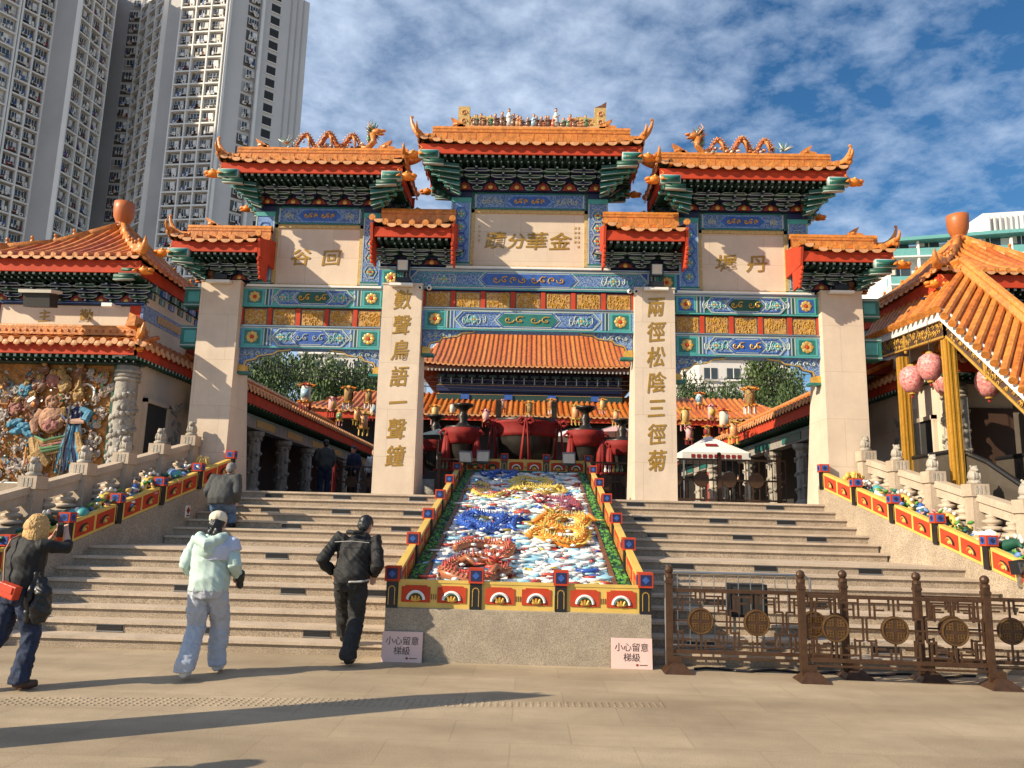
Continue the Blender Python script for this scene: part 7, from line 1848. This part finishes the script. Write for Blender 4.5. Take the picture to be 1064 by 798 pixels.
    if hs == 'bob':
        he(-.03, 0, .0, .105, .105, .10); he(-.045, 0, -.08, .105, .085, .10)
        for e in (-1, 1): he(.005, e * .075, -.05, .035, .06, .11); he(-.02, e * .07, -.14, .04, .05, .05)
        for q in range(20):
            a = -2.6 + q * .28; p0 = hp(-.02 + -.075 * math.cos(a), .09 * math.sin(a), .0); p1 = hp(-.02 - .09 * math.cos(a) , .108 * math.sin(a), -.19 - .02 * math.sin(q * 2.3)); b.tube([p0, p0.lerp(p1, .5) - hd * .012, p1], [.022, .026, .010], 'skin', 6)
    if hs == 'tail': he(-.09, 0, -.03, .045, .04, .055); he(-.085, .03, -.10, .05, .04, .075); he(-.07, -.03, -.11, .045, .04, .06)
    put(fuse(b, 'hair', .006 if hi else .012, 1, .0045, 60, 2, .10), 'hair', hairc)
    if extras: extras(T, put, hp, Mx, J, jk, RM, hell)
    return T
mat('mint', (0.48, 0.61, 0.56), .75, var=.06, vs=6, bump=.2, bs=180); mat('lilac', (0.50, 0.54, 0.66), .7, var=.05); mat('greyblue', (0.44, 0.47, 0.53), .85, var=.08, vs=9, bump=.3, bs=160)
mat('jacket_black', (0.009, 0.0085, 0.009), .75, var=.3, vs=14); mat('jeans_black', (0.016, 0.0155, 0.016), .8, var=.4, vs=10); mat('jeans_navy', (0.012, 0.022, 0.055), .8, var=.4, vs=10); mat('jeans_blue', (0.07, 0.13, 0.24), .8, var=.4, vs=10)
mat('charcoal', (0.05, 0.052, 0.052), .8, var=.2); mat('blond', (0.62, 0.36, 0.13), .5, var=.35, vs=60, bump=.6, bs=120); mat('cap', (0.72, 0.62, 0.46), .8); mat('bag_red', (0.62, 0.06, 0.02), .45, var=.1); mat('grey_hair', (0.18, 0.17, 0.16), .7); mat('leather', (0.30, 0.16, 0.08), .5)

# woman in mint hoodie and cream cap walking to the stairs
def mint_extra(T, put, hp, Mx, J, jk, RM, hell):
    b = MB(); hell(-.01, 0, .060, .094, .110, .078, b); hell(-.005, 0, .035, .094, .110, .035, b); c = put(fuse(b, 'cap', .007, 2), 'cap', 'cap')
    b = MB(); hell(.115, 0, .03, .06, .055, .010, b); put(fuse(b, 'brim', .006, 1), 'brim', 'cap', c)
    b = MB(); b.tube([(x, y, z) for x, y, z in ((-.13, .0, 1.40), (-.11, -.10, 1.37), (0, -.155, 1.31), (.11, -.10, 1.37), (.13, .0, 1.40))], [.045, .06, .075, .06, .045], 'skin', 10); b.ell((0, -.14, 1.27), (.10, .05, .09), 'skin', 10, 7)
    put(fuse(b, 'hood', .008, 5, .004), 'hood', 'mint', jk)
    b = MB(); loft(b, [(.07, -.0, 1.16, .145, .150), (.08, -.0, 1.22, .15, .155), (.09, -.01, 1.30, .14, .140), (.08, -.01, 1.36, .10, .10)]); b.tube([(.15, .02, 1.33), (.20, .015, 1.32), (.235, .0, 1.24)], [.08, .088, .084], 'skin', 12); me = fuse(b, 'yoke', .008, 4, .003); 
    put(me, 'yoke', 'lilac', jk)
    b = MB(); b.tube([(.27, .15, .93), (.27, .14, .99), (.29, .10, 1.03)], [.045, .055, .045], 'skin', 8); b.ell((.27, .17, .90), (.04, .03, .05), 'skin'); put(fuse(b, 'glove', .008, 2), 'glove', 'black')
person((-3.13, 7.98, 0), R(2), 'woman in pale mint hoodie, cream cap and grey trousers walking to the stairs',
       dict(pelvis=(0, 0, .90), chest=(0, .02, 1.24), neck=(0, .05, 1.42), head=(.01, .08, 1.525), head_dir=(-.05, 1, -.18), hem=-.02, shL=(-.19, .02, 1.34), elL=(-.245, -.03, 1.10), wrL=(-.20, .16, .98), shR=(.19, .02, 1.34), elR=(.265, -.05, 1.12), wrR=(.25, .14, 1.00),
            hipL=(-.09, -.01, .88), knL=(-.10, .04, .48), anL=(-.08, -.22, .105), hipR=(.09, .0, .88), knR=(.085, .20, .50), anR=(.08, .22, .09), toeL=(-.01, .15, -.04), toeR=(0, .17, -.04)),
       'mint', 'greyblue', 'black', 'white', wide=2.0, hair='tail', extras=mint_extra, top_scale=.95, sh_w=.95).scale = (.98, .98, .98)
# man in black jacket stepping up
def man_extra(T, put, hp, Mx, J, jk, RM, hell):
    b = MB()
    pts = [(.0, -.155, .98)]; 
    b.tube([(-.2 , .0, .935), (-.12, -.13, .925), (.02, -.165, .92), (.14, -.13, .925), (.2, .0, .94)], [.014] * 5, 'skin', 6); put(fuse(b, 'hem_trim', .006, 1), 'hem_trim', 'tower_shade', jk)
    b = MB(); b.tube([(-.09, .0, 1.47), (-.07, -.03, 1.475), (0, -.06, 1.47), (.07, -.03, 1.475), (.09, .0, 1.47)], [.028] * 5, 'skin', 8); put(fuse(b, 'collar', .007, 2), 'collar', 'jacket_black', jk)
    b = MB(); b.tube([(-.2, -.125, 1.36), (0, -.15, 1.375), (.2, -.11, 1.36)], .004, 'skin', 5); put(b.mesh('seam'), 'seam', 'tower_shade', jk)
person((-1.86, 8.86, 0), R(-3), 'man in black jacket and dark jeans stepping onto the lowest stair with hands in pockets',
       dict(pelvis=(-.02, 0, .93), chest=(.0, .07, 1.28), neck=(.045, .13, 1.45), head=(.07, .19, 1.55), head_dir=(.3, 1, -.3), yaw=.12, shoulder_yaw=-.12, hem=.0, shL=(-.20, .06, 1.40), elL=(-.345, -.11, 1.14), wrL=(-.26, .06, 1.00), shR=(.24, .06, 1.38), elR=(.30, -.06, 1.10), wrR=(.22, .12, 1.00),
            hipL=(-.10, .01, .90), knL=(-.17, .30, .60), anL=(-.21, .52, .235), hipR=(.07, -.0, .90), knR=(.06, .05, .50), anR=(.04, -.14, .10), toeL=(0, .15, -.05), toeR=(.02, .15, -.04)),
       'jacket_black', 'jeans_black', 'black', 'black', wide=2.0, extras=man_extra, top_scale=1.15, sh_w=1.06, top_wr=.014).scale = (.97, .97, .97)
# woman at the left taking a picture
def lady_extra(T, put, hp, Mx, J, jk, RM, hell):
    b = MB(); b.box((.12, -.20, .93), (.21, .085, .13), 'skin', (0, R(14), R(8))); me = fuse(b, 'bag', .008, 5); o = put(me, 'bag', 'bag_red')
    b = MB(); b.box((.12, -.248, .955), (.18, .012, .06), 'bag_red', (0, R(14), R(8))); put(b.mesh('flap'), 'flap', 'bag_red', o)
    b = MB(); b.tube([(.03, -.20, 1.0), (-.02, -.18, 1.16), (-.06, -.16, 1.30), (-.08, -.10, 1.40), (-.075, .0, 1.45)], .009, 'skin', 6); put(b.mesh('strap'), 'strap', 'leather', o)
    b = MB(); b.box((.11, .27, 1.50), (.075, .014, .15), 'skin', (0, 0, 0)); put(b.mesh('phone'), 'phone', 'black')
    b = MB()
    b.tube([(.24, .04, 1.04), (.29, .02, .90), (.30, .02, .74), (.27, .02, .62)], [.04, .075, .09, .045], 'skin', 10, True, .6); b.tube([(.2, .02, 1.10), (.17, .0, .9), (.17, 0, .62)], [.04, .08, .05], 'skin', 10, True, .6); put(fuse(b, 'coat', .009, 3, .012, 14), 'draped_coat', 'black')
person((-4.57, 7.22, 0), R(-20), 'blond woman in black top with red crossbody bag photographing at the left edge',
       dict(pelvis=(0, 0, .92), chest=(0, .03, 1.25), neck=(.0, .06, 1.42), head=(.02, .10, 1.535), head_dir=(.2, 1, .05), yaw=.05, shoulder_yaw=-.05, hem=.05, shL=(-.18, .04, 1.35), elL=(-.17, .24, 1.24), wrL=(.0, .29, 1.43), shR=(.18, .04, 1.35), elR=(.29, .24, 1.32), wrR=(.17, .30, 1.46), hdL=(.2, 0, .5), hdR=(-.3, 0, .4),
            hipL=(-.09, 0, .89), knL=(-.14, -.06, .47), anL=(-.20, -.32, .11), hipR=(.09, 0, .89), knR=(.14, .08, .50), anR=(.18, -.02, .09), toeL=(-.01, .15, -.05), toeR=(.05, .15, -.04)),
       'jacket_black', 'jeans_navy', 'blond', 'darkwood', wide=1.6, hair='bob', extras=lady_extra, long_sleeve=False, top_scale=.9).scale = (.94, .94, .94)
# elderly man climbing the upper flight
person((-5.12, 13.10, 9 * RS), R(-3), 'stooping grey haired man in charcoal jacket and blue jeans climbing beside the left parapet',
       dict(pelvis=(0, .0, .62), chest=(0, .12, .90), neck=(.01, .20, 1.04), head=(.02, .25, 1.13), head_dir=(0, 1, -.35), hem=-.06, shL=(-.20, .12, .97), elL=(-.27, .0, .74), wrL=(-.20, .12, .58), shR=(.20, .12, .97), elR=(.26, .02, .74), wrR=(.20, .16, .58),
            hipL=(-.09, 0, .58), knL=(-.10, .14, .32), anL=(-.09, -.02, .09), hipR=(.09, 0, .58), knR=(.10, .24, .42), anR=(.09, .28, .22), toeL=(0, .13, -.04), toeR=(0, .13, -.04)),
       'charcoal', 'jeans_blue', 'grey_hair', 'black', wide=1.2, top_scale=1.7, hi=False)
# visitors in the shade of the court
std = lambda: dict(pelvis=(0, 0, .92), chest=(0, .02, 1.26), neck=(0, .03, 1.44), head=(0, .05, 1.55), shL=(-.18, .02, 1.37), elL=(-.24, 0, 1.10), wrL=(-.2, .12, .92), shR=(.18, .02, 1.37), elR=(.24, 0, 1.10), wrR=(.2, .12, .92), hipL=(-.09, 0, .9), knL=(-.1, .03, .49), anL=(-.1, 0, .09), hipR=(.09, 0, .9), knR=(.1, .03, .49), anR=(.1, .04, .09))
first_v = None
mat('vis_red', (0.5, 0.04, 0.03), .7); mat('vis_white', (0.6, 0.58, 0.55), .7); mat('vis_orange', (0.6, 0.2, 0.05), .7)
vis = [((-5.6, 21.4), 20, 'visitor in charcoal jacket in the shade nearest the outer left pillar', 'charcoal', 'jeans_navy'), ((-5.2, 23.2), 150, 'visitor in navy facing out in the left bay', 'jeans_navy', 'jeans_black'), ((-4.75, 24.0), 170, 'visitor in white top deep in the left bay', 'vis_white', 'jeans_navy'), ((-4.1, 22.6), 60, 'visitor in red near the left inner pillar', 'vis_red', 'jeans_black'),
       ((3.7, 21.6), 160, 'visitor in black behind the railing, close to the right inner pillar', 'jacket_black', 'jeans_navy'), ((4.6, 24.5), 40, 'visitor in navy behind the railing, under the tent', 'jeans_navy', 'jeans_black'), ((5.75, 22.0), 190, 'visitor in dark coat behind the railing near the carved columns', 'charcoal', 'jeans_black'), ((1.95, 22.0), 180, 'visitor in dark coat seen right of the right slim burner', 'charcoal', 'jeans_black')]
for (x, y), a, lb, t_, bt in vis: person((x, y, HP), R(a), lb, std(), t_, bt, 'black', 'black', hi=False, group='visitors in the court')
person((-4.25, 4.0, 0), R(10), 'visitor in charcoal added unseen just outside the left edge to cast a shadow', std(), 'charcoal', 'jeans_navy', 'black', 'black', hi=False)  # guessed bystander, added out of view to cast the nearest ground shadow
